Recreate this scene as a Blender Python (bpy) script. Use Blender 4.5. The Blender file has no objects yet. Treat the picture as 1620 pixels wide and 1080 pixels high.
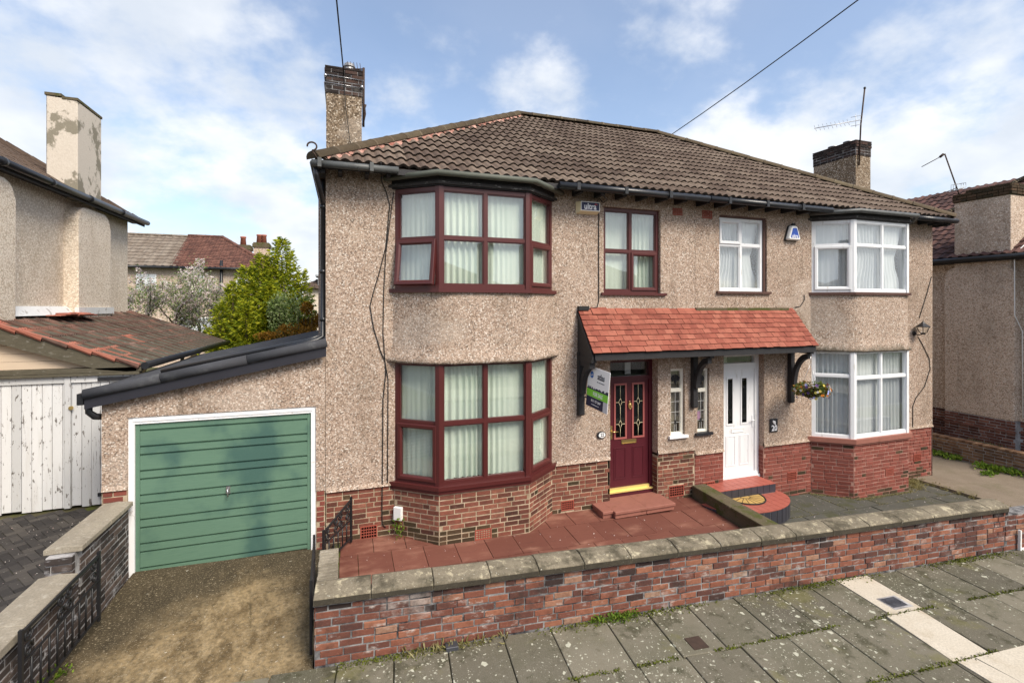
import bpy, bmesh, math, random
from mathutils import Vector, Matrix, noise
R = math.radians
rnd = random.Random(7)
scene = bpy.context.scene
C = scene.collection

# ---------------------------------------------------------------- camera
CAM = Vector((0.0, 0.0, 3.40))
PSI = math.atan2(266, 770)
cd = bpy.data.cameras.new('camera')
cam = bpy.data.objects.new('camera', cd); C.objects.link(cam)
cam.location = CAM
cam.rotation_euler = (R(90), 0, -PSI)
cd.sensor_width = 36.0
cd.lens = 770 / 1620 * 36.0
cd.shift_y = -54 / 1620
cd.clip_start = 0.05
cd.clip_end = 2000
scene.camera = cam

# ---------------------------------------------------------------- sky
world = bpy.data.worlds.new('World'); scene.world = world
world.use_nodes = True
SUN_EL, SUN_AZ = 46.0, 153.0          # azimuth measured clockwise from +Y: veiled sun behind the camera, a little to the right
def build_world():
    nt = world.node_tree; nt.nodes.clear()
    A = nt.nodes.new; L = nt.links.new
    out = A('ShaderNodeOutputWorld')
    sky = A('ShaderNodeTexSky'); sky.sky_type = 'NISHITA'; sky.sun_disc = False
    sky.sun_elevation = R(SUN_EL); sky.sun_rotation = R(SUN_AZ)
    sky.air_density = 1.0; sky.dust_density = 1.6; sky.ozone_density = 1.4
    bg1 = A('ShaderNodeBackground'); bg1.inputs[1].default_value = 0.125
    L(sky.outputs[0], bg1.inputs[0])
    bg2 = A('ShaderNodeBackground'); bg2.inputs[1].default_value = 1.0
    tc = A('ShaderNodeTexCoord')
    sep = A('ShaderNodeSeparateXYZ'); L(tc.outputs['Generated'], sep.inputs[0])
    zz = A('ShaderNodeMath'); zz.operation = 'MAXIMUM'; L(sep.outputs[2], zz.inputs[0]); zz.inputs[1].default_value = 0.0
    za = A('ShaderNodeMath'); za.operation = 'ADD'; L(zz.outputs[0], za.inputs[0]); za.inputs[1].default_value = 0.42
    dx = A('ShaderNodeMath'); dx.operation = 'DIVIDE'; L(sep.outputs[0], dx.inputs[0]); L(za.outputs[0], dx.inputs[1])
    dy = A('ShaderNodeMath'); dy.operation = 'DIVIDE'; L(sep.outputs[1], dy.inputs[0]); L(za.outputs[0], dy.inputs[1])
    cmb = A('ShaderNodeCombineXYZ'); L(dx.outputs[0], cmb.inputs[0]); L(dy.outputs[0], cmb.inputs[1]); cmb.inputs[2].default_value = 11.1
    n1 = A('ShaderNodeTexNoise'); n1.inputs['Scale'].default_value = 2.1; n1.inputs['Detail'].default_value = 8
    n1.inputs['Roughness'].default_value = 0.54; n1.inputs['Distortion'].default_value = 0.0
    L(cmb.outputs[0], n1.inputs['Vector'])
    # more cover towards the horizon, everywhere round the compass
    hz = A('ShaderNodeMapRange'); L(sep.outputs[2], hz.inputs[0])
    hz.inputs[1].default_value = 0.0; hz.inputs[2].default_value = 0.55; hz.inputs[3].default_value = 0.16; hz.inputs[4].default_value = -0.035
    ad = A('ShaderNodeMath'); ad.operation = 'ADD'; L(n1.outputs[0], ad.inputs[0]); L(hz.outputs[0], ad.inputs[1])
    rp = A('ShaderNodeMapRange'); rp.interpolation_type = 'SMOOTHSTEP'; L(ad.outputs[0], rp.inputs[0])
    rp.inputs[1].default_value = 0.455; rp.inputs[2].default_value = 0.60; rp.inputs[3].default_value = 0.13; rp.inputs[4].default_value = 0.93
    n2 = A('ShaderNodeTexNoise'); n2.inputs['Scale'].default_value = 3.2; n2.inputs['Detail'].default_value = 6
    L(cmb.outputs[0], n2.inputs['Vector'])
    cr = A('ShaderNodeValToRGB'); L(n2.outputs[0], cr.inputs[0])
    cr.color_ramp.elements[0].position = 0.36; cr.color_ramp.elements[0].color = (0.44, 0.475, 0.525, 1)
    cr.color_ramp.elements[1].position = 0.62; cr.color_ramp.elements[1].color = (0.625, 0.63, 0.64, 1)
    L(cr.outputs[0], bg2.inputs[0])
    mx = A('ShaderNodeMixShader'); L(rp.outputs[0], mx.inputs[0]); L(bg1.outputs[0], mx.inputs[1]); L(bg2.outputs[0], mx.inputs[2])
    L(mx.outputs[0], out.inputs[0])
build_world()

# ---------------------------------------------------------------- sun
sl = bpy.data.lights.new('sun', 'SUN'); sl.energy = 2.5; sl.angle = R(26); sl.color = (1.0, 0.91, 0.77)
sun = bpy.data.objects.new('sun', sl); C.objects.link(sun)
_d = Vector((math.sin(R(SUN_AZ)) * math.cos(R(SUN_EL)), math.cos(R(SUN_AZ)) * math.cos(R(SUN_EL)), math.sin(R(SUN_EL))))
sun.rotation_euler = _d.to_track_quat('Z', 'Y').to_euler()
sun.location = (-10, -20, 30)

vs = scene.view_settings
scene.display_settings.display_device = 'sRGB'
vs.view_transform = 'Standard'; vs.look = 'None'; vs.gamma = 1.0; vs.use_curve_mapping = False
vs.exposure = 0.86
scene.cycles.max_bounces = 8
scene.cycles.transparent_max_bounces = 12

# ================================================================ materials
class NT:
    def __init__(s, name, rough=0.85, spec=0.3, metallic=0.0):
        s.m = bpy.data.materials.new(name); s.m.use_nodes = True
        s.nt = s.m.node_tree; s.b = s.nt.nodes['Principled BSDF']
        s.b.inputs['Roughness'].default_value = rough
        s.b.inputs['Specular IOR Level'].default_value = spec
        s.b.inputs['Metallic'].default_value = metallic
        s._pos = None
    def n(s, t, **kw):
        x = s.nt.nodes.new('ShaderNode' + t)
        for k, v in kw.items(): setattr(x, k, v)
        return x
    def l(s, a, b): s.nt.links.new(a, b)
    def pos(s, sc=(1, 1, 1)):
        if s._pos is None: s._pos = s.n('NewGeometry')
        mp = s.n('Mapping'); mp.inputs['Scale'].default_value = sc
        s.l(s._pos.outputs['Position'], mp.inputs[0]); return mp.outputs[0]
    def noise(s, scale, detail=4, rough=.55, sc=(1, 1, 1), dist=0):
        t = s.n('TexNoise'); t.inputs['Scale'].default_value = scale; t.inputs['Detail'].default_value = detail
        t.inputs['Roughness'].default_value = rough; t.inputs['Distortion'].default_value = dist
        s.l(s.pos(sc), t.inputs['Vector']); return t.outputs[0]
    def vor(s, scale, feature='F1', sc=(1, 1, 1), rand=1.0):
        t = s.n('TexVoronoi'); t.feature = feature; t.inputs['Scale'].default_value = scale
        t.inputs['Randomness'].default_value = rand
        s.l(s.pos(sc), t.inputs['Vector']); return t
    def rng(s, x, a, b, c=0., d=1., smooth=True):
        t = s.n('MapRange'); t.interpolation_type = 'SMOOTHSTEP' if smooth else 'LINEAR'
        s.l(x, t.inputs[0])
        for i, v in enumerate((a, b, c, d)): t.inputs[1 + i].default_value = v
        return t.outputs[0]
    def math(s, op, a, b):
        t = s.n('Math'); t.operation = op
        for i, v in enumerate((a, b)):
            if isinstance(v, (int, float)): t.inputs[i].default_value = v
            else: s.l(v, t.inputs[i])
        return t.outputs[0]
    def mix(s, f, a, b, mode='MIX'):
        t = s.n('Mix'); t.data_type = 'RGBA'; t.blend_type = mode
        for i, v in ((0, f), (6, a), (7, b)):
            if isinstance(v, (int, float)): t.inputs[i].default_value = v
            elif isinstance(v, tuple): t.inputs[i].default_value = (*v[:3], 1)
            else: s.l(v, t.inputs[i])
        return t.outputs[2]
    def ramp(s, x, stops, const=False):
        t = s.n('ValToRGB'); s.l(x, t.inputs[0]); r = t.color_ramp
        if const: r.interpolation = 'CONSTANT'
        while len(r.elements) < len(stops): r.elements.new(1.0)
        for e, (p, c) in zip(r.elements, stops): e.position = p; e.color = (*c[:3], 1)
        return t.outputs[0]
    def tone(s, k=1.0):
        oi = s.n('ObjectInfo'); g = s.n('NewGeometry')
        a = s.math('ADD', oi.outputs['Random'], g.outputs['Random Per Island'])
        return s.math('FRACT', a, 0)
    def bump(s, h, strength=.4, dist=.01):
        t = s.n('Bump'); t.inputs['Strength'].default_value = strength; t.inputs['Distance'].default_value = dist
        s.l(h, t.inputs['Height']); s.l(t.outputs[0], s.b.inputs['Normal'])
    def col(s, x):
        if isinstance(x, tuple): s.b.inputs['Base Color'].default_value = (*x[:3], 1)
        else: s.l(x, s.b.inputs['Base Color'])
    def rough(s, x): s.l(x, s.b.inputs['Roughness'])

def plain(name, col, rough=.6, var=.12, scale=6, spec=.4, bump=0., bscale=40, metallic=0., dirt=None, dsc=(1, 1, 1)):
    k = NT(name, rough, spec, metallic)
    d = tuple(c * (1 - var) for c in col); u = tuple(min(1, c * (1 + var)) for c in col)
    c = k.mix(k.noise(scale, 5, .6, dsc), d, u)
    if dirt: c = k.mix(k.rng(k.noise(dirt[1], 6, .65, dsc), dirt[2], dirt[3]), c, dirt[0])
    k.col(c)
    if bump: k.bump(k.noise(bscale, 4), bump, .005)
    return k.m

def pebble_mat(name, stops, scale=52, bump=.32, stain=(.16, .12, .085), grime=.5, warm=None, edge=None):
    k = NT(name, .92, .2)
    v = k.vor(scale); sp = k.n('SeparateColor'); k.l(v.outputs['Color'], sp.inputs[0])
    c = k.ramp(sp.outputs[0], stops, True)
    v2 = k.vor(scale * .5); sp2 = k.n('SeparateColor'); k.l(v2.outputs['Color'], sp2.inputs[0])
    c = k.mix(.12, c, k.ramp(sp2.outputs[1], stops, True))
    # crevices between the chippings
    c = k.mix(k.rng(v.outputs['Distance'], .36, .72, 0, .50), c, stain)
    c = k.mix(.10, c, k.mix(k.noise(5, 4), stops[2][1], stops[-2][1]))
    c = k.mix(k.rng(k.noise(.9, 6, .6, (1, 1, .55)), .46, .75, 0, grime), c, stain)
    c = k.mix(k.rng(k.noise(3.2, 6, .65, (1.6, 1.6, .18)), .57, .78, 0, grime * .8), c, tuple(x * .8 for x in stain))
    c = k.mix(k.rng(k.noise(1.6, 3), .5, .8, 0, .25), c, warm or (.52, .43, .34))
    # rain streaks: narrow and long, of uneven strength
    c = k.mix(k.rng(k.noise(1.0, 5, .6, (7, 7, .22)), .60, .80, 0, grime * .9), c, tuple(x * .7 for x in stain))
    # paler patched areas
    c = k.mix(k.rng(k.noise(.7, 2, .4, (1, 1, 1.6)), .60, .64, 0, .16), c, (.66, .58, .50))
    if edge:                                       # algae along a drip edge
        sx = k.n('SeparateXYZ'); k.l(k.pos(), sx.inputs[0])
        e = k.rng(k.math('ADD', sx.outputs[2], k.math('MULTIPLY', k.noise(6, 6, .7, (1, 1, .5)), .42)), edge + .16, edge + .36, .85, 0)
        c = k.mix(e, c, (.085, .075, .052))
    k.col(c); k.bump(v.outputs['Distance'], bump, .006)
    return k.m

PEB = [(0, (.090, .058, .040)), (.09, (.245, .163, .114)), (.26, (.385, .272, .202)), (.48, (.495, .374, .294)), (.75, (.58, .466, .380)), (.88, (.77, .70, .62)), (.968, (.21, .182, .165))]
PEB2 = [(0, (.085, .054, .037)), (.11, (.23, .150, .105)), (.31, (.37, .258, .19)), (.56, (.475, .354, .276)), (.79, (.56, .445, .36)), (.91, (.75, .675, .595)), (.974, (.20, .172, .155))]
PEBN = [(0, (.52, .425, .325)), (.12, (.64, .54, .43)), (.35, (.72, .635, .525)), (.65, (.78, .70, .595)), (.9, (.84, .775, .68))]
M = {}
M['pebble'] = pebble_mat('pebbledash', PEB, 60)
M['pebble_pink'] = pebble_mat('pebbledash_pinker', PEB2, 60)
M['pebble_apron'] = pebble_mat('pebbledash_algae_edge', PEB, 60, edge=2.50)
M['pebble_chimney'] = pebble_mat('pebbledash_coarse', [(0, (.045, .03, .018)), (.2, (.13, .092, .055)), (.42, (.22, .16, .105)), (.68, (.32, .25, .18)), (.88, (.62, .55, .45))], 44, .6)
M['pebble_right'] = pebble_mat('pebbledash_right', [(0, (.28, .195, .135)), (.12, (.48, .36, .27)), (.4, (.63, .50, .40)), (.7, (.72, .60, .49)), (.92, (.82, .74, .64))], 40, .5, (.17, .13, .095), .5)
M['render_cream'] = pebble_mat('cream_render', PEBN, 40, .3, (.30, .225, .15), .45, (.70, .64, .54))

def chim_cream():
    k = NT('cream_chimney_render', .92, .2)
    c = k.mix(k.noise(30, 5, .7), (.48, .415, .335), (.70, .645, .565))
    n = k.noise(1.9, 7, .66, (1, 1, .8))
    c = k.mix(k.rng(n, .52, .58, 0, .8), c, (.16, .145, .10))
    c = k.mix(k.rng(k.noise(7, 6, .7), .62, .70, 0, .85), c, (.10, .07, .05))
    k.col(c); k.bump(k.noise(40, 5), .6, .01); return k.m
M['cream_chimney'] = chim_cream()

def brick_mat(name, stops, chalk=.0, chalkcol=(.5, .47, .44), dark=.35, flush=None, soot=(.03, .026, .024)):
    k = NT(name, .9, .2)
    c = k.ramp(k.tone(), stops)
    c = k.mix(k.rng(k.noise(14, 5, .65), .35, .75, 0, .55), c, tuple(x * .55 for x in stops[len(stops)//2][1]))
    c = k.mix(k.rng(k.noise(45, 4, .7), .55, .8, 0, .35), c, tuple(min(1, x * 1.5) for x in stops[-1][1]))
    if chalk: c = k.mix(k.rng(k.noise(5.5, 7, .7, (1, 1, 2.2)), .56, .72, 0, chalk), c, chalkcol)
    if chalk: c = k.mix(k.rng(k.noise(1.7, 7, .68, (1, 1, 1.8)), .55, .70, 0, chalk * .75), c, chalkcol)
    if dark: c = k.mix(k.rng(k.noise(2.1, 7, .68), .50, .70, 0, dark), c, soot)
    if flush: c = k.mix(k.rng(k.noise(2.6, 4), .35, .7, flush[1] * .6, flush[1]), c, flush[0])
    k.col(c); k.bump(k.noise(60, 6, .75), .9, .006)
    return k.m
M['brick_house'] = brick_mat('house_brick', [(0, (.06, .03, .022)), (.2, (.125, .048, .034)), (.5, (.19, .066, .046)), (.8, (.235, .085, .056)), (1, (.28, .12, .08))], .12, (.36, .30, .24))
M['brick_painted'] = brick_mat('red_washed_brick', [(0, (.13, .038, .030)), (.4, (.20, .058, .043)), (.8, (.25, .075, .055)), (1, (.29, .10, .08))], .2, (.36, .25, .21), .45, ((.23, .07, .052), .45), (.06, .03, .025))
M['brick_wall'] = brick_mat('garden_wall_brick', [(0, (.075, .038, .034)), (.18, (.13, .054, .042)), (.45, (.19, .072, .050)), (.72, (.25, .096, .060)), (.92, (.31, .135, .083)), (1, (.33, .21, .145))], .8, (.47, .43, .40), .85)
M['brick_black'] = brick_mat('soot_blackened_brick', [(0, (.035, .025, .024)), (.5, (.07, .040, .034)), (1, (.14, .06, .045))], .5, (.34, .31, .30), .5)
M['brick_damp'] = brick_mat('damp_dark_brick', [(0, (.035, .024, .018)), (.5, (.075, .042, .028)), (1, (.13, .07, .045))], .1, (.30, .26, .20), .5, ((.045, .045, .016), .4))
M['brick_sooty'] = brick_mat('sooty_brick', [(0, (.03, .026, .025)), (.5, (.07, .055, .05)), (1, (.13, .095, .08))], .9, (.50, .50, .52), .15)
M['brick_chimney'] = brick_mat('chimney_brick', [(0, (.018, .014, .013)), (.5, (.035, .026, .024)), (1, (.085, .05, .04))], .25, (.22, .21, .19), .4)
M['brick_right'] = brick_mat('right_house_brick', [(0, (.08, .035, .028)), (.5, (.16, .065, .048)), (1, (.25, .12, .085))], .15, (.30, .25, .19), .4)
M['brick_yellow'] = brick_mat('low_wall_brick', [(0, (.14, .075, .045)), (.5, (.27, .155, .09)), (1, (.36, .23, .14))], .2, (.42, .36, .27), .5)

def mortar(name, c0, c1):
    k = NT(name, .95, .15); k.col(k.mix(k.rng(k.noise(4.5, 8, .72), .30, .70), c0, c1)); k.bump(k.noise(160, 4), .5, .003); return k.m
M['mortar_light'] = mortar('light_mortar', (.25, .185, .12), (.53, .43, .31))
M['mortar_red'] = mortar('reddened_mortar', (.24, .10, .075), (.42, .25, .20))
M['mortar_dark'] = mortar('dark_mortar', (.02, .02, .025), (.36, .35, .345))
M['mortar_grey'] = mortar('grey_mortar', (.16, .15, .15), (.52, .51, .51))

def tile_mat(name, stops, lichen=.2, lcol=(.42, .40, .34), mott=.45):
    k = NT(name, .85, .3)
    c = k.ramp(k.tone(), stops)
    c = k.mix(k.rng(k.noise(7, 6, .65), .4, .75, 0, mott), c, tuple(x * .5 for x in stops[0][1]))
    c = k.mix(k.rng(k.noise(1.3, 6, .6), .45, .75, 0, .45), c, stops[-1][1])
    if lichen: c = k.mix(k.rng(k.noise(11, 6, .75), .66, .73, 0, lichen), c, lcol)
    k.col(c); k.bump(k.noise(70, 5, .7), .5, .006); return k.m
M['roof_tile'] = tile_mat('brown_concrete_tile', [(0, (.098, .066, .048)), (.5, (.150, .107, .079)), (1, (.205, .155, .116))], .5, (.50, .47, .42))
M['tile_edge'] = plain('row_shadow_tile_edge', (.022, .017, .014), .95, .4, 20, .1)  # near-black tile fronts paint in the shadow line along each course
M['ridge_tile'] = tile_mat('ridge_tile', [(0, (.085, .065, .042)), (.5, (.12, .088, .055)), (1, (.15, .12, .075))], .5, (.30, .27, .17))
M['porch_tile'] = tile_mat('terracotta_tile', [(0, (.22, .060, .040)), (.5, (.285, .085, .056)), (1, (.345, .120, .080))], .35, (.42, .26, .20), .55)
M['porch_edge'] = plain('shadow_line_porch_edge', (.06, .022, .016), .9, .4, 20, .1)  # row shadow painted as a dark colour on the porch tile edges
M['carport_tile'] = tile_mat('dark_carport_tile', [(0, (.075, .045, .036)), (.4, (.11, .066, .052)), (.75, (.15, .088, .070)), (.88, (.21, .105, .08)), (1, (.22, .15, .125))], .5, (.28, .22, .19), .5)
M['carport_red'] = tile_mat('red_replacement_tile', [(0, (.30, .10, .07)), (1, (.42, .17, .12))], .1, (.5, .4, .35), .3)
M['right_tile'] = tile_mat('dark_red_tile', [(0, (.060, .032, .028)), (.5, (.095, .048, .040)), (1, (.14, .070, .056))], .2, (.25, .2, .16))
M['far_brown_tile'] = tile_mat('far_brown_tile', [(0, (.16, .125, .095)), (1, (.24, .20, .16))], .1)
M['far_red_tile'] = tile_mat('far_red_tile', [(0, (.095, .045, .034)), (.5, (.14, .062, .045)), (1, (.19, .09, .065))], .35, (.10, .075, .06), .7)
M['dark_tile'] = tile_mat('nearby_dark_tile', [(0, (.08, .055, .042)), (1, (.14, .10, .075))], .1)
M['pink_mortar'] = mortar('pink_bedding_mortar', (.26, .10, .075), (.52, .33, .27))

M['black'] = plain('black_paint', (.018, .018, .022), .45, .3, 12, .5, .2, 60)
M['black_wood'] = plain('black_timber', (.022, .021, .023), .6, .35, 14, .4, .5, 50)
M['felt'] = plain('roofing_felt', (.050, .052, .060), .85, .25, 3, .3, .6, 150, 0, ((.11, .115, .12), 4, .5, .75))
M['felt_edge'] = plain('dark_blue_fascia', (.020, .020, .028), .5, .25, 4, .5, .15, 30)
M['gutter_grey'] = plain('weathered_gutter', (.085, .09, .088), .5, .3, 6, .5, .2, 30, 0, ((.06, .062, .06), 5, .5, .7))
M['gutter_mossy'] = plain('mossy_gutter', (.085, .092, .072), .6, .25, 8, .4, .2, 40)
M['gutter_black'] = plain('black_gutter', (.016, .017, .02), .35, .2, 8, .5)
M['weathered_board'] = plain('weathered_dark_board', (.040, .036, .034), .75, .5, 8, .3, .5, 40, 0, ((.22, .21, .19), 9, .57, .66), (1, 1, 4))
M['lead'] = plain('lead', (.30, .31, .32), .5, .25, 5, .5, .2, 20)
M['lead_white'] = plain('white_flashing', (.62, .63, .63), .6, .15, 6, .4, .3, 20, 0, ((.25, .22, .2), 6, .55, .7))

def maroon(name, c0, c1):
    k = NT(name, .38, .5); k.col(k.mix(k.noise(9, 6, .6, (9, 9, .6)), c0, c1)); k.bump(k.noise(30, 4, .6, (9, 9, .5)), .12, .002); return k.m
M['maroon'] = maroon('maroon_frame', (.062, .012, .012), (.098, .021, .019))
M['maroon_door'] = maroon('maroon_door', (.060, .008, .014), (.095, .014, .022))
M['maroon_pink'] = plain('dusky_pink_moulding', (.34, .10, .09), .45, .1)
M['upvc'] = plain('white_upvc', (.77, .78, .79), .35, .05, 3, .5, 0, 40, 0, ((.52, .51, .47), 5, .56, .74), (3, 3, .6))
M['white_paint'] = plain('white_paint', (.80, .80, .81), .5, .06, 5, .4, .1, 30, 0, ((.55, .53, .5), 7, .62, .72))
M['cream_paint'] = plain('cream_paint', (.78, .75, .66), .5, .08, 8, .4)
M['brown_board'] = plain('brown_window_surround', (.085, .040, .030), .6, .25, 10)
M['gasket'] = plain('glazing_gasket', (.02, .02, .022), .6, .1)
M['gold'] = plain('brass', (.80, .60, .24), .28, .1, 8, .5, 0, 40, .9)
M['threshold'] = plain('gold_threshold', (.78, .62, .22), .35, .1, 8, .5, 0, 40, .35)
M['chrome'] = plain('steel', (.55, .56, .58), .3, .1, 8, .5, 0, 40, .9)

def glass_mat(name, strength=1.0, tint=(1, 1, 1)):
    k = NT(name); nt = k.nt; nt.nodes.remove(k.b)
    out = [n for n in nt.nodes if n.type == 'OUTPUT_MATERIAL'][0]
    tr = k.n('BsdfTransparent'); tr.inputs[0].default_value = (*tint, 1)
    gl = k.n('BsdfGlossy'); gl.inputs['Roughness'].default_value = 0.01; gl.inputs[0].default_value = (.95, .97, 1, 1)
    lw = k.n('LayerWeight'); lw.inputs['Blend'].default_value = .5
    bn = k.n('Bump'); bn.inputs['Strength'].default_value = .05; bn.inputs['Distance'].default_value = .004
    k.l(k.noise(2.6, 2), bn.inputs['Height']); k.l(bn.outputs[0], gl.inputs['Normal'])
    f = k.math('ADD', k.math('MULTIPLY', k.math('POWER', lw.outputs['Facing'], 4.0), .9), .048 * strength)
    f = k.math('MINIMUM', f, 1.0)
    mx = k.n('MixShader'); k.l(f, mx.inputs[0]); k.l(tr.outputs[0], mx.inputs[1]); k.l(gl.outputs[0], mx.inputs[2])
    k.l(mx.outputs[0], out.inputs[0]); return k.m
M['glass'] = glass_mat('window_glass', 2.3, (.99, 1, .99))
M['glass_dark'] = glass_mat('door_glass', 1.2, (.5, .52, .52))

def cloth(name, c0, c1):
    k = NT(name, .95, .1); k.col(k.mix(k.noise(2.5, 5, .6, (8, 8, .4)), c0, c1))
    k.b.inputs['Sheen Weight'].default_value = .1
    return k.m
M['curtain_mint'] = cloth('mint_curtain', (.46, .54, .46), (.74, .80, .72))
M['curtain_white'] = cloth('white_net_curtain', (.46, .48, .50), (.74, .755, .77))
M['dark_inside'] = plain('dark_interior', (.035, .033, .03), .9)
M['beige_inside'] = plain('beige_interior', (.30, .25, .19), .9, .2, 2)

def green_wood():
    k = NT('green_garage_paint', .5, .4)
    c = k.mix(k.noise(6, 6, .6, (.8, 1, 14)), (.085, .165, .115), (.135, .235, .165))
    c = k.mix(k.rng(k.noise(1.05, 4, .5, (1.2, 1, 1)), .50, .66, 0, .85), c, (.045, .105, .092))
    c = k.mix(k.rng(k.noise(22, 5, .7, (.25, 1, 2.5)), .64, .72, 0, .5), c, (.035, .07, .045))
    k.col(c); k.bump(k.noise(40, 5, .6, (.3, 1, 5)), .3, .004); return k.m
M['green'] = green_wood()

def white_plank():
    k = NT('peeling_white_paint', .7, .3)
    c = k.mix(k.tone(), (.50, .51, .52), (.68, .69, .70))
    c = k.mix(k.rng(k.noise(3, 6, .6, (4, 4, .5)), .5, .8, 0, .4), c, (.48, .46, .43))
    c = k.mix(k.rng(k.noise(17, 5, .7, (1, 1, .42)), .60, .635, 0, .92), c, (.10, .085, .075))
    c = k.mix(k.rng(k.noise(6.5, 6, .72, (2.5, 2.5, .22)), .60, .635, 0, .85), c, (.12, .10, .09))
    k.col(c); k.bump(k.noise(30, 5, .7, (2, 2, .4)), .5, .004); return k.m
M['plank'] = white_plank()
M['mossy_timber'] = plain('mossy_grey_timber', (.095, .085, .062), .9, .4, 8, .2, .7, 40, 0, ((.20, .19, .165), 9, .58, .68), (1, 1, 3))
M['beige_panel'] = plain('beige_board', (.58, .47, .36), .8, .08, 3)

def concrete(name, c0, c1, spots=.3, moss=None, sc=1.0, sandy=None):
    k = NT(name, .95, .15)
    c = k.mix(k.noise(2.2 * sc, 7, .65), c0, c1)
    c = k.mix(k.rng(k.noise(60, 3, .7), .3, .75, 0, .4), c, tuple(x * .45 for x in c0))
    if sandy: c = k.mix(k.rng(k.noise(sandy[1], 8, .72), sandy[2], sandy[3], 0, sandy[4]), c, sandy[0])
    if moss: c = k.mix(k.rng(k.noise(moss[1], 7, .68), moss[2], moss[3], 0, moss[4]), c, moss[0])
    if spots: c = k.mix(k.rng(k.noise(38, 3, .6), .67, .71, 0, spots), c, (.62, .60, .52))
    k.col(c); k.bump(k.noise(75, 5, .7), .5, .006); return k.m
def drive_mat():
    k = NT('driveway_concrete', .95, .12)
    c = k.mix(k.rng(k.noise(2.4, 9, .74, (1.2, .7, 1)), .36, .64), (.125, .088, .045), (.34, .25, .135))
    c = k.mix(k.rng(k.noise(5.5, 9, .75, (1.3, .6, 1)), .46, .64, 0, .75), c, (.42, .32, .185))           # worn, sandy patches
    s2 = k.n('SeparateXYZ'); k.l(k.pos(), s2.inputs[0])                                                   # darker away from the middle of the drive, broken up by noise
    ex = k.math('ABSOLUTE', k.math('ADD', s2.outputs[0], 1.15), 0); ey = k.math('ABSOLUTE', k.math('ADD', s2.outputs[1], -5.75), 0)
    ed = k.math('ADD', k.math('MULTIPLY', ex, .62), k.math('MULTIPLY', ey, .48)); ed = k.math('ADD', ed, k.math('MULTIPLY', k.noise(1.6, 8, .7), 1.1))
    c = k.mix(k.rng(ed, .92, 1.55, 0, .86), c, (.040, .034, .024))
    c = k.mix(k.rng(k.noise(24, 8, .8), .44, .62, 0, .7), c, (.05, .038, .022))
    c = k.mix(k.rng(k.noise(48, 4, .8), .55, .66, 0, .7), c, (.50, .42, .29))                           # exposed aggregate
    c = k.mix(k.rng(k.noise(13, 3, .6), .70, .735, 0, .8), c, (.62, .58, .48))
    cr = k.vor(.55, 'DISTANCE_TO_EDGE', (1, .6, 1)); wob = k.math('ADD', cr.outputs['Distance'], k.math('MULTIPLY', k.noise(9, 4), .03))
    c = k.mix(k.math('MULTIPLY', k.rng(wob, .012, .022, .6, 0), k.rng(k.noise(.8, 2), .5, .6)), c, (.03, .026, .016))
    k.col(c); k.bump(k.noise(80, 6, .75), .8, .007); return k.m
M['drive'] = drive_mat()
M['drive_right'] = concrete('right_driveway_concrete', (.17, .135, .10), (.30, .245, .185), .3, ((.12, .11, .06), 1.3, .5, .7, .5))
M['coping'] = concrete('coping_stone', (.145, .122, .088), (.30, .26, .19), .6, ((.05, .044, .030), 2.6, .46, .64, .8), 2, ((.52, .46, .32), 10, .52, .66, .75))
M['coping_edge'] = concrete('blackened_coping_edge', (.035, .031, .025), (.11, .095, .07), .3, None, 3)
M['coping_grey'] = concrete('grey_coping', (.24, .21, .165), (.40, .355, .28), .5, ((.10, .085, .06), 1.6, .52, .7, .6), 2, ((.5, .47, .4), 18, .5, .72, .5))
M['mossy_stone'] = concrete('mossy_concrete', (.085, .070, .042), (.17, .14, .09), .3, ((.065, .075, .018), 3.5, .48, .62, .85), 2)
M['road'] = concrete('asphalt', (.04, .04, .042), (.06, .06, .062), .1)
M['kerb'] = concrete('kerb_stone', (.2, .195, .18), (.3, .29, .27), .2)
M['earth'] = concrete('garden_ground', (.06, .055, .03), (.11, .10, .06), 0, ((.05, .08, .02), .5, .4, .6, .8))
M['grey_flag'] = concrete('damp_grey_flag', (.060, .060, .052), (.135, .13, .108), .15, ((.06, .062, .026), 2.2, .48, .64, .75), 1.5, ((.20, .19, .15), 5, .55, .72, .5))
M['path_base'] = concrete('joint_dirt', (.06, .052, .032), (.12, .11, .06), .1, ((.10, .12, .025), 3, .48, .6, .9))
M['cement_white'] = concrete('pale_cement', (.50, .44, .345), (.68, .62, .52), 0, ((.36, .285, .19), 2.4, .48, .72, .6))

def red_flag():
    k = NT('red_flagstone', .62, .4)
    c = k.mix(k.tone(), (.125, .043, .030), (.175, .066, .046))
    c = k.mix(k.rng(k.noise(1.7, 5, .6, (.7, 1.6, 1)), .48, .72, 0, .8), c, (.33, .165, .115))
    c = k.mix(k.rng(k.noise(9, 7, .7, (.5, 1.5, 1)), .5, .75, 0, .4), c, (.08, .030, .022))
    c = k.mix(k.rng(k.noise(42, 3, .6), .70, .73, 0, .5), c, (.5, .42, .35))
    k.col(c); k.bump(k.noise(25, 5, .7), .3, .005); return k.m
M['red_flag'] = red_flag()
M['red_step'] = plain('pink_red_step', (.28, .115, .085), .7, .2, 7, .3, .3, 60, 0, ((.22, .09, .06), 5, .55, .72))
M['red_quarry'] = plain('red_quarry_tile', (.36, .10, .072), .5, .2, 6, .45, .15, 60, 0, ((.20, .06, .045), 6, .6, .7))
M['black_tile'] = plain('dark_blue_grey_tile', (.040, .040, .052), .35, .25, 9, .5)
M['grout'] = plain('pale_grout', (.36, .33, .31), .9, .2, 8)

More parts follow.
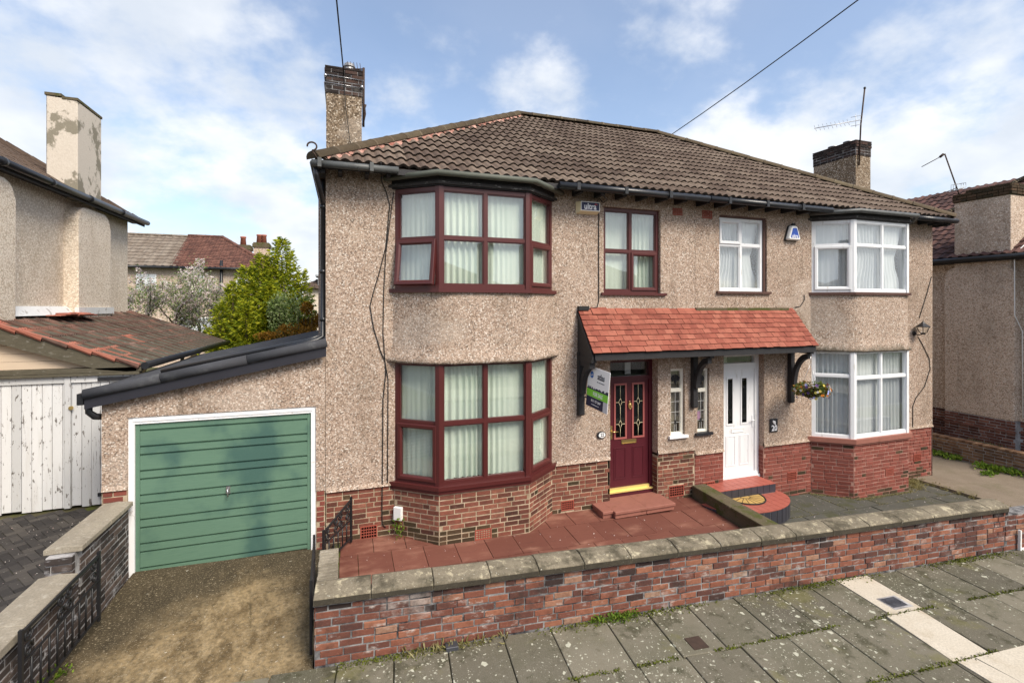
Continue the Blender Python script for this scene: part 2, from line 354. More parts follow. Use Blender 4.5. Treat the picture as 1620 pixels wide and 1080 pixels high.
def flag_mat():
    k = NT('lichened_paving_flag', .93, .2)
    c = k.mix(k.tone(), (.080, .069, .047), (.195, .172, .125))
    c = k.mix(k.rng(k.noise(1.3, 6, .62), .42, .72, 0, .8), c, (.085, .080, .045))
    c = k.mix(k.rng(k.noise(130, 3, .75), .35, .8, 0, .55), c, (.24, .235, .20))
    c = k.mix(k.rng(k.noise(.8, 3), .5, .72, 0, .3), c, (.21, .19, .15))
    c = k.mix(k.rng(k.noise(4.2, 7, .7), .50, .66, 0, .7), c, (.045, .044, .022))
    c = k.mix(k.rng(k.noise(1.9, 5, .6), .56, .68, 0, .5), c, (.16, .15, .05))
    c = k.mix(k.rng(k.noise(24, 5, .7), .56, .72, 0, .45), c, (.30, .285, .22))
    c = k.mix(k.rng(k.noise(33, 2, .5), .72, .75, 0, .9), c, (.60, .58, .48))
    # pale lichen rosettes: warped round spots of two sizes, thick here and thin there
    wn = k.n('TexNoise'); wn.inputs['Scale'].default_value = 17; wn.inputs['Detail'].default_value = 5
    k.l(k.pos(), wn.inputs['Vector'])
    mv = k.n('Mix'); mv.data_type = 'VECTOR'; mv.inputs[0].default_value = .085
    k.l(k.pos(), mv.inputs[4]); k.l(wn.outputs['Color'], mv.inputs[5])
    mask = k.rng(k.noise(1.15, 4, .6), .44, .60)
    for sc_, th, amt in ((9.5, .20, .9), (21, .21, .85), (40, .22, .7)):
        v = k.n('TexVoronoi'); v.inputs['Scale'].default_value = sc_; k.l(mv.outputs[1], v.inputs['Vector'])
        s2 = k.n('SeparateColor'); k.l(v.outputs['Color'], s2.inputs[0])
        r = k.math('MULTIPLY', s2.outputs[0], th * 1.55)
        d = k.math('SUBTRACT', r, v.outputs['Distance'])
        f = k.rng(d, .0, .06, 0, 1)
        pick = k.rng(k.math('ADD', s2.outputs[1], k.math('MULTIPLY', mask, .62)), .80, .86)
        f = k.math('MULTIPLY', k.math('MULTIPLY', f, pick), amt)
        c = k.mix(f, c, k.mix(k.noise(30, 3), (.36, .36, .27), (.66, .65, .53)))
    k.col(c); k.bump(k.noise(90, 5, .75), .9, .006); return k.m
M['flag'] = flag_mat()

def paver_mat():
    k = NT('dark_block_paver', .85, .25)
    c = k.ramp(k.tone(), [(0, (.030, .028, .028)), (.6, (.052, .048, .046)), (1, (.075, .068, .062))])
    c = k.mix(k.rng(k.noise(36, 3, .6), .68, .72, 0, .6), c, (.42, .40, .36))
    k.col(c); k.bump(k.noise(80, 4), .4, .004); return k.m
M['paver'] = paver_mat()
M['moss'] = plain('moss', (.10, .115, .018), .95, .45, 20, .1, .8, 60)
M['iron'] = plain('black_wrought_iron', (.012, .012, .014), .5, .3, 20, .5, .3, 80)
M['vent_red'] = plain('terracotta_vent', (.30, .075, .050), .75, .2, 12, .3)
M['hole'] = plain('vent_dark', (.012, .009, .009), .95)
M['text_white'] = plain('white_print', (.82, .82, .84), .5, .02)
M['text_dark'] = plain('dark_print', (.03, .035, .06), .5, .05)
M['navy'] = plain('navy_print', (.012, .014, .055), .4, .05)
M['blue'] = plain('blue_print', (.025, .085, .42), .4, .05)
M['sky_blue'] = plain('light_blue_print', (.08, .28, .62), .4, .05)
M['lime'] = plain('green_print', (.22, .62, .05), .4, .05)
M['redprint'] = plain('red_print', (.55, .03, .03), .4, .05)
M['alarm_cream'] = plain('aged_cream_plastic', (.82, .71, .47), .45, .08, 8)
M['alarm_white'] = plain('white_plastic', (.82, .82, .80), .35, .03)
M['sign_white'] = plain('sign_board_white', (.86, .86, .88), .45, .03)
M['grey_panel'] = plain('grey_print', (.55, .55, .60), .5, .03)
M['coir'] = plain('coir_mat', (.46, .30, .105), .95, .3, 60, .1, .8, 160)
M['rubber'] = plain('black_rubber', (.015, .014, .013), .8, .3)
M['aluminium'] = plain('dull_aluminium', (.38, .38, .38), .45, .2, 20, .5, 0, 40, .7)
M['rust'] = plain('rusty_pole', (.055, .035, .026), .8, .4, 20, .3, .4, 60)
M['cable'] = plain('black_cable', (.014, .013, .013), .6, .2)
M['cover'] = plain('iron_cover', (.065, .068, .080), .55, .3, 20, .5, .3, 60, .3)
M['terracotta'] = plain('terracotta_pot', (.34, .12, .075), .8, .2, 10)
M['bark'] = plain('bark', (.065, .052, .030), .95, .35, 14, .1, .8, 40)
M['stained_leading'] = plain('window_leading', (.45, .45, .44), .5, .1)
M['mauve_glass'] = plain('mauve_stained_glass', (.34, .19, .30), .3, .1)

def leaf_mat(name, stops, trans=.35):
    k = NT(name, .6, .25)
    g = k.n('NewGeometry'); c = k.ramp(g.outputs['Random Per Island'], stops)
    k.col(c)
    nt = k.nt; out = [n for n in nt.nodes if n.type == 'OUTPUT_MATERIAL'][0]
    tl = k.n('BsdfTranslucent'); k.l(c, tl.inputs[0])
    mx = k.n('MixShader'); mx.inputs[0].default_value = trans
    k.l(k.b.outputs[0], mx.inputs[1]); k.l(tl.outputs[0], mx.inputs[2]); k.l(mx.outputs[0], out.inputs[0])
    return k.m
M['leaf_gold'] = leaf_mat('golden_conifer', [(0, (.08, .13, .012)), (.3, (.20, .26, .015)), (.65, (.38, .41, .02)), (1, (.56, .55, .04))])
M['leaf_green'] = leaf_mat('green_leaf', [(0, (.055, .095, .02)), (.5, (.11, .16, .035)), (1, (.20, .25, .07))])
M['leaf_varieg'] = leaf_mat('pale_variegated_leaf', [(0, (.09, .15, .03)), (.5, (.20, .28, .09)), (1, (.42, .47, .24))])
M['leaf_orange'] = leaf_mat('orange_leaf', [(0, (.14, .085, .012)), (.5, (.28, .14, .015)), (1, (.40, .20, .025))])
M['leaf_weed'] = leaf_mat('weed_leaf', [(0, (.06, .12, .01)), (.5, (.13, .22, .02)), (1, (.26, .34, .05))])
M['leaf_dry'] = leaf_mat('dry_grass', [(0, (.16, .14, .05)), (.5, (.28, .25, .10)), (1, (.42, .38, .20))])
M['blossom'] = leaf_mat('apple_blossom', [(0, (.55, .38, .38)), (.4, (.70, .60, .57)), (1, (.82, .79, .75))])
for nm, c in (('petal_white', (.82, .80, .74)), ('petal_blue', (.36, .40, .72)), ('petal_red', (.22, .015, .035)), ('petal_orange', (.62, .20, .02)), ('petal_yellow', (.70, .58, .10)), ('petal_purple', (.07, .03, .13))):
    M[nm] = plain(nm, c, .6, .15, 30)
# ================================================================ geometry helpers
WT = {}                                        # world offset of each object that parents others
def bm_new(): return bmesh.new()
def box(bm, x0, x1, y0, y1, z0, z1, X=None, mi=0):
    vs = [bm.verts.new(p if X is None else X @ Vector(p)) for p in
          ((x0,y0,z0),(x1,y0,z0),(x1,y1,z0),(x0,y1,z0),(x0,y0,z1),(x1,y0,z1),(x1,y1,z1),(x0,y1,z1))]
    for f in ((0,3,2,1),(4,5,6,7),(0,1,5,4),(1,2,6,5),(2,3,7,6),(3,0,4,7)):
        fc = bm.faces.new([vs[i] for i in f]); fc.material_index = mi
    return vs
def prism(bm, pts, vec, X=None, mi=0):
    """closed outline pts (3-D) swept along vec"""
    v = Vector(vec)
    a = [Vector(p) for p in pts]; b = [p + v for p in a]
    if X is not None: a = [X @ p for p in a]; b = [X @ p for p in b]
    A = [bm.verts.new(p) for p in a]; B = [bm.verts.new(p) for p in b]
    n = len(A); fs = [bm.faces.new(A[::-1]), bm.faces.new(B)]
    for i in range(n): fs.append(bm.faces.new((A[i], A[(i+1) % n], B[(i+1) % n], B[i])))
    for f in fs: f.material_index = mi
def poly_prism(bm, xy, z0, z1, X=None, mi=0):
    prism(bm, [(x, y, z0) for x, y in xy], (0, 0, z1 - z0), X, mi)
def tube(bm, pts, r, n=8, cap=True, mi=0):
    P = [Vector(p) for p in pts]; rings = []
    rr = r if isinstance(r, (list, tuple)) else [r] * len(P)
    up = None
    for i, p in enumerate(P):
        d = (P[min(i+1, len(P)-1)] - P[max(i-1, 0)]).normalized()
        if up is None: up = Vector((0,0,1)) if abs(d.z) < .9 else Vector((1,0,0))
        a = d.cross(up).normalized(); b = a.cross(d).normalized(); up = b
        rings.append([bm.verts.new(p + (a*math.cos(2*math.pi*k/n) + b*math.sin(2*math.pi*k/n)) * rr[i]) for k in range(n)])
    for r0, r1 in zip(rings, rings[1:]):
        for k in range(n):
            f = bm.faces.new((r0[k], r0[(k+1)%n], r1[(k+1)%n], r1[k])); f.material_index = mi; f.smooth = True
    if cap:
        f = bm.faces.new(rings[0][::-1]); f.material_index = mi
        f = bm.faces.new(rings[-1]); f.material_index = mi
def quad(bm, pts, mi=0):
    f = bm.faces.new([bm.verts.new(p) for p in pts]); f.material_index = mi; return f
def ball(bm, c, r, seg=10, sc=(1,1,1), mi=0):
    res = bmesh.ops.create_uvsphere(bm, u_segments=seg, v_segments=max(5, seg//2), radius=r,
            matrix=Matrix.Translation(c) @ Matrix.Diagonal((*sc, 1)))
    fs = set(f for v in res['verts'] for f in v.link_faces)
    for f in fs: f.smooth = True; f.material_index = mi
def bevel(bm, w, seg=1):
    bmesh.ops.bevel(bm, geom=bm.edges[:], offset=w, segments=seg, affect='EDGES', profile=.6)
def mesh_of(name, bm, mats, fix=True):
    if fix: bmesh.ops.recalc_face_normals(bm, faces=bm.faces[:])
    me = bpy.data.meshes.new(name); bm.to_mesh(me); bm.free()
    for m in (mats if isinstance(mats, (list, tuple)) else [mats]): me.materials.append(M[m] if isinstance(m, str) else m)
    return me
def put(name, me, parent=None, X=None, kind=None, label=None):
    """link a mesh whose coordinates (or matrix X) are in world space"""
    o = bpy.data.objects.new(name, me); C.objects.link(o)
    off = WT.get(parent.name, Vector((0,0,0))) if parent else Vector((0,0,0))
    T = Matrix.Translation(-off)
    if parent: o.parent = parent
    o.matrix_local = T @ X if X is not None else T
    WT[o.name] = Vector((0,0,0))
    if kind: o['kind'] = kind
    if label: o['label'] = label
    return o
def obj(name, bm, mats, parent=None, kind=None, label=None, fix=True):
    return put(name, mesh_of(name, bm, mats, fix), parent, None, kind, label)
def tag(o, label, cat, group=None):
    o['label'] = label; o['category'] = cat
    if group: o['group'] = group
    return o
def thing(name, label, cat, loc, group=None):
    o = bpy.data.objects.new(name, None); C.objects.link(o); o.empty_display_size = .2
    o.location = loc; WT[o.name] = Vector(loc)
    return tag(o, label, cat, group)
def single(name, bm, mats, label, cat, base=None, group=None, fix=True):
    """a thing that is one mesh; its origin is moved to its base"""
    me = mesh_of(name, bm, mats, fix)
    co = [v.co for v in me.vertices]
    if base is None:
        base = Vector((sum(c.x for c in co)/len(co), sum(c.y for c in co)/len(co), min(c.z for c in co)))
    base = Vector(base); me.transform(Matrix.Translation(-base))
    o = bpy.data.objects.new(name, me); C.objects.link(o); o.location = base; WT[o.name] = base
    return tag(o, label, cat, group)
def struct(name, bm, mats, fix=True):
    return obj(name, bm, mats, None, 'structure', None, fix)

def frame(p0, p1, z=0.0, slope=0.0):
    """x along p0->p1, y into the wall (left of the direction), z up"""
    d = Vector((p1[0]-p0[0], p1[1]-p0[1], 0)).normalized(); ex = Vector((d.x, d.y, slope)).normalized()
    ey = Vector((-d.y, d.x, 0)); ez = ex.cross(ey)
    X = Matrix.Identity(4)
    for i, e in enumerate((ex, ey, ez)):
        for j in range(3): X[j][i] = e[j]
    X.translation = Vector((p0[0], p0[1], z)); return X

def project(p):
    s, c = math.sin(PSI), math.cos(PSI)
    d = p.x*s + p.y*c
    if d < .1: return None
    return (810 + 770*(p.x*c - p.y*s)/d, 486 - 770*(p.z-3.4)/d, d)
def in_frame(p, m=30):
    q = project(p)
    return q is not None and -m < q[0] < 1620+m and -m < q[1] < 1080+m

def pieces(parent, name, specs, stuff_name=None, limit=300, label=None):
    """specs: (mesh, world matrix). The ones that show largest become parts, the rest one joined part."""
    order = []
    for i, (me, X) in enumerate(specs):
        p = X.translation; order.append((0 if in_frame(p, 60) else 1, (p - CAM).length, i))
    order.sort()
    keep = [i for _, _, i in order[:limit]]; rest = [i for _, _, i in order[limit:]]
    for i in sorted(keep): put(name, specs[i][0], parent, specs[i][1])
    if rest: joined(stuff_name or name + 's', [specs[i] for i in rest], parent)
def joined(name, specs, parent=None):
    V, F, MI = [], [], []
    mats = []
    for me, X in specs:
        b = len(V); V.extend([(X @ v.co)[:] for v in me.vertices])
        off = []
        for m in me.materials:
            if m not in mats: mats.append(m)
            off.append(mats.index(m))
        for f in me.polygons:
            F.append([b + v for v in f.vertices]); MI.append(off[f.material_index] if off else 0)
    me = bpy.data.meshes.new(name); me.from_pydata(V, [], F)
    for m in mats: me.materials.append(m)
    me.polygons.foreach_set('material_index', MI); me.update()
    return put(name, me, parent, None, 'stuff')

# ---- shared small meshes
def brick_mesh(matname, L=.215, H=.0605, D=.06, ch=.004, nm='brick'):
    bm = bm_new()
    a = [(-L/2, .0, 0), (L/2, .0, 0), (L/2, .0, H), (-L/2, .0, H)]
    fr = [bm.verts.new((x + (ch if x < 0 else -ch), y, z + (ch if z == 0 else -ch))) for x, y, z in a]
    md = [bm.verts.new((x, ch, z)) for x, y, z in a]
    bk = [bm.verts.new((x, D, z)) for x, y, z in a]
    bm.faces.new(fr)
    for i in range(4):
        j = (i+1) % 4
        bm.faces.new((fr[i], md[i], md[j], fr[j])); bm.faces.new((md[i], bk[i], bk[j], md[j]))
    return mesh_of(nm, bm, matname)
def box_mesh(nm, mat, x, y, z, bev=0.0):
    bm = bm_new(); box(bm, -x/2, x/2, -y/2, y/2, 0, z)
    if bev: bevel(bm, bev)
    return mesh_of(nm, bm, mat)

def brick_specs(me, X, L, z0, n, h=.075, bl=.225, holes=(), proud=.006, header=.22, jit=.002, seed=1, meL=.215, start=0, H=.065):
    """courses of bricks on wall frame X (x along, y inward). holes: (u0,u1,z0,z1) in wall coordinates"""
    r = random.Random(seed); out = []
    for c in range(n):
        zc = z0 + c*h; u = -bl * (.5 if (c + start) % 2 else 0.) - (0.07 if c % 4 == 1 else 0)
        while u < L - .02:
            w = bl if r.random() > header else bl/2
            segs = [(max(u, 0.), min(u + w, L))]
            for (a, b, za, zb) in holes:
                if zc + H*.5 > za and zc + H*.5 < zb:
                    ns = []
                    for (s, e) in segs:
                        if e <= a or s >= b: ns.append((s, e))
                        else:
                            if s < a: ns.append((s, a))
                            if e > b: ns.append((b, e))
                    segs = ns
            for (s, e) in segs:
                ln = e - s - .0145
                if ln < .03: continue
                out.append((me, X @ Matrix.Translation(((s+e)/2 + r.uniform(-jit, jit), -proud + r.uniform(-jit, jit)*1.5, zc + r.uniform(-jit, jit)))
                    @ Matrix.Rotation(r.uniform(-.006, .006), 4, 'Y') @ Matrix.Diagonal((ln/meL, 1, 1, 1))))
            u += w
    return out

def wall_sheet(bm, X, x0, x1, z0, z1, holes=(), depth=.25, mi=0, reveal=True):
    """front face at y=0 with rectangular holes, reveals running inwards"""
    xs = sorted({x0, x1, *[min(max(h[i], x0), x1) for h in holes for i in (0, 1)]})
    zs = sorted({z0, z1, *[min(max(h[i], z0), z1) for h in holes for i in (2, 3)]})
    inh = lambda x, z: any(h[0] < x < h[1] and h[2] < z < h[3] for h in holes)
    vc = {}
    def V(x, z):
        if (x, z) not in vc: vc[(x, z)] = bm.verts.new(X @ Vector((x, 0, z)))
        return vc[(x, z)]
    for a, b in zip(xs, xs[1:]):
        for c, d in zip(zs, zs[1:]):
            if not inh((a+b)/2, (c+d)/2):
                f = bm.faces.new((V(a,c), V(b,c), V(b,d), V(a,d))); f.material_index = mi
    if reveal:
        for (a, b, c, d) in holes:
            low = c <= z0 + 1e-6; c = max(c, z0); d = min(d, z1)
            for (p, q) in (((a,c),(a,d)), ((b,d),(b,c)), ((a,d),(b,d))) + (() if low else (((b,c),(a,c)),)):
                f = bm.faces.new([bm.verts.new(X @ Vector(t)) for t in ((p[0],0,p[1]),(q[0],0,q[1]),(q[0],depth,q[1]),(p[0],depth,p[1]))]); f.material_index = mi

def roof_frame(o, ex, ey):
    ex = Vector(ex).normalized(); ey = Vector(ey).normalized(); ez = ex.cross(ey)
    X = Matrix.Identity(4)
    for i, e in enumerate((ex, ey, ez)):
        for j in range(3): X[j][i] = e[j]
    X.translation = Vector(o); return X

def tile_mesh(nm, mat, w, L, prof, thick=.018, edge='tile_edge'):
    """prof: list of (x, z) across the width; the tile runs up y from 0 to L, front edge thick"""
    bm = bm_new(); n = len(prof)
    a = [bm.verts.new((x, 0, z + thick)) for x, z in prof]
    b = [bm.verts.new((x, L, z + .004)) for x, z in prof]
    c = [bm.verts.new((x, .0, z)) for x, z in prof]
    for i in range(n-1):
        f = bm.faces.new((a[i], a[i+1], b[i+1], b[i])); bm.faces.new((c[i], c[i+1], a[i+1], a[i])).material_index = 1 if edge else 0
    d = [bm.verts.new((prof[i][0], L, prof[i][1] - .01)) for i in (0, n-1)]
    bm.faces.new((a[0], b[0], d[0], c[0])); bm.faces.new((a[-1], c[-1], d[1], b[-1]))
    return mesh_of(nm, bm, (mat, edge) if edge else mat)
def roll_prof(w, rolls, h, rw, seg=5):
    P = [(0, 0)]
    step = w / rolls
    for k in range(rolls):
        c = step * (k + .5)
        for i in range(seg + 1):
            t = i / seg; P.append((c - rw/2 + rw*t, h*math.sin(math.pi*t)))
    P.append((w, 0)); return P

def clip_tile(me, X, planes):
    """cut a tile where it crosses a hip; returns None when nothing is left"""
    bm = bmesh.new(); bm.from_mesh(me); bm.transform(X)
    for co, no in planes:
        bmesh.ops.bisect_plane(bm, geom=bm.verts[:] + bm.edges[:] + bm.faces[:], plane_co=co, plane_no=no, clear_outer=True)
    if len(bm.faces) < 1: bm.free(); return None
    bm.transform(X.inverted())
    m = bpy.data.meshes.new(me.name); bm.to_mesh(m); bm.free()
    for mt in me.materials: m.materials.append(mt)
    return m
def tile_specs(me, X, nx, ny, px, py, planes=(), jit=.003, seed=3, w=None, L=None, alt=None, stagger=0., x0=0.):
    r = random.Random(seed); out = []
    w = w or px; L = L or py*1.2
    for j in range(ny):
        for i in range(nx):
            u = x0 + i*px + (stagger if j % 2 else 0)
            T = X @ Matrix.Translation((u + r.uniform(-jit, jit)*.5, j*py + r.uniform(-jit, jit), r.uniform(0, jit))) @ Matrix.Rotation(r.uniform(-.004, .004), 4, 'Z')
            mm = me if alt is None else alt(i, j, r, me)
            if mm is None: continue
            cs = [T @ Vector(p) for p in ((0,0,0),(w,0,0),(w,L,0),(0,L,0))]
            ds = [[(c - Vector(co)).dot(Vector(no)) for c in cs] for co, no in planes]
            if any(min(d) > -.02 for d in ds): continue
            if any(max(d) > 0 for d in ds):
                mm = clip_tile(mm, T, planes)
                if mm is None: continue
            out.append((mm, T))
    return out

def ridge_line(me, p0, p1, L=.42):
    p0, p1 = Vector(p0), Vector(p1); d = p1 - p0; n = max(1, int(round(d.length / L))); ey = d.normalized()
    ex = ey.cross(Vector((0,0,1))).normalized(); ez = ex.cross(ey); out = []
    for i in range(n):
        X = Matrix.Identity(4)
        for k, e in enumerate((ex, ey, ez)):
            for j in range(3): X[j][k] = e[j]
        X.translation = p0 + d * (i / n) + Vector((rnd.uniform(-.004, .004), 0, rnd.uniform(0, .008)))
        out.append((me, X @ Matrix.Diagonal((1, d.length / n / L, 1, 1))))
    return out
def ridge_mesh(mat, r=.125, L=.42, nm='ridge_tile'):
    bm = bm_new(); k = 8; rows = []
    for y, q in ((0, r), (L - .03, r*.97), (L - .03, r*1.05), (L + .012, r*1.05)):
        rows.append([bm.verts.new((q*math.cos(math.pi*t/k), y, q*math.sin(math.pi*t/k)*.82)) for t in range(k+1)])
    for a, b in zip(rows, rows[1:]):
        for i in range(k): bm.faces.new((a[i], a[i+1], b[i+1], b[i])).smooth = True
    bm.faces.new(rows[0]); bm.faces.new(rows[-1][::-1])
    return mesh_of(nm, bm, mat)

# ---- windows
def curtain(bm, X, w, z0, z1, y=.11, amp=.018, pitch=.085, seed=0, wave=.5, gather=None, ext=(0, 0)):
    r = random.Random(seed); n = max(24, int((w + ext[0] + ext[1]) / .011)); rows = 7
    ph = [r.uniform(0, 6.28) for _ in range(4)]
    g = []
    for j in range(rows):
        t = j / (rows - 1); row = []
        for i in range(n + 1):
            x = -ext[0] + (w + ext[0] + ext[1]) * i / n
            xx = x + .010*math.sin(x*9 + ph[0])*(1-t)*wave
            s = math.sin(xx*2*math.pi/pitch + ph[1] + 1.4*math.sin(xx*5.3 + ph[2]) + .5*math.sin(xx*13+ph[3]))
            a = amp * (.55 + .45*math.sin(x*4.1 + ph[3])) * (.75 + .35*(1-t))
            dx = 0
            if gather: dx = gather(x / w, t) * w
            row.append(bm.verts.new(X @ Vector((x + dx, y + a*s, z0 + (z1-z0)*t))))
        g.append(row)
    for a, b in zip(g, g[1:]):
        for i in range(n): bm.faces.new((a[i], a[i+1], b[i+1], b[i])).smooth = True

def win_panel(X, w, z0, z1, cols, rows, sashes=(), fw=.055, mw=.05, d0=0., d1=.07, bead=.016, skip_side=()):
    """frame of one flat window; returns (frame bmesh adder, panes, sash rectangles). cols/rows are centre lines"""
    xs = [0.] + list(cols) + [w]; zs = [z0] + list(rows) + [z1]
    rects = {}
    for i in range(len(xs)-1):
        for j in range(len(zs)-1):
            a = xs[i] + (fw if i == 0 else mw/2); b = xs[i+1] - (fw if i == len(xs)-2 else mw/2)
            c = zs[j] + (fw if j == 0 else mw/2); d = zs[j+1] - (fw if j == len(zs)-2 else mw/2)
            rects[(i, j)] = (a, b, c, d)
    def draw(bm):
        box(bm, 0, fw, d0, d1, z0, z1, X); box(bm, w-fw, w, d0, d1, z0, z1, X)
        for cx in cols: box(bm, cx-mw/2, cx+mw/2, d0+.002, d1, z0+fw, z1-fw, X)
        segs = [(xs[i] + (fw if i == 0 else mw/2), xs[i+1] - (fw if i == len(xs)-2 else mw/2)) for i in range(len(xs)-1)]
        box(bm, fw, w-fw, d0+.001, d1, z0, z0+fw, X); box(bm, fw, w-fw, d0+.001, d1, z1-fw, z1, X)
        for rz in rows:
            for a, b in segs: box(bm, a, b, d0+.003, d1, rz-mw/2, rz+mw/2, X)
        for k, (a, b, c, d) in rects.items():
            if k in sashes: continue
            ring(bm, X, a, b, c, d, bead, d0+.014, d1-.005)
    return draw, rects
def ring(bm, X, a, b, c, d, t, y0, y1):
    box(bm, a, a+t, y0, y1, c, d, X); box(bm, b-t, b, y0, y1, c, d, X)
    box(bm, a+t, b-t, y0, y1, c, c+t, X); box(bm, a+t, b-t, y0, y1, d-t, d, X)
def sash_ring(bm, X, a, b, c, d, t=.055, y0=-.022, y1=.04):
    """mitred, chamfered opening light"""
    def pts(i, y): return [(a+i, y, c+i), (b-i, y, c+i), (b-i, y, d-i), (a+i, y, d-i)]
    loops = [[bm.verts.new(X @ Vector(p)) for p in pts(i, y)] for i, y in ((-.012, y1), (-.012, y0+.006), (-.004, y0), (t*.62, y0+.002), (t, y0+.022), (t, y1))]
    for l0, l1 in zip(loops, loops[1:]):
        for k in range(4): bm.faces.new((l0[k], l0[(k+1)%4], l1[(k+1)%4], l1[k]))
def pane(parent, X, a, b, c, d, y=.032, mat='glass', m=.0):
    bm = bm_new(); box(bm, a+m, b-m, y, y+.006, c+m, d-m, X); return obj('pane', bm, mat, parent)

# ---- lettering
TXT = {}
def text_mesh(key, body, mat, size, ext=.001):
    cu = bpy.data.curves.new('lettering', 'FONT'); cu.body = body; cu.size = size; cu.extrude = ext; cu.offset = size*.018
    cu.align_x = 'CENTER'; cu.align_y = 'CENTER'; cu.resolution_u = 3
    o = bpy.data.objects.new('lettering', cu); C.objects.link(o); TXT[key] = (o, mat)
def bake_text():
    dg = bpy.context.evaluated_depsgraph_get()
    for k, (o, mat) in list(TXT.items()):
        me = bpy.data.meshes.new_from_object(o.evaluated_get(dg)); me.name = 'lettering'
        me.materials.clear(); me.materials.append(M[mat]); TXT[k] = me
        cu = o.data; bpy.data.objects.remove(o); bpy.data.curves.remove(cu)
for a in (('ultra', 'ultra', 'text_white', .15), ('ultra_small', 'ultra', 'text_white', .105), ('firm', 'atlas', 'text_dark', .17), ('firm_sub', 'Sales  Lettings  Management', 'text_dark', .026),
          ('sale', 'FOR SALE', 'text_white', .115), ('phone', '0151 727 2469', 'text_white', .066), ('web', 'www.atlasestateagents.co.uk', 'text_white', .026),
          ('twenty', '20', 'text_white', .15), ('twentytwo', '22', 'text_white', .085), ('water', 'WATER', 'cover', .07)):
    text_mesh(*a)
bake_text()
TXF = lambda X, sx=1, sy=1: X @ Matrix.Rotation(R(90), 4, 'X') @ Matrix.Diagonal((sx, sy, 1, 1))   # stand lettering up on a wall frame
# ================================================================ the setting
FY = 7.6                                         # plane of the house fronts
TH = R(3.5); SL = -0.018                         # the garden wall and pavement run at a slight angle and fall to the right
WO = Vector((-0.273, 5.105, -0.10))              # left foot of the garden wall
UX = Vector((math.cos(TH), -math.sin(TH), 0)); VN = Vector((-math.sin(TH), -math.cos(TH), 0))   # along / towards the street
WX = frame((WO.x, WO.y), (WO.x + UX.x, WO.y + UX.y), WO.z, SL)
def wp(u, v, z=0.0): p = WO + UX*u + VN*v; return Vector((p.x, p.y, WO.z + SL*u + z))

def terrain(x): return -0.62 - 0.045*max(-14., min(26., x))
bm = bm_new(); xs = [-400, -120, -40, -14, -8, -4, 0, 4, 8, 13, 18, 26, 60, 160, 400]; ys = [-400, -120, -40, -14, -6, 0, 6, 15, 30, 60, 140, 500]
g = [[bm.verts.new((x, y, terrain(x) - (0.55 if -8 < y < 9 else 0))) for x in xs] for y in ys]
for a, b in zip(g, g[1:]):
    for i in range(len(xs)-1): bm.faces.new((a[i], a[i+1], b[i+1], b[i]))
struct('ground', bm, 'earth')

# pavement: bedding sheet with single flags on it, kerb and road beyond the lower edge of the picture
bm = bm_new(); box(bm, -14, 30, -3.02, -.0, -.30, -.035, WX)
# (WX looks into the garden with +y, so the street lies at negative y)
pav = struct('pavement', bm, 'path_base')
rows = [(-.76, -.008), (-1.50, -.768), (-2.24, -1.508), (-2.98, -2.248)]
fl = {}
def flag_mesh(w, d, mat):
    key = (round(w, 2), round(d, 2), mat)
    if key not in fl:
        b = bm_new(); box(b, -w/2, w/2, -d/2, d/2, -.05, 0); bevel(b, .006); fl[key] = mesh_of('paving_flag', b, mat)
    return fl[key]
specs = []
SKEW = R(4.5)
rr = random.Random(11)
for k, (y0, y1) in enumerate(rows):
    u = -7.0 + (0, .36, .17, .45)[k]
    gap = {0: (6.43, 6.97), 1: (6.29, 6.84)}.get(k)
    while u < 16.5:
        w = rr.choice((.54, .60, .60, .66))
        if gap:
            if u < gap[0] and u + w > gap[0] - .22: w = gap[0] - u
            elif gap[0] - .01 <= u < gap[1]: u = gap[1]; continue
        uc = u + w/2; yc = (y0+y1)/2
        S = Matrix.Identity(4); S[0][1] = math.tan(SKEW)
        specs.append((flag_mesh(w - .012, y1 - y0, 'flag'), WX @ Matrix.Translation((uc, yc, rr.uniform(-.008, .0))) @ Matrix.Rotation(rr.uniform(-.003, .003), 4, 'Y') @ S))
        u += w
pieces(pav, 'paving_flag', specs, 'paving_flags')
bm = bm_new(); box(bm, -40, 60, -3.16, -3.02, -.35, -.03, WX); struct('kerb', bm, 'kerb')
bm = bm_new(); box(bm, -60, 90, -9.2, -3.16, -.40, -.14, WX); struct('road', bm, 'road')
bm = bm_new(); box(bm, -40, 60, -11.6, -9.2, -.35, -.03, WX); struct('opposite_pavement', bm, 'flag')

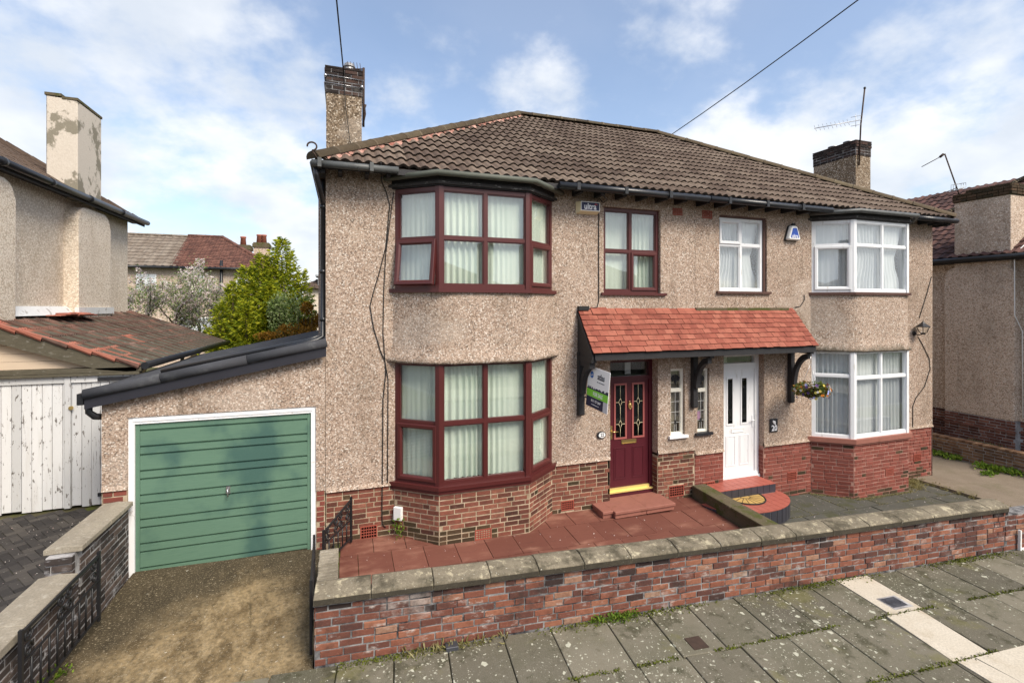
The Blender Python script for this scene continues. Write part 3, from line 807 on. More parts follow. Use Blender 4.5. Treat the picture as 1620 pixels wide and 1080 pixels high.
# garden of the left house: red flags
def g1(x, y): return -.05 - .022*x + .05*(y - 7.6)
bm = bm_new()
def slab(bm, pts, t, zf, dz=0.):
    top = [bm.verts.new((x, y, zf(x, y) + dz)) for x, y in pts]; bot = [bm.verts.new((x, y, zf(x, y) + dz - t)) for x, y in pts]
    bm.faces.new(top); bm.faces.new(bot[::-1])
    for i in range(len(pts)): j = (i+1) % len(pts); bm.faces.new((top[i], bot[i], bot[j], top[j]))
def inner(x): return 5.105 - math.tan(TH)*(x + .273) + .22          # back face of the garden wall
slab(bm, [(-.15, inner(-.15)), (6.23, inner(6.23)), (6.23, 7.85), (-.15, 7.85)], .3, g1, -.022)
court = struct('red_paved_front_garden', bm, 'path_base')
rr = random.Random(5)
yb = [7.72, 7.18, 6.60, 6.02, 5.44, 4.86]
for k in range(5):
    x = -.05 - (.22 if k % 2 else 0)
    while x < 6.2:
        a = max(x, -.06); b = min(x + .455, 6.21); y1, y0 = yb[k] - .004, yb[k+1] + .006
        if b - a > .05:
            lo = [max(y0, inner(t)) for t in (a, b)]
            if y1 - max(lo) > .04:
                bm = bm_new(); dz = rr.uniform(-.003, .004)
                slab(bm, [(a + .004, lo[0]), (b - .004, lo[1]), (b - .004, y1), (a + .004, y1)], .03, g1, dz)
                obj('flagstone', bm, 'red_flag', court)
        x += .455
# garden of the right house: damp grey flags
def g2(x, y): return -.44 - .026*(x - 7.0)
bm = bm_new(); slab(bm, [(6.4, inner(6.4)), (12.40, inner(12.4)), (12.40, 7.9), (6.4, 7.9)], .3, g2, -.02)
court2 = struct('grey_paved_front_garden', bm, 'path_base')
yb = [7.7, 6.75, 5.9, 5.0, 4.1]
for k in range(4):
    x = 6.5 - (.3 if k % 2 else 0)
    while x < 12.35:
        a = max(x, 6.5); b = min(x + .9, 12.38); y1, y0 = yb[k] - .010, yb[k+1] + .014
        lo = [max(y0, inner(t)) for t in (a, b)]
        if b - a > .08 and y1 - max(lo) > .05:
            bm = bm_new(); dz = rr.uniform(-.003, .005)
            slab(bm, [(a + .012, lo[0]), (b - .012, lo[1]), (b - .012, y1), (a + .012, y1)], .03, g2, dz)
            obj('flagstone', bm, 'grey_flag', court2)
        x += .9
# drives
def gd(x, y): return -.105 - .022*(x + 1.5) + (.006*(y - 5))
bm = bm_new(); slab(bm, [(-2.60, 5.0), (-.29, 5.02), (-.29, 7.75), (-2.60, 7.75)], .3, gd)
box(bm, -2.62, -.28, 4.0, 5.0, -.4, -.20)
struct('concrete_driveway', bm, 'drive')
bm = bm_new(); slab(bm, [(-3.4, 4.2), (-.30, 4.2), (-.28, 5.14), (-3.4, 5.2)], .3, lambda x, y: gd(x, 5.0) + (.004 if y > 5 else -.012), .004)
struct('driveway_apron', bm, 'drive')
def gr(x, y): return -.53 - .03*(x - 12.4)
bm = bm_new(); slab(bm, [(12.41, inner(12.4)), (15.32, inner(15.3)), (15.32, 16), (13.1, 16), (13.1, 7.6), (12.41, 7.6)], .3, gr)
struct('right_driveway', bm, 'drive_right')
# left neighbour's block paving, herringbone
def gl(x, y): return .30 - .012*(9.3 - y)
bm = bm_new(); slab(bm, [(-6.2, 2.6), (-2.86, 2.6), (-2.86, 7.5), (-2.93, 7.5), (-2.93, 10.2), (-6.2, 10.2)], .5, gl, -.012)
drv = struct('block_paved_driveway', bm, 'path_base')
b = bm_new(); box(b, -.0985, .0985, -.0485, .0485, -.04, 0); bevel(b, .005); pm = mesh_of('paver', b, 'paver')
specs = []; rr = random.Random(2); q = .1; th = R(38)
for i in range(-60, 60):
    for j in range(-60, 60):
        k = (i - j) % 4
        if k == 0: cx, cy, rot = (i + 1)*q, (j + .5)*q, 0
        elif k == 3: cx, cy, rot = (i + .5)*q, (j + 1)*q, math.pi/2
        else: continue
        X_ = -4.3 + cx*math.cos(th) - cy*math.sin(th); Y_ = 6.5 + cx*math.sin(th) + cy*math.cos(th)
        if -6.0 < X_ < (-2.98 if Y_ < 7.5 else -3.0) and 3.0 < Y_ < 9.22:
            specs.append((pm, Matrix.Translation((X_, Y_, gl(X_, Y_) + rr.uniform(-.003, .003))) @ Matrix.Rotation(th + rot, 4, 'Z')))
pieces(drv, 'paver', specs, 'pavers')
# ================================================================ the pair of houses
XF = Matrix.Translation((0, FY, 0))              # wall frame of the fronts: x = X, y = Y - FY, z = Z
XP = 6.30                                        # party line
EY, EZ = 7.27, 5.43                              # front eaves of the tiles
Q, RZ = 4.66, 8.36
XL, XR = -.38, 13.22
BR = {k: brick_mesh(k) for k in ('brick_house', 'brick_painted', 'brick_wall', 'brick_sooty', 'brick_chimney', 'brick_right', 'brick_yellow', 'brick_black', 'brick_damp')}
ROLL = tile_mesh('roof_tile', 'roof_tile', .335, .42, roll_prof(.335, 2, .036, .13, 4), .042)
RIDGE = ridge_mesh('ridge_tile')

def bay_line(b, off):
    """b = (x0, x1, k, yf): four plan points of the bay pushed outwards by off"""
    x0, x1, k, yf = b; p = FY - yf; L = math.hypot(k, p); nx, ny = p / L, k / L      # outward normal of the left cant is (-nx, -ny)
    # left cant line offset, meets y = FY and y = yf - off
    def lx(y): return x0 + k * (FY - y) / p - off * L / p * 1.0
    def rx(y): return x1 - k * (FY - y) / p + off * L / p
    return [(lx(FY), FY), (lx(yf - off), yf - off), (rx(yf - off), yf - off), (rx(FY), FY)]
def bay_prism(bm, b, off, z0, z1, back=.05):
    P = bay_line(b, off); poly_prism(bm, [P[0], P[1], P[2], P[3], (P[3][0], FY + back), (P[0][0], FY + back)], z0, z1)
def rounded(P, r, n=5):
    out = [Vector(P[0])]
    for a, c, d in zip(P, P[1:], P[2:]):
        a, c, d = Vector(a), Vector(c), Vector(d)
        p = c + (a-c).normalized()*r; q = c + (d-c).normalized()*r
        for i in range(n+1):
            t = i/n; out.append(p*(1-t)**2 + c*2*t*(1-t) + q*t*t)
    out.append(Vector(P[-1])); return out
def apron(parent, b, z0, z1, mat):
    bm = bm_new(); lv = [(z1, .015), ((z0+z1)/2, .02), (z0+.28, .022), (z0+.17, .035), (z0+.09, .062), (z0+.035, .082), (z0, .078), (z0+.004, -.06)]
    rings = []; r_ = random.Random(3)
    for z, o in lv:
        ln = rounded(bay_line(b, o), .24)
        pts = []
        for p, q in zip(ln, ln[1:]):
            m = max(1, int((q-p).length / .12))
            for i in range(m): pts.append(p + (q-p)*i/m)
        pts.append(ln[-1]); rings.append((z, pts))
    n = min(len(p) for _, p in rings); G = []
    for z, pts in rings:
        # resample to n points
        acc = [0.]
        for p, q in zip(pts, pts[1:]): acc.append(acc[-1] + (q-p).length)
        row = []
        for i in range(41):
            s = acc[-1]*i/40; k = max(j for j in range(len(acc)) if acc[j] <= s + 1e-9); k = min(k, len(pts)-2)
            t = (s-acc[k])/max(1e-9, acc[k+1]-acc[k]); p = pts[k] + (pts[k+1]-pts[k])*t
            sag = .035*math.sin(math.pi*i/40)**.7 if z < z0 + .12 else 0
            row.append(bm.verts.new((p.x, p.y, z - sag*.6 + (r_.uniform(-.006, .006) if z < z0+.05 else 0))))
        G.append(row)
    for a, c in zip(G, G[1:]):
        for i in range(40): bm.faces.new((a[i], a[i+1], c[i+1], c[i])).smooth = True
    obj('bay_apron', bm, mat, parent)

def vent(parent, X, x0, x1, z0, z1, nx=6, ny=4, y=-.012):
    bm = bm_new(); box(bm, x0, x1, y+.014, y+.03, z0, z1, X, 1); t = .016
    ring(bm, X, x0, x1, z0, z1, t, y, y+.02)
    for i in range(1, nx): c = x0 + t + (x1-x0-2*t)*i/nx; box(bm, c-.0045, c+.0045, y+.001, y+.016, z0+t, z1-t, X)
    for j in range(1, ny): c = z0 + t + (z1-z0-2*t)*j/ny; box(bm, x0+t, x1-t, y+.002, y+.016, c-.0045, c+.0045, X)
    obj('air_vent', bm, ('vent_red', 'hole'), parent)

def corner_post(bm, P, i, z0, z1, w=.062, o=.014):
    a, c, d = Vector(P[i-1]), Vector(P[i]), Vector(P[i+1])
    d1 = (c-a).normalized(); d2 = (d-c).normalized(); n1 = Vector((d1.y, -d1.x)); n2 = Vector((d2.y, -d2.x))
    m = (n1+n2).normalized() * (o / max(.3, (n1+n2).normalized().dot(n1)))
    mi = -(n1+n2).normalized() * .07
    pts = [c - d1*w + n1*o, c + m, c + d2*w + n2*o, c + d2*w*.6 - n2*.05, c + mi, c - d1*w*.6 - n1*.05]
    poly_prism(bm, [(p.x, p.y) for p in pts], z0, z1)

def bay_window(parent, b, z0, z1, specs, fmat, cmat, seed, sill, sill_mat, open_left=False, name='bay_window', sidew=.05, gathers=None):
    """specs: for the left, front and right face (cols as fractions, rows z, sash cells)"""
    P = bay_line(b, 0); bm = bm_new(); todo = []
    for s in range(3):
        X = frame(P[s], P[s+1]); w = (Vector(P[s+1]) - Vector(P[s])).length
        cols, rows, sashes = specs[s]
        dr, rects = win_panel(X, w, z0, z1, [w*c for c in cols], rows, sashes, fw=.062, mw=sidew)
        dr(bm); todo.append((X, w, rects, sashes))
    for i in (1, 2): corner_post(bm, P, i, z0 - .002, z1 + .002)
    fr = obj(name, bm, fmat, parent)
    for s, (X, w, rects, sashes) in enumerate(todo):
        for k, (a, bb, c, d) in rects.items():
            if k in sashes:
                Xs = X
                if open_left and s == 0:
                    Xs = X @ Matrix.Translation((0, -.02, d)) @ Matrix.Rotation(R(-7.5), 4, 'X') @ Matrix.Translation((0, 0, -d))
                sb = bm_new(); sash_ring(sb, Xs, a, bb, c, d); obj('sash', sb, fmat, fr)
                pane(fr, Xs, a+.05, bb-.05, c+.05, d-.05, .012)
            else: pane(fr, X, a+.010, bb-.010, c+.010, d-.010, .034)
        cb = bm_new(); curtain(cb, X, w, z0 + .055, z1 - .02, .13 if s != 2 else .10, .03 if s != 2 else .018, .095, seed + s, gather=gathers[s] if gathers else None, ext=(-.05 if s else .3, -.05 if s < 2 else .55)); obj('curtain', cb, cmat, fr, fix=False)
    sb = bm_new()
    for (o, za, zb) in sill: bay_prism(sb, b, o, za, zb)
    obj('sill', sb, sill_mat, fr)
    return fr

def flat_window(parent, x0, x1, z0, z1, cols, rows, sashes, fmat, cmat, seed, d0=.06, name='window', fw=.055, gather=None):
    X = XF @ Matrix.Translation((x0, 0, 0)); w = x1 - x0; bm = bm_new()
    dr, rects = win_panel(X, w, z0, z1, [c - x0 for c in cols], rows, sashes, d0=d0, d1=d0+.07, fw=fw)
    dr(bm); fr = obj(name, bm, fmat, parent)
    for k, (a, b, c, d) in rects.items():
        if k in sashes:
            sb = bm_new(); sash_ring(sb, X, a, b, c, d, .05, d0-.02, d0+.04); obj('sash', sb, fmat, fr); pane(fr, X, a+.045, b-.045, c+.045, d-.045, d0+.012)
        else: pane(fr, X, a+.010, b-.010, c+.010, d-.010, d0+.034)
    cb = bm_new(); curtain(cb, X, w, z0+.05, z1-.03, d0+.15, .03, .10, seed, gather=gather); obj('curtain', cb, cmat, fr, fix=False)
    return fr

B1 = (.738, 3.342, .593, 7.134)
B2 = (9.277, 12.10, .593, 7.134)

# ------------------------------------------------ left house
H1 = thing('semi_detached_house', 'pebbledashed semi-detached house with maroon window frames and maroon front door', 'house', (3.0, FY, -.1))
holes1 = [(.80, 3.28, .70, 2.54), (.80, 3.28, 3.62, 5.19), (4.34, 5.53, 3.655, 5.185), (4.47, 5.47, .70, 2.45), (5.75, 6.07, 1.0, 2.255)]
bm = bm_new()
wall_sheet(bm, XF, -.25, XP - .003, .70, 5.56, holes1, .26)
# bell-cast foot of the render
for a, c in ((-.25, .70), (3.40, 4.47), (5.47, XP - .003)):
    prism(bm, [(a, FY, .76), (a, FY - .028, .70), (a, FY + .03, .695), (a, FY + .03, .76)], (c - a, 0, 0))
# render returns into the door recess
box(bm, 4.42, 4.468, FY + .002, FY + .28, .70, 2.45); box(bm, 5.473, 5.52, FY + .002, FY + .28, .66, 2.45)
# flank, rear and flank chimney breast
quad(bm, [(-.25, FY, -.3), (-.25, 16.9, -.3), (-.25, 16.9, 5.5), (-.25, FY, 5.5)])
quad(bm, [(-.25, 16.9, -.5), (XP, 16.9, -.5), (XP, 16.9, 5.5), (-.25, 16.9, 5.5)])
box(bm, -.43, -.24, 9.33, 10.57, -.3, 5.62)
obj('wall', bm, 'pebble', H1, fix=False)
# plinth
bm = bm_new()
for a, c in ((-.25, .80), (3.28, 4.47), (5.47, XP - .003)): box(bm, a + .003, c, FY + .012, FY + .26, -.45, .70)
box(bm, 4.43, 4.468, FY + .012, FY + .28, -.45, .70); box(bm, 5.478, 5.52, FY + .016, FY + .28, -.45, .66)
P = bay_line(B1, .005); poly_prism(bm, [P[0], P[1], P[2], P[3], (P[3][0] - .1, FY + .2), (P[0][0] + .1, FY + .2)], -.45, .655)
pl = obj('plinth', bm, 'mortar_light', H1)
XB = XF @ Matrix.Translation((0, .010, 0))
sp = []
vh1 = [(.232, .477, -.07, .129), (3.518, 3.76, -.088, .078), (5.72, 6.05, -.134, .07)]
for a, c, sd in ((-.245, .775, 1), (3.305, 4.465, 2), (5.475, XP - .008, 3)):
    sp += brick_specs(BR['brick_house'], XB @ Matrix.Translation((a, 0, 0)), c - a, -.195, 12, holes=[(u0 - a, u1 - a, z0, z1) for u0, u1, z0, z1 in vh1], seed=sd, start=sd)
PB = bay_line(B1, .004)
bv = (.54, .80, -.115, .04)
for s in range(3):
    Xs = frame(PB[s], PB[s+1]); L = (Vector(PB[s+1]) - Vector(PB[s])).length
    sp += brick_specs(BR['brick_house'], Xs, L, -.27, 12, holes=[bv] if s == 1 else (), seed=10 + s, start=s, header=.3)
# bricks on the door jamb return that faces the picture
Xj = Matrix.Translation((5.468, FY + .25, 0)) @ Matrix.Rotation(R(-90), 4, 'Z')
sp += brick_specs(BR['brick_house'], Xj, .235, -.12, 10, seed=21, header=0.2)
r_ = random.Random(19)
for i, (me, X_) in enumerate(sp):
    p = X_.translation; gz_ = -.05 - .022*p.x + .05*(p.y - 7.6); hgt = p.z - gz_
    if (p.y < 7.45 and hgt < .19 and r_.random() < .85 and p.x < 2.2) or r_.random() < .05 or (hgt < .08 and r_.random() < .4): sp[i] = (BR['brick_damp'], X_)
pieces(pl, 'brick', sp, 'bricks', 330)
for v in vh1: vent(H1, XB, v[0], v[1], v[2], v[3])
vent(H1, frame(PB[1], PB[2]), *bv)
vent(H1, XF, 5.793, 6.005, 5.12, 5.25, 7, 4)
# roof
def P3(x, y, z): return (x, y, z)
bm = bm_new(); dz = -.012
quad(bm, [(XL, EY, EZ+dz), (XP, EY, EZ+dz), (XP, EY+Q, RZ+dz), (XL+Q, EY+Q, RZ+dz)])
quad(bm, [(XL, EY+2*Q, EZ+dz), (XL, EY, EZ+dz), (XL+Q, EY+Q, RZ+dz)])
quad(bm, [(XP, EY+2*Q, EZ+dz), (XL, EY+2*Q, EZ+dz), (XL+Q, EY+Q, RZ+dz), (XP, EY+Q, RZ+dz)])
rf1 = obj('roof', bm, 'roof_tile', H1, fix=False)
slope = Vector((0, Q, RZ - EZ)); SLEN = slope.length
RFX = roof_frame((0, EY, EZ), (1, 0, 0), slope)
hipL = [(Vector((XL, EY, 0)), Vector((-1, 1, 0)).normalized())]
hipR = [(Vector((XR, EY, 0)), Vector((1, 1, 0)).normalized())]
top = [(Vector((0, EY+Q - .02, 0)), Vector((0, 1, 0)))]
nr = 16; py = SLEN / nr
px1 = (XP - XL) / 21
sp = tile_specs(ROLL, RFX @ Matrix.Translation((XL, 0, 0)), 21, nr, px1, py, hipL + top, seed=31, w=.335, L=.42)
pieces(rf1, 'roof_tile', sp, 'roof_tiles', 330)
for me, X in ridge_line(RIDGE, (XL - .02, EY - .02, EZ + .02), (XL+Q, EY+Q, RZ + .045)): put('hip_tile', me, rf1, X)
for me, X in ridge_line(RIDGE, (XL+Q, EY+Q, RZ + .045), (XP, EY+Q, RZ + .045)): put('ridge_tile', me, rf1, X)
# pink mortar bedding under the hip and ridge, ragged along its lower edge
bm = bm_new(); r_ = random.Random(9); rows_ = [[], [], []]
for i in range(91):
    t = i / 90; p = Vector((XL + Q*t, EY + Q*t, EZ + (RZ-EZ)*t)); dv = Vector((1, -.0, 0)); w = .20 + r_.uniform(-.04, .05)
    q = p + Vector((w, 0, 0))
    rows_[0].append(bm.verts.new(p + Vector((0, 0, .115)))); rows_[1].append(bm.verts.new(p + Vector((w*.75, 0, .070)))); rows_[2].append(bm.verts.new(q + Vector((0, 0, .028))))
for a, c in zip(rows_, rows_[1:]):
    for i in range(90): bm.faces.new((a[i], a[i+1], c[i+1], c[i]))
obj('hip_bedding', bm, 'pink_mortar', rf1)
bm = bm_new(); tube(bm, [(XL - .03 + .06*math.cos(a_), EY - .12 + .0*a_, EZ + .16 + .055*math.sin(a_)) for a_ in [R(x) for x in range(-90, 200, 20)]] , .012, 6)
tube(bm, [(XL - .03, EY - .12, EZ + .105), (XL + .05, EY - .06, EZ + .0), (XL + .1, EY, EZ - .02)], .012, 6)
obj('hip_iron', bm, 'rust', rf1)
# chimney on the flank
def chimney(parent, x0, x1, y0, y1, zb, zt, courses, seed, pot=True, mat='pebble_chimney'):
    bm = bm_new(); box(bm, x0, x1, y0, y1, zb, zt - courses*.075 + .02); ch = obj('chimney', bm, mat, parent)
    bm = bm_new(); box(bm, x0 - .01, x1 + .01, y0 - .01, y1 + .01, zt - courses*.075, zt - .01); obj('chimney_head', bm, 'mortar_dark', ch)
    sp = []
    for c in range(courses):
        o = .022 if c in (courses - 1, courses - 2) else .008
        X = frame((x0 - o, y0 - o), (x1 + o, y0 - o)); sp += brick_specs(BR['brick_chimney'], X, x1 - x0 + 2*o, zt - (courses - c)*.075, 1, seed=seed + c, start=c, header=.3)
        X = frame((x0 - o, y1 + o), (x0 - o, y0 - o)); sp += brick_specs(BR['brick_chimney'], X, y1 - y0 + 2*o, zt - (courses - c)*.075, 1, seed=seed + 50 + c, start=c+1, header=.3)
    for me, X in sp: put('brick', me, ch, X)
    bm = bm_new(); box(bm, x0 - .02, x1 + .02, y0 - .02, y1 + .02, zt, zt + .03); obj('chimney_flaunching', bm, 'brick_chimney', ch)
    return ch
ch1 = chimney(H1, -.30, .31, 9.33, 10.57, 5.3, 7.70, 6, 60)
bm = bm_new(); tube(bm, [(.10, 9.7, 7.72), (.10, 9.7, 7.98)], .095, 12); 
for z_ in (7.80, 7.86, 7.92): tube(bm, [(.10, 9.7, z_), (.10, 9.7, z_ + .015)], .112, 12)
obj('chimney_cowl', bm, 'aluminium', ch1)
# gutters, downpipe, rafter feet, bay top
bm = bm_new(); tube(bm, [(XL - .04, EY - .05, 5.385), (.75, EY - .05, 5.385)], .050, 10); tube(bm, [(XL - .02, EY - .05, 5.385), (XL - .02, 16.9, 5.385)], .045, 8)
for x in (-.34, .35): box(bm, x, x + .05, EY - .125, EY + .0, 5.325, 5.45)
obj('gutter', bm, 'gutter_grey', H1)
bm = bm_new(); tube(bm, [(3.30, EY - .06, 5.382), (XP - .01, EY - .06, 5.377)], .055, 10)
for x in (3.6, 4.5, 5.4): box(bm, x, x + .06, EY - .122, EY + .0, 5.32, 5.44)
obj('gutter', bm, 'gutter_black', H1)
bm = bm_new(); tube(bm, [(-.36, 7.26, 5.33), (-.36, 7.26, 5.22), (-.30, 7.50, 4.98), (-.29, 7.66, 4.90), (-.29, 7.66, 2.98), (-.36, 7.60, 2.93), (-.9, 7.56, 2.80)], .036, 8)
for z_ in (4.85, 3.9, 3.2): tube(bm, [(-.29, 7.66, z_), (-.29, 7.66, z_ + .05)], .045, 8)
tube(bm, [(-.29, 7.72, 5.28), (-.29, 7.72, 2.97)], .024, 6)
obj('downpipe', bm, 'gutter_black', H1)
def rafters(parent, xs):
    for x in xs:
        b_ = bm_new(); box(b_, x - .028, x + .028, EY + .02, FY + .004, 5.31, 5.42); obj('rafter_end', b_, 'black_wood', parent)
rafters(H1, [-.05, .32, .62] + [3.75 + .42*i for i in range(6)])
bm = bm_new(); box(bm, XL, XP, EY - .005, EY + .02, 5.335, EZ - .01); box(bm, XL, XL + .02, EY + .02, 16.9, 5.3, EZ - .01)
box(bm, XL + .02, -.25, EY + .03, FY, 5.28, 5.34)
obj('fascia', bm, 'black_wood', H1)
def bay_head(parent, b, z, gmat):
    bm = bm_new(); bay_prism(bm, b, .13, z + .150, z + .17); obj('bay_roof', bm, 'lead', parent)
    bm = bm_new(); bay_prism(bm, b, .03, z + .0, z + .15); obj('bay_fascia', bm, 'black_wood', parent)
    bm = bm_new(); bay_prism(bm, b, .062, z + .018, z + .062); obj('bay_moulding', bm, 'weathered_board', parent)
    P = bay_line(b, .155); Pa = Vector(P[0]) + (Vector(P[1]) - Vector(P[0]))*.12; Pd = Vector(P[3]) + (Vector(P[2]) - Vector(P[3]))*.12
    bm = bm_new(); tube(bm, [(*Pa, z + .135), (*P[1], z + .150), (*P[2], z + .150), (*Pd, z + .135)], .044, 10); obj('bay_gutter', bm, gmat, parent)
bay_head(H1, B1, 5.195, 'gutter_mossy')
# bay windows
bay_window(H1, B1, 3.68, 5.19, [((), (4.42,), {(0, 0)}), ((.5,), (4.43,), ()), ((), (4.42,), {(0, 0)})], 'maroon', 'curtain_mint', 100, [(.055, 3.622, 3.68)], 'maroon', True)
apron(H1, B1, 2.575, 3.625, 'pebble_apron')
bay_window(H1, B1, .755, 2.60, [((), (1.66,), {(0, 0)}), ((.5,), (1.67,), ()), ((), (1.66,), {(0, 0)})], 'maroon', 'curtain_mint', 120, [(.06, .700, .757), (.035, .645, .702)], 'maroon')
# window over the porch
w1 = flat_window(H1, 4.345, 5.525, 3.66, 5.18, [4.92], [4.41], {(1, 0)}, 'maroon', 'curtain_mint', 140)
bm = bm_new(); box(bm, 4.28, 5.64, FY - .045, FY + .06, 3.615, 3.658); obj('sill', bm, 'maroon', w1)

# stained-glass side lights
def sidelight(parent, x0, x1, z0, z1, rz, sill_mat, sx0, sx1, fmat, mauve):
    X = XF @ Matrix.Translation((x0, 0, 0)); w = x1 - x0; bm = bm_new()
    dr, rects = win_panel(X, w, z0, z1, [], [rz], (), fw=.035, mw=.05, d0=.05, d1=.11, bead=.012); dr(bm)
    fr = obj('side_window', bm, fmat, parent)
    for k, (a, b, c, d) in rects.items(): pane(fr, X, a, b, c, d, .082, 'glass')
    a, b, c, d = rects[(0, 0)]; bm = bm_new(); t = .006; y0, y1 = .074, .081
    for f in (.25, .5, .75): box(bm, a, b, y0, y1, c + (d-c)*f - t/2, c + (d-c)*f + t/2, X)
    m = (a+b)/2; box(bm, m - t/2, m + t/2, y0 - .001, y1, c + (d-c)*.25, d, X)
    for s in (-1, 1): box(bm, m + s*.022 - t/2, m + s*.022 + t/2, y0 - .001, y1, c, c + (d-c)*.2, X)
    obj('leading', bm, 'stained_leading', fr)
    bm = bm_new()                                            # tulip bud low down, open flower in the top light
    zc = c + (d-c)*.25; prism(bm, [X @ Vector((m + .022*math.cos(t_), .070, zc + .045*math.sin(t_))) for t_ in [i*math.pi/5 for i in range(10)]], (0, .006, 0))
    a2, b2, c2, d2 = rects[(0, 1)]; m2 = (a2+b2)/2; h = d2 - c2; hw = (b2-a2)/2
    prism(bm, [X @ Vector((m2 + x*hw, .070, c2 + z*h)) for x, z in ((0, .18), (.24, .40), (.10, .72), (0, .80), (-.10, .72), (-.24, .40))], (0, .006, 0))
    for s in (-1, 1): prism(bm, [X @ Vector((m2 + s*x*hw, .071, c2 + z*h)) for x, z in ((.28, .44), (.62, .38), (.85, .60), (.55, .72), (.20, .74))], (0, .006, 0))
    obj('stained_flower', bm, 'gasket', fr)
    bm = bm_new(); box(bm, a - .02, b + .02, .20, .21, z0, z1, X); obj('room_behind', bm, 'beige_inside', fr)
    if mauve: bm = bm_new(); box(bm, a, m, .083, .086, c + (d-c)*.27, c + (d-c)*.48, X); obj('coloured_pane', bm, 'mauve_glass', fr)
    bm = bm_new(); box(bm, sx0, sx1, FY - .05, FY + .06, z0 - .045, z0 + .004); obj('sill', bm, sill_mat, fr)
sidelight(H1, 5.755, 6.065, 1.005, 2.25, 1.84, 'white_paint', 5.70, 6.12, 'cream_paint', False)

# front doors
def panel_mould(bm, X, a, b, c, d, y, t=.022):
    ring(bm, X, a, b, c, d, t, y - .008, y + .01); box(bm, a + t*1.6, b - t*1.6, y - .005, y + .01, c + t*1.6, d - t*1.6, X)
X = XF @ Matrix.Translation((0, .0, 0)); D0 = .17
bm = bm_new()
box(bm, 4.473, 4.56, D0, D0+.09, .03, 2.44, X); box(bm, 5.40, 5.468, D0, D0+.09, .03, 2.44, X)
box(bm, 4.56, 5.40, D0, D0+.09, 2.06, 2.135, X); box(bm, 4.56, 5.40, D0, D0+.09, 2.39, 2.44, X)
box(bm, 4.473, 5.468, D0-.03, D0+.09, -.07, .03, X)
df = obj('door_frame', bm, 'maroon_door', H1)
bm = bm_new(); box(bm, 4.50, 5.45, D0-.05, D0+.03, .031, .055, X); box(bm, 4.562, 5.398, D0-.005, D0+.03, .055, .105, X); obj('threshold', bm, 'threshold', df)
pane(df, X, 4.56, 5.40, 2.135, 2.39, D0+.04, 'glass')
bm = bm_new(); box(bm, 4.56, 5.40, D0+.25, D0+.26, 2.10, 2.42, X); box(bm, 5.02, 5.14, D0+.22, D0+.24, 2.14, 2.42, X, 1); obj('hall_behind', bm, ('dark_inside', 'white_paint'), df)
bm = bm_new(); y = D0 + .025
box(bm, 4.565, 5.395, y, y+.05, .108, 2.055, X)
for a, c in ((4.66, 4.915), (5.045, 5.30)): panel_mould(bm, X, a, c, .25, .83, y)
dr1 = obj('front_door', bm, 'maroon_door', H1)
for a, c in ((4.66, 4.925), (5.04, 5.305)):
    bm = bm_new(); ring(bm, X, a, c, .985, 2.005, .032, y - .014, y + .004); obj('pane_moulding', bm, 'maroon_pink', dr1)
    bm = bm_new(); box(bm, a + .03, c - .03, y - .004, y - .001, 1.01, 1.98, X); obj('pane', bm, 'glass_dark', dr1)
    bm = bm_new(); box(bm, a + .03, c - .03, y - .0008, y - .0002, 1.01, 1.98, X); obj('pane_backing', bm, 'gasket', dr1)
    m = (a+c)/2; bm = bm_new(); t = .004
    for z_ in (1.26, 1.66):
        for s in (-1, 1):
            for q_ in (-1, 1): tube(bm, [X @ Vector((m, y-.008, z_ + q_*.07)), X @ Vector((m + s*.035, y-.008, z_))], t, 4)
            tube(bm, [X @ Vector((m + s*.035, y-.008, z_)), X @ Vector((m + s*.095, y-.008, z_))], t, 4)
    for za, zb in ((1.02, 1.19), (1.33, 1.59), (1.73, 1.97)): tube(bm, [X @ Vector((m, y-.008, za)), X @ Vector((m, y-.008, zb))], t, 4)
    obj('leading', bm, 'alarm_cream', dr1)
bm = bm_new(); ring(bm, X, 4.815, 5.13, .895, .965, .010, y-.012, y+.01); box(bm, 4.825, 5.12, y-.007, y+.01, .905, .955, X); obj('letterbox', bm, 'gold', dr1)
bm = bm_new(); ball(bm, X @ Vector((4.985, y-.02, 1.60)), .035, 10, (1, .6, 1.25)); tube(bm, [X @ Vector((4.985 + .032*math.cos(t_), y-.035, 1.585 + .05*math.sin(t_))) for t_ in [i*math.pi/6 for i in range(13)]], .007, 5)
ball(bm, X @ Vector((4.985, y-.015, 1.665)), .016); obj('knocker', bm, 'gold', dr1)
bm = bm_new(); box(bm, 4.585, 4.622, y-.010, y+.01, 1.00, 1.24, X); tube(bm, [X @ Vector(p) for p in ((4.603, y-.01, 1.14), (4.603, y-.05, 1.14), (4.63, y-.055, 1.14), (4.72, y-.05, 1.135))], .010, 6); obj('handle', bm, 'gold', dr1)
# cables hanging down the front
bm = bm_new(); yw = FY - .012
tube(bm, [(.50, EY - .1, 5.46), (.53, FY - .05, 5.30), (.60, yw, 5.16), (.66, yw, 4.95), (.60, yw, 4.30), (.50, yw, 3.9), (.42, yw, 3.62), (.37, yw, 3.42), (.42, yw, 3.1), (.52, yw, 2.75), (.59, yw, 2.58), (.60, yw, 2.4), (.56, yw, 2.0), (.55, yw, .72), (.545, FY - .008, .3), (.55, FY - .008, .12), (.60, FY - .008, .07)], .0075, 5)
tube(bm, [(.715, yw, 5.15), (.66, yw, 4.7), (.60, yw, 4.2), (.57, yw, 3.6), (.56, yw, 3.0), (.59, yw, 2.58), (.635, yw, 2.3), (.625, yw, .74)], .0065, 5)
tube(bm, [(4.05, EY - .05, 5.33), (4.22, EY + .0, 5.22), (4.30, FY - .05, 5.23), (4.24, yw, 5.32), (4.20, yw, 5.25), (4.235, yw, 5.0), (4.235, yw, 3.5), (4.20, yw, 3.40), (4.02, yw, 3.37)], .008, 5)
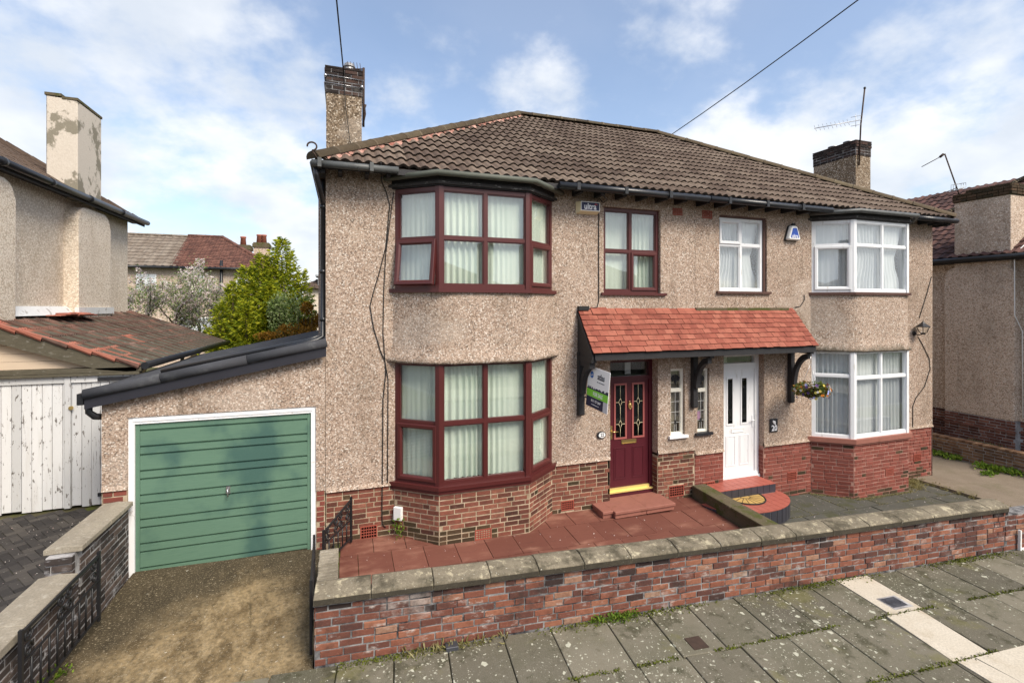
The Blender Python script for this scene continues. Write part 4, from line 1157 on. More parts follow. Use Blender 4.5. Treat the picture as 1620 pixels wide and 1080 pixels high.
box(bm, 3.82, 4.02, FY - .07, FY - .01, 3.35, 3.42)
obj('cable', bm, 'cable', H1)

# ------------------------------------------------ right house
H2 = thing('semi_detached_house', 'pebbledashed semi-detached house with white window frames, white front door and red-washed brick base', 'house', (9.7, FY, -.45))
holes2 = [(9.34, 12.04, .60, 2.48), (9.34, 12.04, 3.66, 5.19), (6.874, 8.065, 3.70, 5.195), (6.98, 7.99, .60, 2.46), (6.355, 6.635, 1.0, 2.235)]
bm = bm_new(); wall_sheet(bm, XF, XP + .003, 13.10, .60, 5.56, holes2, .26)
for a, c in ((XP + .003, 6.98), (7.99, 9.22), (12.15, 13.10)):
    prism(bm, [(a, FY, .66), (a, FY - .028, .60), (a, FY + .03, .595), (a, FY + .03, .66)], (c - a, 0, 0))
box(bm, 6.93, 6.978, FY + .002, FY + .28, .60, 2.46); box(bm, 7.993, 8.04, FY + .002, FY + .28, .57, 2.46)
quad(bm, [(13.10, 16.9, -.9), (13.10, FY, -.9), (13.10, FY, 5.5), (13.10, 16.9, 5.5)])
quad(bm, [(XP, 16.9, -.9), (13.10, 16.9, -.9), (13.10, 16.9, 5.5), (XP, 16.9, 5.5)])
box(bm, 13.09, 13.3, 9.33, 10.57, -.9, 5.62)
obj('wall', bm, 'pebble_pink', H2, fix=False)
bm = bm_new()
for a, c in ((XP + .003, 6.98), (7.99, 9.34), (12.04, 13.08)): box(bm, a, c, FY + .012, FY + .26, -1.0, .60)
box(bm, 8.0, 8.04, FY + .016, FY + .28, -1.0, .57)
P = bay_line(B2, .005); poly_prism(bm, [P[0], P[1], P[2], P[3], (P[3][0] - .1, FY + .2), (P[0][0] + .1, FY + .2)], -1.0, .60)
box(bm, XP + .003, 6.98, FY + .013, FY + .05, -.6, -.3)
pl2 = obj('plinth', bm, 'mortar_red', H2)
vh2 = [(6.485, 6.769, -.126, .05), (8.614, 8.855, -.159, .012), (12.45, 12.70, -.16, .0)]
sp = []
for a, c, sd in ((XP + .006, 6.975, 41), (8.0, 9.30, 42), (12.10, 13.075, 43)):
    sp += brick_specs(BR['brick_painted'], XB @ Matrix.Translation((a, 0, 0)), c - a, -.60, 16, holes=[(u0 - a, u1 - a, z0, z1) for u0, u1, z0, z1 in vh2], seed=sd, start=sd)
PB2 = bay_line(B2, .004); bv2 = (.92, 1.16, -.16, -.01)
for s in range(2):
    Xs = frame(PB2[s], PB2[s+1]); L = (Vector(PB2[s+1]) - Vector(PB2[s])).length
    sp += brick_specs(BR['brick_painted'], Xs, L, -.62, 16, holes=[bv2] if s == 1 else (), seed=50 + s, start=s, header=.3)
Xj = Matrix.Translation((7.990, FY + .25, 0)) @ Matrix.Rotation(R(-90), 4, 'Z')
sp += brick_specs(BR['brick_painted'], Xj, .235, -.22, 10, seed=58, header=0.2)
for i, (me, X_) in enumerate(sp):
    if (X_.translation.z < -.42 and r_.random() < .7) or r_.random() < .03: sp[i] = (BR['brick_damp'], X_)
pieces(pl2, 'brick', sp, 'bricks', 330)
for v in vh2: vent(H2, XB, *v)
vent(H2, frame(PB2[1], PB2[2]), *bv2)
vent(H2, XF, 6.47, 6.693, 5.10, 5.25, 7, 4)
bm = bm_new()
quad(bm, [(XP, EY, EZ+dz), (XR, EY, EZ+dz), (XR-Q, EY+Q, RZ+dz), (XP, EY+Q, RZ+dz)])
quad(bm, [(XR, EY, EZ+dz), (XR, EY+2*Q, EZ+dz), (XR-Q, EY+Q, RZ+dz)])
quad(bm, [(XR, EY+2*Q, EZ+dz), (XP, EY+2*Q, EZ+dz), (XP, EY+Q, RZ+dz), (XR-Q, EY+Q, RZ+dz)])
rf2 = obj('roof', bm, 'roof_tile', H2, fix=False)
px2 = (XR - XP) / 22
sp = tile_specs(ROLL, RFX @ Matrix.Translation((XP, 0, 0)), 22, nr, px2, py, hipR + top, seed=37, w=.335, L=.42)
pieces(rf2, 'roof_tile', sp, 'roof_tiles', 330)
for me, X in ridge_line(RIDGE, (XR + .02, EY - .02, EZ + .02), (XR-Q, EY+Q, RZ + .045)): put('hip_tile', me, rf2, X)
for me, X in ridge_line(RIDGE, (XP, EY+Q, RZ + .045), (XR-Q, EY+Q, RZ + .045)): put('ridge_tile', me, rf2, X)
ch2 = chimney(H2, 12.98, 13.54, 9.33, 10.57, 5.3, 7.86, 5, 80)
for y_ in (9.75, 10.2):
    bm = bm_new(); tube(bm, [(13.26, y_, 7.88), (13.26, y_, 7.98)], [.11, .10], 10); tube(bm, [(13.26, y_, 7.98), (13.26, y_, 8.0)], .12, 10); obj('chimney_cowl', bm, 'aluminium', ch2)
bm = bm_new(); tube(bm, [(XP + .01, EY - .06, 5.376), (9.35, EY - .06, 5.366)], .055, 10); tube(bm, [(11.9, EY - .06, 5.37), (XR + .05, EY - .06, 5.37)], .055, 10); tube(bm, [(XR + .05, EY - .06, 5.37), (XR + .05, 16.9, 5.37)], .05, 8)
for x in (6.7, 7.6, 8.5): box(bm, x, x + .06, EY - .122, EY + .0, 5.31, 5.43)
obj('gutter', bm, 'gutter_black', H2)
rafters(H2, [6.35 + .42*i for i in range(7)] + [12.6, 12.95])
bm = bm_new(); box(bm, XP, XR, EY - .005, EY + .02, 5.335, EZ - .01); box(bm, 13.10, XR - .02, EY + .03, FY, 5.28, 5.34); obj('fascia', bm, 'black_wood', H2)
bay_head(H2, B2, 5.20, 'gutter_grey')
def drawn(frac):                                # curtain cloth tied aside
    return lambda f, t: frac * (.5 - f) * math.exp(-((t - .45)/.22)**2)
bay_window(H2, B2, 3.71, 5.195, [((), (4.68,), {(0, 0)}), ((.52,), (4.68,), ()), ((), (4.68,), ())], 'upvc', 'curtain_white', 160, [(.055, 3.655, 3.71)], 'brown_board', gathers=[None, drawn(.25), None])
apron(H2, B2, 2.50, 3.66, 'pebble_apron')
bay_window(H2, B2, .70, 2.515, [((), (1.985,), ()), ((.5,), (1.94,), ()), ((), (1.98,), ())], 'upvc', 'curtain_white', 180, [(.07, .612, .702), (.045, .575, .614)], 'red_step')
w2 = flat_window(H2, 6.885, 8.005, 3.715, 5.155, [7.455], [4.63], {(0, 1)}, 'upvc', 'curtain_white', 200, gather=drawn(.3))
bm = bm_new(); box(bm, 6.80, 8.14, FY - .05, FY + .06, 3.665, 3.712); box(bm, 8.007, 8.062, FY + .03, FY + .12, 3.712, 5.19); box(bm, 6.876, 8.007, FY + .03, FY + .12, 5.157, 5.192); obj('sill', bm, 'brown_board', w2)
sidelight(H2, 6.36, 6.63, 1.012, 2.23, 1.81, 'black', 6.295, 6.69, 'cream_paint', True)
bm = bm_new(); D0 = .13; X = XF
box(bm, 6.983, 7.06, D0, D0+.09, .03, 2.455, X); box(bm, 7.885, 7.987, D0, D0+.09, .03, 2.455, X)
box(bm, 7.06, 7.885, D0, D0+.09, 2.16, 2.285, X); box(bm, 7.06, 7.885, D0, D0+.09, 2.42, 2.455, X)
box(bm, 6.983, 7.987, D0-.04, D0+.09, -.03, .03, X); box(bm, 7.03, 7.95, D0-.02, D0+.05, .03, .085, X)
df = obj('door_frame', bm, 'upvc', H2); pane(df, X, 7.06, 7.885, 2.285, 2.42, D0+.04, 'glass')
bm = bm_new(); box(bm, 7.03, 7.9, D0+.25, D0+.26, 2.2, 2.46, X); box(bm, 7.06, 7.38, D0+.22, D0+.24, 2.25, 2.45, X, 1); obj('hall_behind', bm, ('dark_inside', 'cream_paint'), df)
bm = bm_new(); y = D0 + .02
box(bm, 7.066, 7.879, y, y+.05, .09, 2.155, X)
for a, c in ((7.16, 7.41), (7.50, 7.75)): panel_mould(bm, X, a, c, .24, .84, y)
for a, c in ((7.175, 7.365), (7.53, 7.72)): ring(bm, X, a, c, 1.05, 2.01, .034, y - .012, y + .004)
dr2 = obj('front_door', bm, 'upvc', H2)
for a, c in ((7.175, 7.365), (7.53, 7.72)):
    bm = bm_new(); box(bm, a + .034, c - .034, y - .005, y - .002, 1.084, 1.976, X); obj('pane', bm, 'glass_dark', dr2)
    bm = bm_new(); box(bm, a + .034, c - .034, y - .0015, y - .0005, 1.084, 1.976, X); obj('pane_backing', bm, 'gasket', dr2)
bm = bm_new(); ring(bm, X, 7.30, 7.61, .90, .985, .014, y - .012, y + .004); box(bm, 7.314, 7.596, y - .006, y + .004, .914, .971, X); obj('letterbox', bm, 'alarm_white', dr2)
bm = bm_new(); box(bm, 7.825, 7.862, y - .012, y + .004, .98, 1.21, X); tube(bm, [X @ Vector(p) for p in ((7.843, y - .01, 1.12), (7.843, y - .05, 1.12), (7.76, y - .05, 1.115))], .011, 6); obj('handle', bm, 'upvc', dr2)
# cables by the lamp and beside the party line
bm = bm_new()
tube(bm, [(13.05, yw, 4.12), (12.9, yw, 3.75), (12.72, yw, 3.36), (12.62, yw, 3.15)], .008, 5)
tube(bm, [(12.58, yw, 2.72), (12.72, yw, 2.55), (12.97, yw, 2.2), (13.0, yw, 1.95), (12.8, yw, 1.55), (12.5, yw, 1.3), (12.40, yw, 1.12), (12.40, yw, .62)], .008, 5)
tube(bm, [(8.80, yw, 3.4), (8.95, yw, 3.42), (9.06, yw, 3.55), (9.06, yw, 3.66)], .008, 5)
obj('cable', bm, 'cable', H2)
# ================================================================ porch canopy over both doors
PX0, PX1, PYF, PZT, PZB = 3.82, 8.75, 7.05, 3.345, 2.655
PC = thing('porch_canopy', 'terracotta-tiled lean-to porch canopy on black timber brackets over both front doors', 'porch canopy', (6.28, FY, 2.4))
slp = Vector((0, FY - PYF, PZT - PZB)); 
bm = bm_new()
prism(bm, [(PX0 + .03, FY, PZT - .07), (PX0 + .03, PYF + .03, PZB - .03), (PX0 + .03, PYF + .03, PZB - .075), (PX0 + .03, FY, PZB + .25)], (PX1 - PX0 - .06, 0, 0))
obj('canopy_deck', bm, 'black_wood', PC)
PX = roof_frame((0, PYF - .02, PZB - .015), (1, 0, 0), slp)
w_ = (PX1 - PX0) / 30
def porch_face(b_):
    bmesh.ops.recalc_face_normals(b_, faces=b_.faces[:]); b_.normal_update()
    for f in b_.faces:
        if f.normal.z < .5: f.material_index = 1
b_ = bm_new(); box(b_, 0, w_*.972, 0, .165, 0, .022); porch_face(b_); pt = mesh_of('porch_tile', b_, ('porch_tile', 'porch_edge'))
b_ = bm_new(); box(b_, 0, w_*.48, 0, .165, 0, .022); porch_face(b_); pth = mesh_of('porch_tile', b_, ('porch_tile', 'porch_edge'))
ny = 8; pyp = (slp.length + .02) / ny; rr = random.Random(4)
for j in range(ny):
    off = w_/2 if j % 2 else 0
    for i in range(31 if off else 30):
        u = PX0 + i*w_ - off; me = pt
        if off and i == 0: u, me = PX0, pth
        if off and i == 30: me = pth
        if j == 7 and i in (2, 3): dzr = .012
        else: dzr = 0
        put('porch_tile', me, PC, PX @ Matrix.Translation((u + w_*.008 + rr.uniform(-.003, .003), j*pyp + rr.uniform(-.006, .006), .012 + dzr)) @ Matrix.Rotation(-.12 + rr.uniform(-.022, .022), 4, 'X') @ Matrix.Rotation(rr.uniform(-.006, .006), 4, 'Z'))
bm = bm_new(); box(bm, PX0 + .05, PX1 - .03, PYF - .0, PYF + .028, PZB - .125, PZB - .02); box(bm, PX0 + .05, PX1 - .03, PYF - .018, PYF - .001, PZB - .125, PZB - .10); obj('fascia', bm, 'black_wood', PC)
bm = bm_new()                                                         # boarded left cheek
prism(bm, [(PX0 + .005, FY - .004, PZT - .03), (PX0 + .005, PYF + .02, PZB - .02), (PX0 + .005, PYF + .02, PZB - .12), (PX0 + .005, PYF + .25, PZB - .25), (PX0 + .005, FY - .004, PZB - .25)], (.024, 0, 0))
prism(bm, [(PX0 - .012, FY - .005, PZT - .01), (PX0 - .012, PYF + .01, PZB - .005), (PX0 - .012, PYF + .01, PZB - .075), (PX0 - .012, FY - .005, PZT - .085)], (.016, 0, 0))
obj('side_board', bm, 'black_wood', PC)
prism_r = [(PX1 - .03, FY - .004, PZT - .03), (PX1 - .03, PYF + .02, PZB - .02), (PX1 - .03, PYF + .02, PZB - .12), (PX1 - .03, FY - .004, PZB - .05)]
bm = bm_new(); prism(bm, prism_r, (.024, 0, 0)); obj('side_board', bm, 'black_wood', PC)
def bracket(x, zlow, w=.085):
    bm = bm_new(); x0, x1 = x - w/2, x + w/2
    prism(bm, [(x0, FY - .004, zlow + .02), (x0, FY - .05, zlow), (x0, FY - .092, zlow + .03), (x0, FY - .092, PZB - .03), (x0, FY - .004, PZB - .03)], (w, 0, 0))
    box(bm, x0 + .004, x1 - .004, PYF + .03, FY - .092, PZB - .165, PZB - .08)
    n = 10; a0 = (FY - .09, zlow + .42); a1 = (PYF + .09, PZB - .165)
    outer, inner_ = [], []
    for i in range(n + 1):
        t = i/n * math.pi/2; cy, cz = a1[0], a0[1]
        ry, rz = a0[0] - a1[0], a1[1] - a0[1]
        outer.append((cy + ry*math.cos(t), cz + rz*math.sin(t)))
    inner_ = [(p[0] + .075*math.cos(i/n*math.pi/2) * .0 - .0, p[1]) for i, p in enumerate(outer)]
    pts = [(x0 + .006, y, z) for y, z in outer] + [(x0 + .006, y - .062*math.cos(i/n*math.pi/2), z - .075*math.sin(i/n*math.pi/2) - .03) for i, (y, z) in reversed(list(enumerate(outer)))]
    prism(bm, pts, (w - .012, 0, 0))
    obj('bracket', bm, 'black_wood', PC)
bracket(3.865, 1.53, .105); bracket(6.245, 1.50, .10); bracket(8.655, 1.44, .10)
bm = bm_new(); r_ = random.Random(8); pr = [(6.35, FY - .02, PZT + .0)]
box(bm, 6.3, 8.6, FY - .045, FY + .01, PZT - .015, PZT + .045); obj('mortar_fillet', bm, 'mossy_stone', PC)

# ================================================================ garage
GR = thing('garage', 'pebbledashed lean-to garage with black felt roof beside the left house', 'garage', (-1.6, FY, -.1))
gx0, gx1 = -2.93, -.255
bm = bm_new()
def gtop(x): return 2.20 + (x + 2.93) * .205
# front: left pier, right pier, lintel with sloping top
def fq(x0, x1, z0, z1, z2): quad(bm, [(x0, FY, z0), (x1, FY, z0), (x1, FY, z2), (x0, FY, z1)])
fq(gx0, -2.655, 1.04, 1.965, 1.965); fq(-.385, gx1, .735, 1.965, 1.965); fq(gx0, gx1, 1.965, gtop(gx0), gtop(gx1))
quad(bm, [(-2.655, FY, 1.04), (-2.655, FY + .12, 1.04), (-2.655, FY + .12, 1.965), (-2.655, FY, 1.965)])
quad(bm, [(-.385, FY + .12, .735), (-.385, FY, .735), (-.385, FY, 1.965), (-.385, FY + .12, 1.965)])
quad(bm, [(-2.655, FY, 1.965), (-2.655, FY + .12, 1.965), (-.385, FY + .12, 1.965), (-.385, FY, 1.965)])
quad(bm, [(gx0, 12.6, -.3), (gx0, FY, -.3), (gx0, FY, gtop(gx0)), (gx0, 12.6, gtop(gx0))])
prism(bm, [(gx0, FY, 1.10), (gx0, FY - .02, 1.04), (gx0, FY + .02, 1.035), (gx0, FY + .02, 1.10)], (gx0*0 + .27, 0, 0))
obj('wall', bm, 'pebble', GR, fix=False)
bm = bm_new(); box(bm, gx0 + .004, -2.66, FY + .012, FY + .2, -.3, 1.04); box(bm, -.382, gx1 - .003, FY + .012, FY + .2, -.3, .735); gp = obj('plinth', bm, 'mortar_light', GR)
sp = brick_specs(BR['brick_painted'], XB @ Matrix.Translation((gx0 + .005, 0, 0)), .265, -.16, 16, seed=70, header=0) + brick_specs(BR['brick_painted'], XB @ Matrix.Translation((-.38, 0, 0)), .122, -.16, 12, seed=71, header=1)
pieces(gp, 'brick', sp)
# roof: felt sheet, front fascia with a rolled felt edge
bm = bm_new(); sx = (.205)
def gz(x): return gtop(x) + .17
pr = [(-3.06, gz(-3.06)), (-.252, gz(-.252))]
prism(bm, [(-3.06, FY - .10, gz(-3.06)), (-.252, FY - .10, gz(-.252)), (-.252, FY - .10, gz(-.252) - .05), (-3.06, FY - .10, gz(-3.06) - .05)], (0, 5.1, 0))
obj('roof', bm, 'felt', GR)
bm = bm_new(); prism(bm, [(-3.06, FY - .125, gz(-3.06) - .085), (-.24, FY - .125, gz(-.24) - .085), (-.24, FY - .125, gz(-.24) - .225), (-3.06, FY - .125, gz(-3.06) - .215)], (0, .03, 0)); obj('fascia', bm, 'felt_edge', GR)
for a, c in ((-3.06, -2.25), (-2.245, -1.25), (-1.245, -.235)):
    bm = bm_new(); tube(bm, [(a, FY - .115, gz(a) - .03), (c, FY - .115, gz(c) - .03)], .068, 10); obj('felt_roll', bm, 'felt', GR)
bm = bm_new(); box(bm, -3.13, -3.065, FY - .14, 12.6, gz(-3.06) - .16, gz(-3.06) - .02); obj('gutter', bm, 'gutter_black', GR)
bm = bm_new(); tube(bm, [(-3.05, FY - .03, gz(-3.06) - .16), (-3.05, FY - .03, gz(-3.06) - .27), (-2.99, FY - .02, gz(-3.06) - .33), (-2.965, FY + .1, gz(-3.06) - .36)], .042, 8); obj('downpipe', bm, 'gutter_black', GR)
bm = bm_new(); tube(bm, [(-2.4, FY + .4, gz(-2.4) + .03), (-.5, FY + .05, gz(-.5) + .05), (-.30, FY + .05, gz(-.3) + .09)], .028, 8); obj('waste_pipe', bm, 'gutter_black', GR)
# door frame and up-and-over door
bm = bm_new()
box(bm, -2.653, -2.585, FY + .02, FY + .09, -.12, 1.96); box(bm, -.45, -.387, FY + .02, FY + .09, -.15, 1.96); box(bm, -2.585, -.45, FY + .022, FY + .09, 1.872, 1.96)
box(bm, -2.60, -.43, FY + .012, FY + .021, 1.905, 1.955)
obj('door_frame', bm, 'white_paint', GR)
bm = bm_new(); box(bm, -2.58, -.455, FY + .075, FY + .085, -.11, 1.87)
gdoor = obj('garage_door', bm, 'green', GR)
box_ = None
bm = bm_new(); box(bm, -2.582, -2.535, FY + .045, FY + .074, -.10, 1.868); box(bm, -.50, -.453, FY + .045, FY + .074, -.135, 1.868); obj('door_stile', bm, 'green', gdoor)
z = 1.866; k = 0
while z > -.08:
    h = (.108 if k % 2 == 0 else .212) if k else .10
    zb = max(z - h, -.115)
    bm = bm_new(); x0, x1 = -2.533, -.502
    prism(bm, [(x0, FY + .074, zb + .001), (x0, FY + .070, zb + .012), (x0, FY + .048, zb + .026), (x0, FY + .048, z - .001), (x0, FY + .074, z - .0005)], (x1 - x0, 0, 0))
    obj('board', bm, 'green', gdoor); z = zb; k += 1
bm = bm_new(); box(bm, -1.535, -1.485, FY + .028, FY + .049, .83, .93); tube(bm, [(-1.51, FY + .02, .90), (-1.51, FY - .01, .90), (-1.505, FY - .012, .80)], .009, 6); obj('handle', bm, 'chrome', gdoor)

# ================================================================ front garden wall
GW = thing('garden_wall', 'low weathered red brick front garden wall with stone coping along the pavement', 'wall', tuple(WO + UX*5))
LW = 9.72
bm = bm_new(); box(bm, 0, LW, .008, .215, -.35, .60, WX); box(bm, LW, 15.6, .008, .215, -.35, .535, WX)
gwb = obj('mortar_bed', bm, 'mortar_dark', GW)
sp = brick_specs(BR['brick_wall'], WX, LW - .0, .004, 8, .0755, seed=91, header=.12, proud=.0, jit=.004)
sp += brick_specs(BR['brick_wall'], WX @ Matrix.Translation((LW, 0, 0)), 4.0, .004, 7, .0755, seed=92, header=.12, proud=.0, jit=.004)
sp += brick_specs(BR['brick_wall'], frame((WO.x - .0, WO.y + .22), (WO.x, WO.y), WO.z), .22, .004, 8, .0755, seed=93, header=.9, proud=.0)
r_ = random.Random(27)
for i, (me, X_) in enumerate(sp):
    h_ = (WX.inverted() @ X_.translation); up_ = h_.z > .50
    if r_.random() < (.55 if up_ and noise.noise(Vector((h_.x*.8, 0, 5))) > -.25 else .05): sp[i] = (BR['brick_black'], X_)
pieces(gwb, 'brick', sp, 'bricks', 300)
rr = random.Random(6); u = -.02; cm = {}
while u < LW - .05:
    L = min(rr.choice((.54, .58, .60, .62)), LW - u)
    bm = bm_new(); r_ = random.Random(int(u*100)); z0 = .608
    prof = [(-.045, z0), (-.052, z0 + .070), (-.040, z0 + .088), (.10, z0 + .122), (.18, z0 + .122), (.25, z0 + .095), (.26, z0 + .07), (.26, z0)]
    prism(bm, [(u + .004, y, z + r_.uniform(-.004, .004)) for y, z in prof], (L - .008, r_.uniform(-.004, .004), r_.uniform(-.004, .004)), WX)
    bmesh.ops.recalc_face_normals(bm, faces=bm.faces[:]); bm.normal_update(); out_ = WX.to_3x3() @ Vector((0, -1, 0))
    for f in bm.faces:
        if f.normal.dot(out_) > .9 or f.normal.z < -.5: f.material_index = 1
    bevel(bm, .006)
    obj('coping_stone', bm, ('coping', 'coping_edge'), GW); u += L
bm = bm_new(); box(bm, -.02, LW - .01, -.02, .24, .594, .610, WX); obj('bedding_mortar', bm, 'mortar_dark', GW)
bm = bm_new(); box(bm, LW - .08, LW + .06, -.0, .22, .54, .60, WX); obj('brick', bm, 'brick_chimney', GW)

# side return wall beside the drive, topped with bricks on edge
SW = thing('side_wall', 'short brick return wall with bricks on edge on top between drive and red paving', 'wall', (-.17, 6.0, -.12))
SZ = .27
bm = bm_new(); box(bm, -.275, -.085, 5.34, 6.72, -.3, SZ - .02); swb = obj('mortar_bed', bm, 'mortar_grey', SW)
be = box_mesh('brick', 'brick_sooty', .215, .062, .07, .006); bt = bpy.data.meshes['brick']
rr = random.Random(14); b_ = bm_new(); box(b_, -.113, .113, -.031, .031, 0, .07); bevel(b_, .006); btop = mesh_of('brick', b_, 'coping_grey')
for i in range(19): put('brick', btop, swb, Matrix.Translation((-.178 + rr.uniform(-.004, .004), 5.375 + i*.072, SZ - .05 + rr.uniform(-.003, .003))) @ Matrix.Rotation(rr.uniform(-.02, .02), 4, 'Z'))
for me, X in brick_specs(BR['brick_wall'], frame((-.28, 6.72), (-.28, 5.34)), 1.38, -.2, 5, seed=15, proud=.002): put('brick', me, swb, X)

# wall between the two front gardens
PW = thing('dividing_wall', 'low mossy concrete-topped wall dividing the red and grey front gardens', 'wall', (6.37, 6.6, -.3))
bm = bm_new(); prism(bm, [(6.235, 4.98, -.105), (6.235, FY - .0, -.0), (6.235, FY, -.5), (6.235, 4.98, -.5)], (.255, 0, 0)); obj('rendered_core', bm, 'mossy_stone', PW)
for a, c in ((4.98, 5.72), (5.73, 6.62), (6.63, FY - .02)):
    za, zc = -.105 + (a - 4.98)*.04, -.105 + (c - 4.98)*.04
    bm = bm_new(); prism(bm, [(6.215, a + .004, za + .045), (6.215, c - .004, zc + .045), (6.215, c - .004, zc), (6.215, a + .004, za)], (.295, 0, 0)); bevel(bm, .008); obj('coping_stone', bm, 'mossy_stone', PW)

# left boundary wall, stepped
LWL = thing('boundary_wall', 'stepped sooty brick boundary wall with grey stone copings left of the drive', 'wall', (-2.74, 6.2, -.05))
bm = bm_new(); box(bm, -2.85, -2.628, 6.34, 7.56, -.4, .86); box(bm, -2.85, -2.628, 4.3, 6.30, -.4, .60); box(bm, -2.85, -2.632, 6.19, 6.345, .5, .86); lb = obj('mortar_bed', bm, 'mortar_grey', LWL)
Xl = frame((-2.622, 4.3), (-2.622, 7.56)); 
sp = brick_specs(BR['brick_sooty'], Xl, 2.0, -.215, 11, .0745, seed=16, proud=.0, jit=.003) + brick_specs(BR['brick_sooty'], Xl @ Matrix.Translation((2.03, 0, 0)), 1.22, -.215, 14, .0765, seed=17, proud=.0, jit=.003)
sp += brick_specs(BR['brick_sooty'], frame((-2.86, 6.178), (-2.62, 6.178)), .24, .635, 3, .075, seed=18, header=.0, bl=.25)
pieces(lb, 'brick', sp)
def slab_stone(parent, x0, x1, y0, y1, z0, z1, dz, mat='coping_grey'):
    bm = bm_new(); prism(bm, [(x0, y0, z0), (x0 - .0, y0, z1 - .02), ((x0+x1)/2, y0, z1), (x1, y0, z1 - .02), (x1, y0, z0)], (0, y1 - y0, dz)); bevel(bm, .008, 2); obj('coping_stone', bm, mat, parent)
slab_stone(LWL, -2.90, -2.575, 6.25, 6.92, .865, .94, -.012); slab_stone(LWL, -2.90, -2.575, 6.928, 7.55, .853, .928, -.012)
slab_stone(LWL, -2.90, -2.575, 5.30, 6.17, .605, .70, 0); slab_stone(LWL, -2.90, -2.575, 4.4, 5.292, .605, .70, 0)

# ================================================================ wrought-iron gates, standing open
def scroll(bm, X, c, r, turns=1.4, s=1, a0=0., t=.010):
    pts = []
    for i in range(22):
        f = i/21; a = a0 + s*f*turns*2*math.pi; q_ = r*(1 - .72*f); pts.append(X @ Vector((c[0] + q_*math.cos(a), 0, c[1] + q_*math.sin(a))))
    tube(bm, pts, t, 5)
def gate(label, p0, p1, zb, zt, rise, nbar, cat='gate'):
    """leaf from p0 (hinge) to p1; the top rail falls by rise away from the hinge"""
    L = math.hypot(p1[0]-p0[0], p1[1]-p0[1]); X = frame(p0, p1, zb)
    t = thing('iron_gate', label, cat, (p0[0], p0[1], zb), 'wrought-iron gates standing open'); H = zt - zb
    bm = bm_new(); s = .014
    box(bm, -s, s, -s, s, 0, H + .03, X); box(bm, L - s, L + s, -s, s, 0, H - rise + .02, X)
    prism(bm, [X @ Vector(p) for p in ((s, -.010, H - .03), (L - s, -.010, H - rise - .03), (L - s, -.010, H - rise), (s, -.010, H))], (X.to_3x3() @ Vector((0, .02, 0))))
    box(bm, s, L - s, -.009, .009, .05, .075, X); zm = H*.62 - rise*.5; box(bm, s, L - s, -.008, .008, zm - .008, zm + .008, X)
    obj('frame', bm, 'iron', t)
    for i in range(1, nbar + 1):
        x = s + (L - 2*s)*i/(nbar + 1); bm = bm_new(); tube(bm, [X @ Vector((x, 0, .06)), X @ Vector((x, 0, zm))], .0095, 5); obj('bar', bm, 'iron', t)
    for cx in (.10, L/2 - .07, L/2 + .07, L - .10):
        bm = bm_new(); zt_ = H - rise*cx/L; h2 = (zt_ - zm)/2
        scroll(bm, X, (cx, zm + h2*.52), h2*.46, s=1 if cx < L/2 else -1, a0=0 if cx < L/2 else math.pi); scroll(bm, X, (cx, zm + h2*1.5), h2*.44, s=-1 if cx < L/2 else 1, a0=0 if cx < L/2 else math.pi)
        obj('scroll', bm, 'iron', t)
    return t
gate('black scrolled iron gate folded back against the sooty left wall', (-2.50, 6.42), (-2.50, 5.08), .02, .74, 0, 9)
gate('black iron gate leaf seen edge-on at the end of the front wall', (-.335, 6.25), (-.31, 5.25), -.06, .66, 0, 7)
gate('small black iron side gate leaning open by the garage corner', (.10, 7.50), (-.25, 6.80), -.03, .60, .12, 5)

# ================================================================ steps, mat
S1 = thing('door_step', 'pinkish red flag step below the maroon front door', 'step', (4.8, 7.4, -.12))
for a, c in ((4.12, 4.31), (4.315, 4.93), (4.935, 5.50)):
    bm = bm_new(); y0 = 7.17 if a > 4.2 else 7.24; box(bm, a, c, y0, FY + .13, -.16, -.085); box(bm, a - .012, c if c < 5.4 else c + .012, y0 - .025, FY + .13, -.085, -.035); bevel(bm, .006)
    obj('step_slab', bm, 'red_step', S1)
S2 = thing('door_step', 'two-tier red quarry-tiled step with dark tile risers below the white front door', 'step', (7.2, 7.2, -.45))
sx0, sx1, sy0, sz = 6.53, 7.90, 7.24, .005
bm = bm_new(); box(bm, sx0 + .01, sx1 - .01, sy0 + .01, FY + .13, -.45, sz - .012); stp = obj('step_core', bm, 'grout', S2)
nx = 9; wt_ = (sx1 - sx0)/nx
for i in range(nx):
    for j in range(3):
        y0 = sy0 - .006 + j*.165; bm = bm_new(); box(bm, sx0 + i*wt_ + .003, sx0 + (i+1)*wt_ - .003, y0 + .003, min(y0 + .162, FY + .12), sz - .014, sz); obj('floor_tile', bm, 'red_quarry', stp)
    bm = bm_new(); box(bm, sx0 + i*wt_ + .004, sx0 + (i+1)*wt_ - .004, sy0 - .004, sy0 + .012, sz - .165, sz - .016); obj('riser_tile', bm, 'black_tile', stp)
for j in range(2):
    bm = bm_new(); box(bm, sx0 - .004, sx0 + .012, sy0 + .004 + j*.165, sy0 + .16 + j*.165, sz - .165, sz - .016); obj('riser_tile', bm, 'black_tile', stp)
cx, cy, rx, ry, z1 = 7.08, sy0, .93, .66, -.17
arc = [(cx + rx*math.cos(a), cy - ry*math.sin(a)) for a in [math.pi*i/40 for i in range(41)]]
bm = bm_new(); poly_prism(bm, [(cx + (x-cx)*.985, cy + (y-cy)*.985) for x, y in arc], -.46, z1 - .012); box(bm, sx1, cx + rx*.97, cy, FY - .01, -.46, z1 - .013); lc = obj('step_core', bm, 'grout', S2)
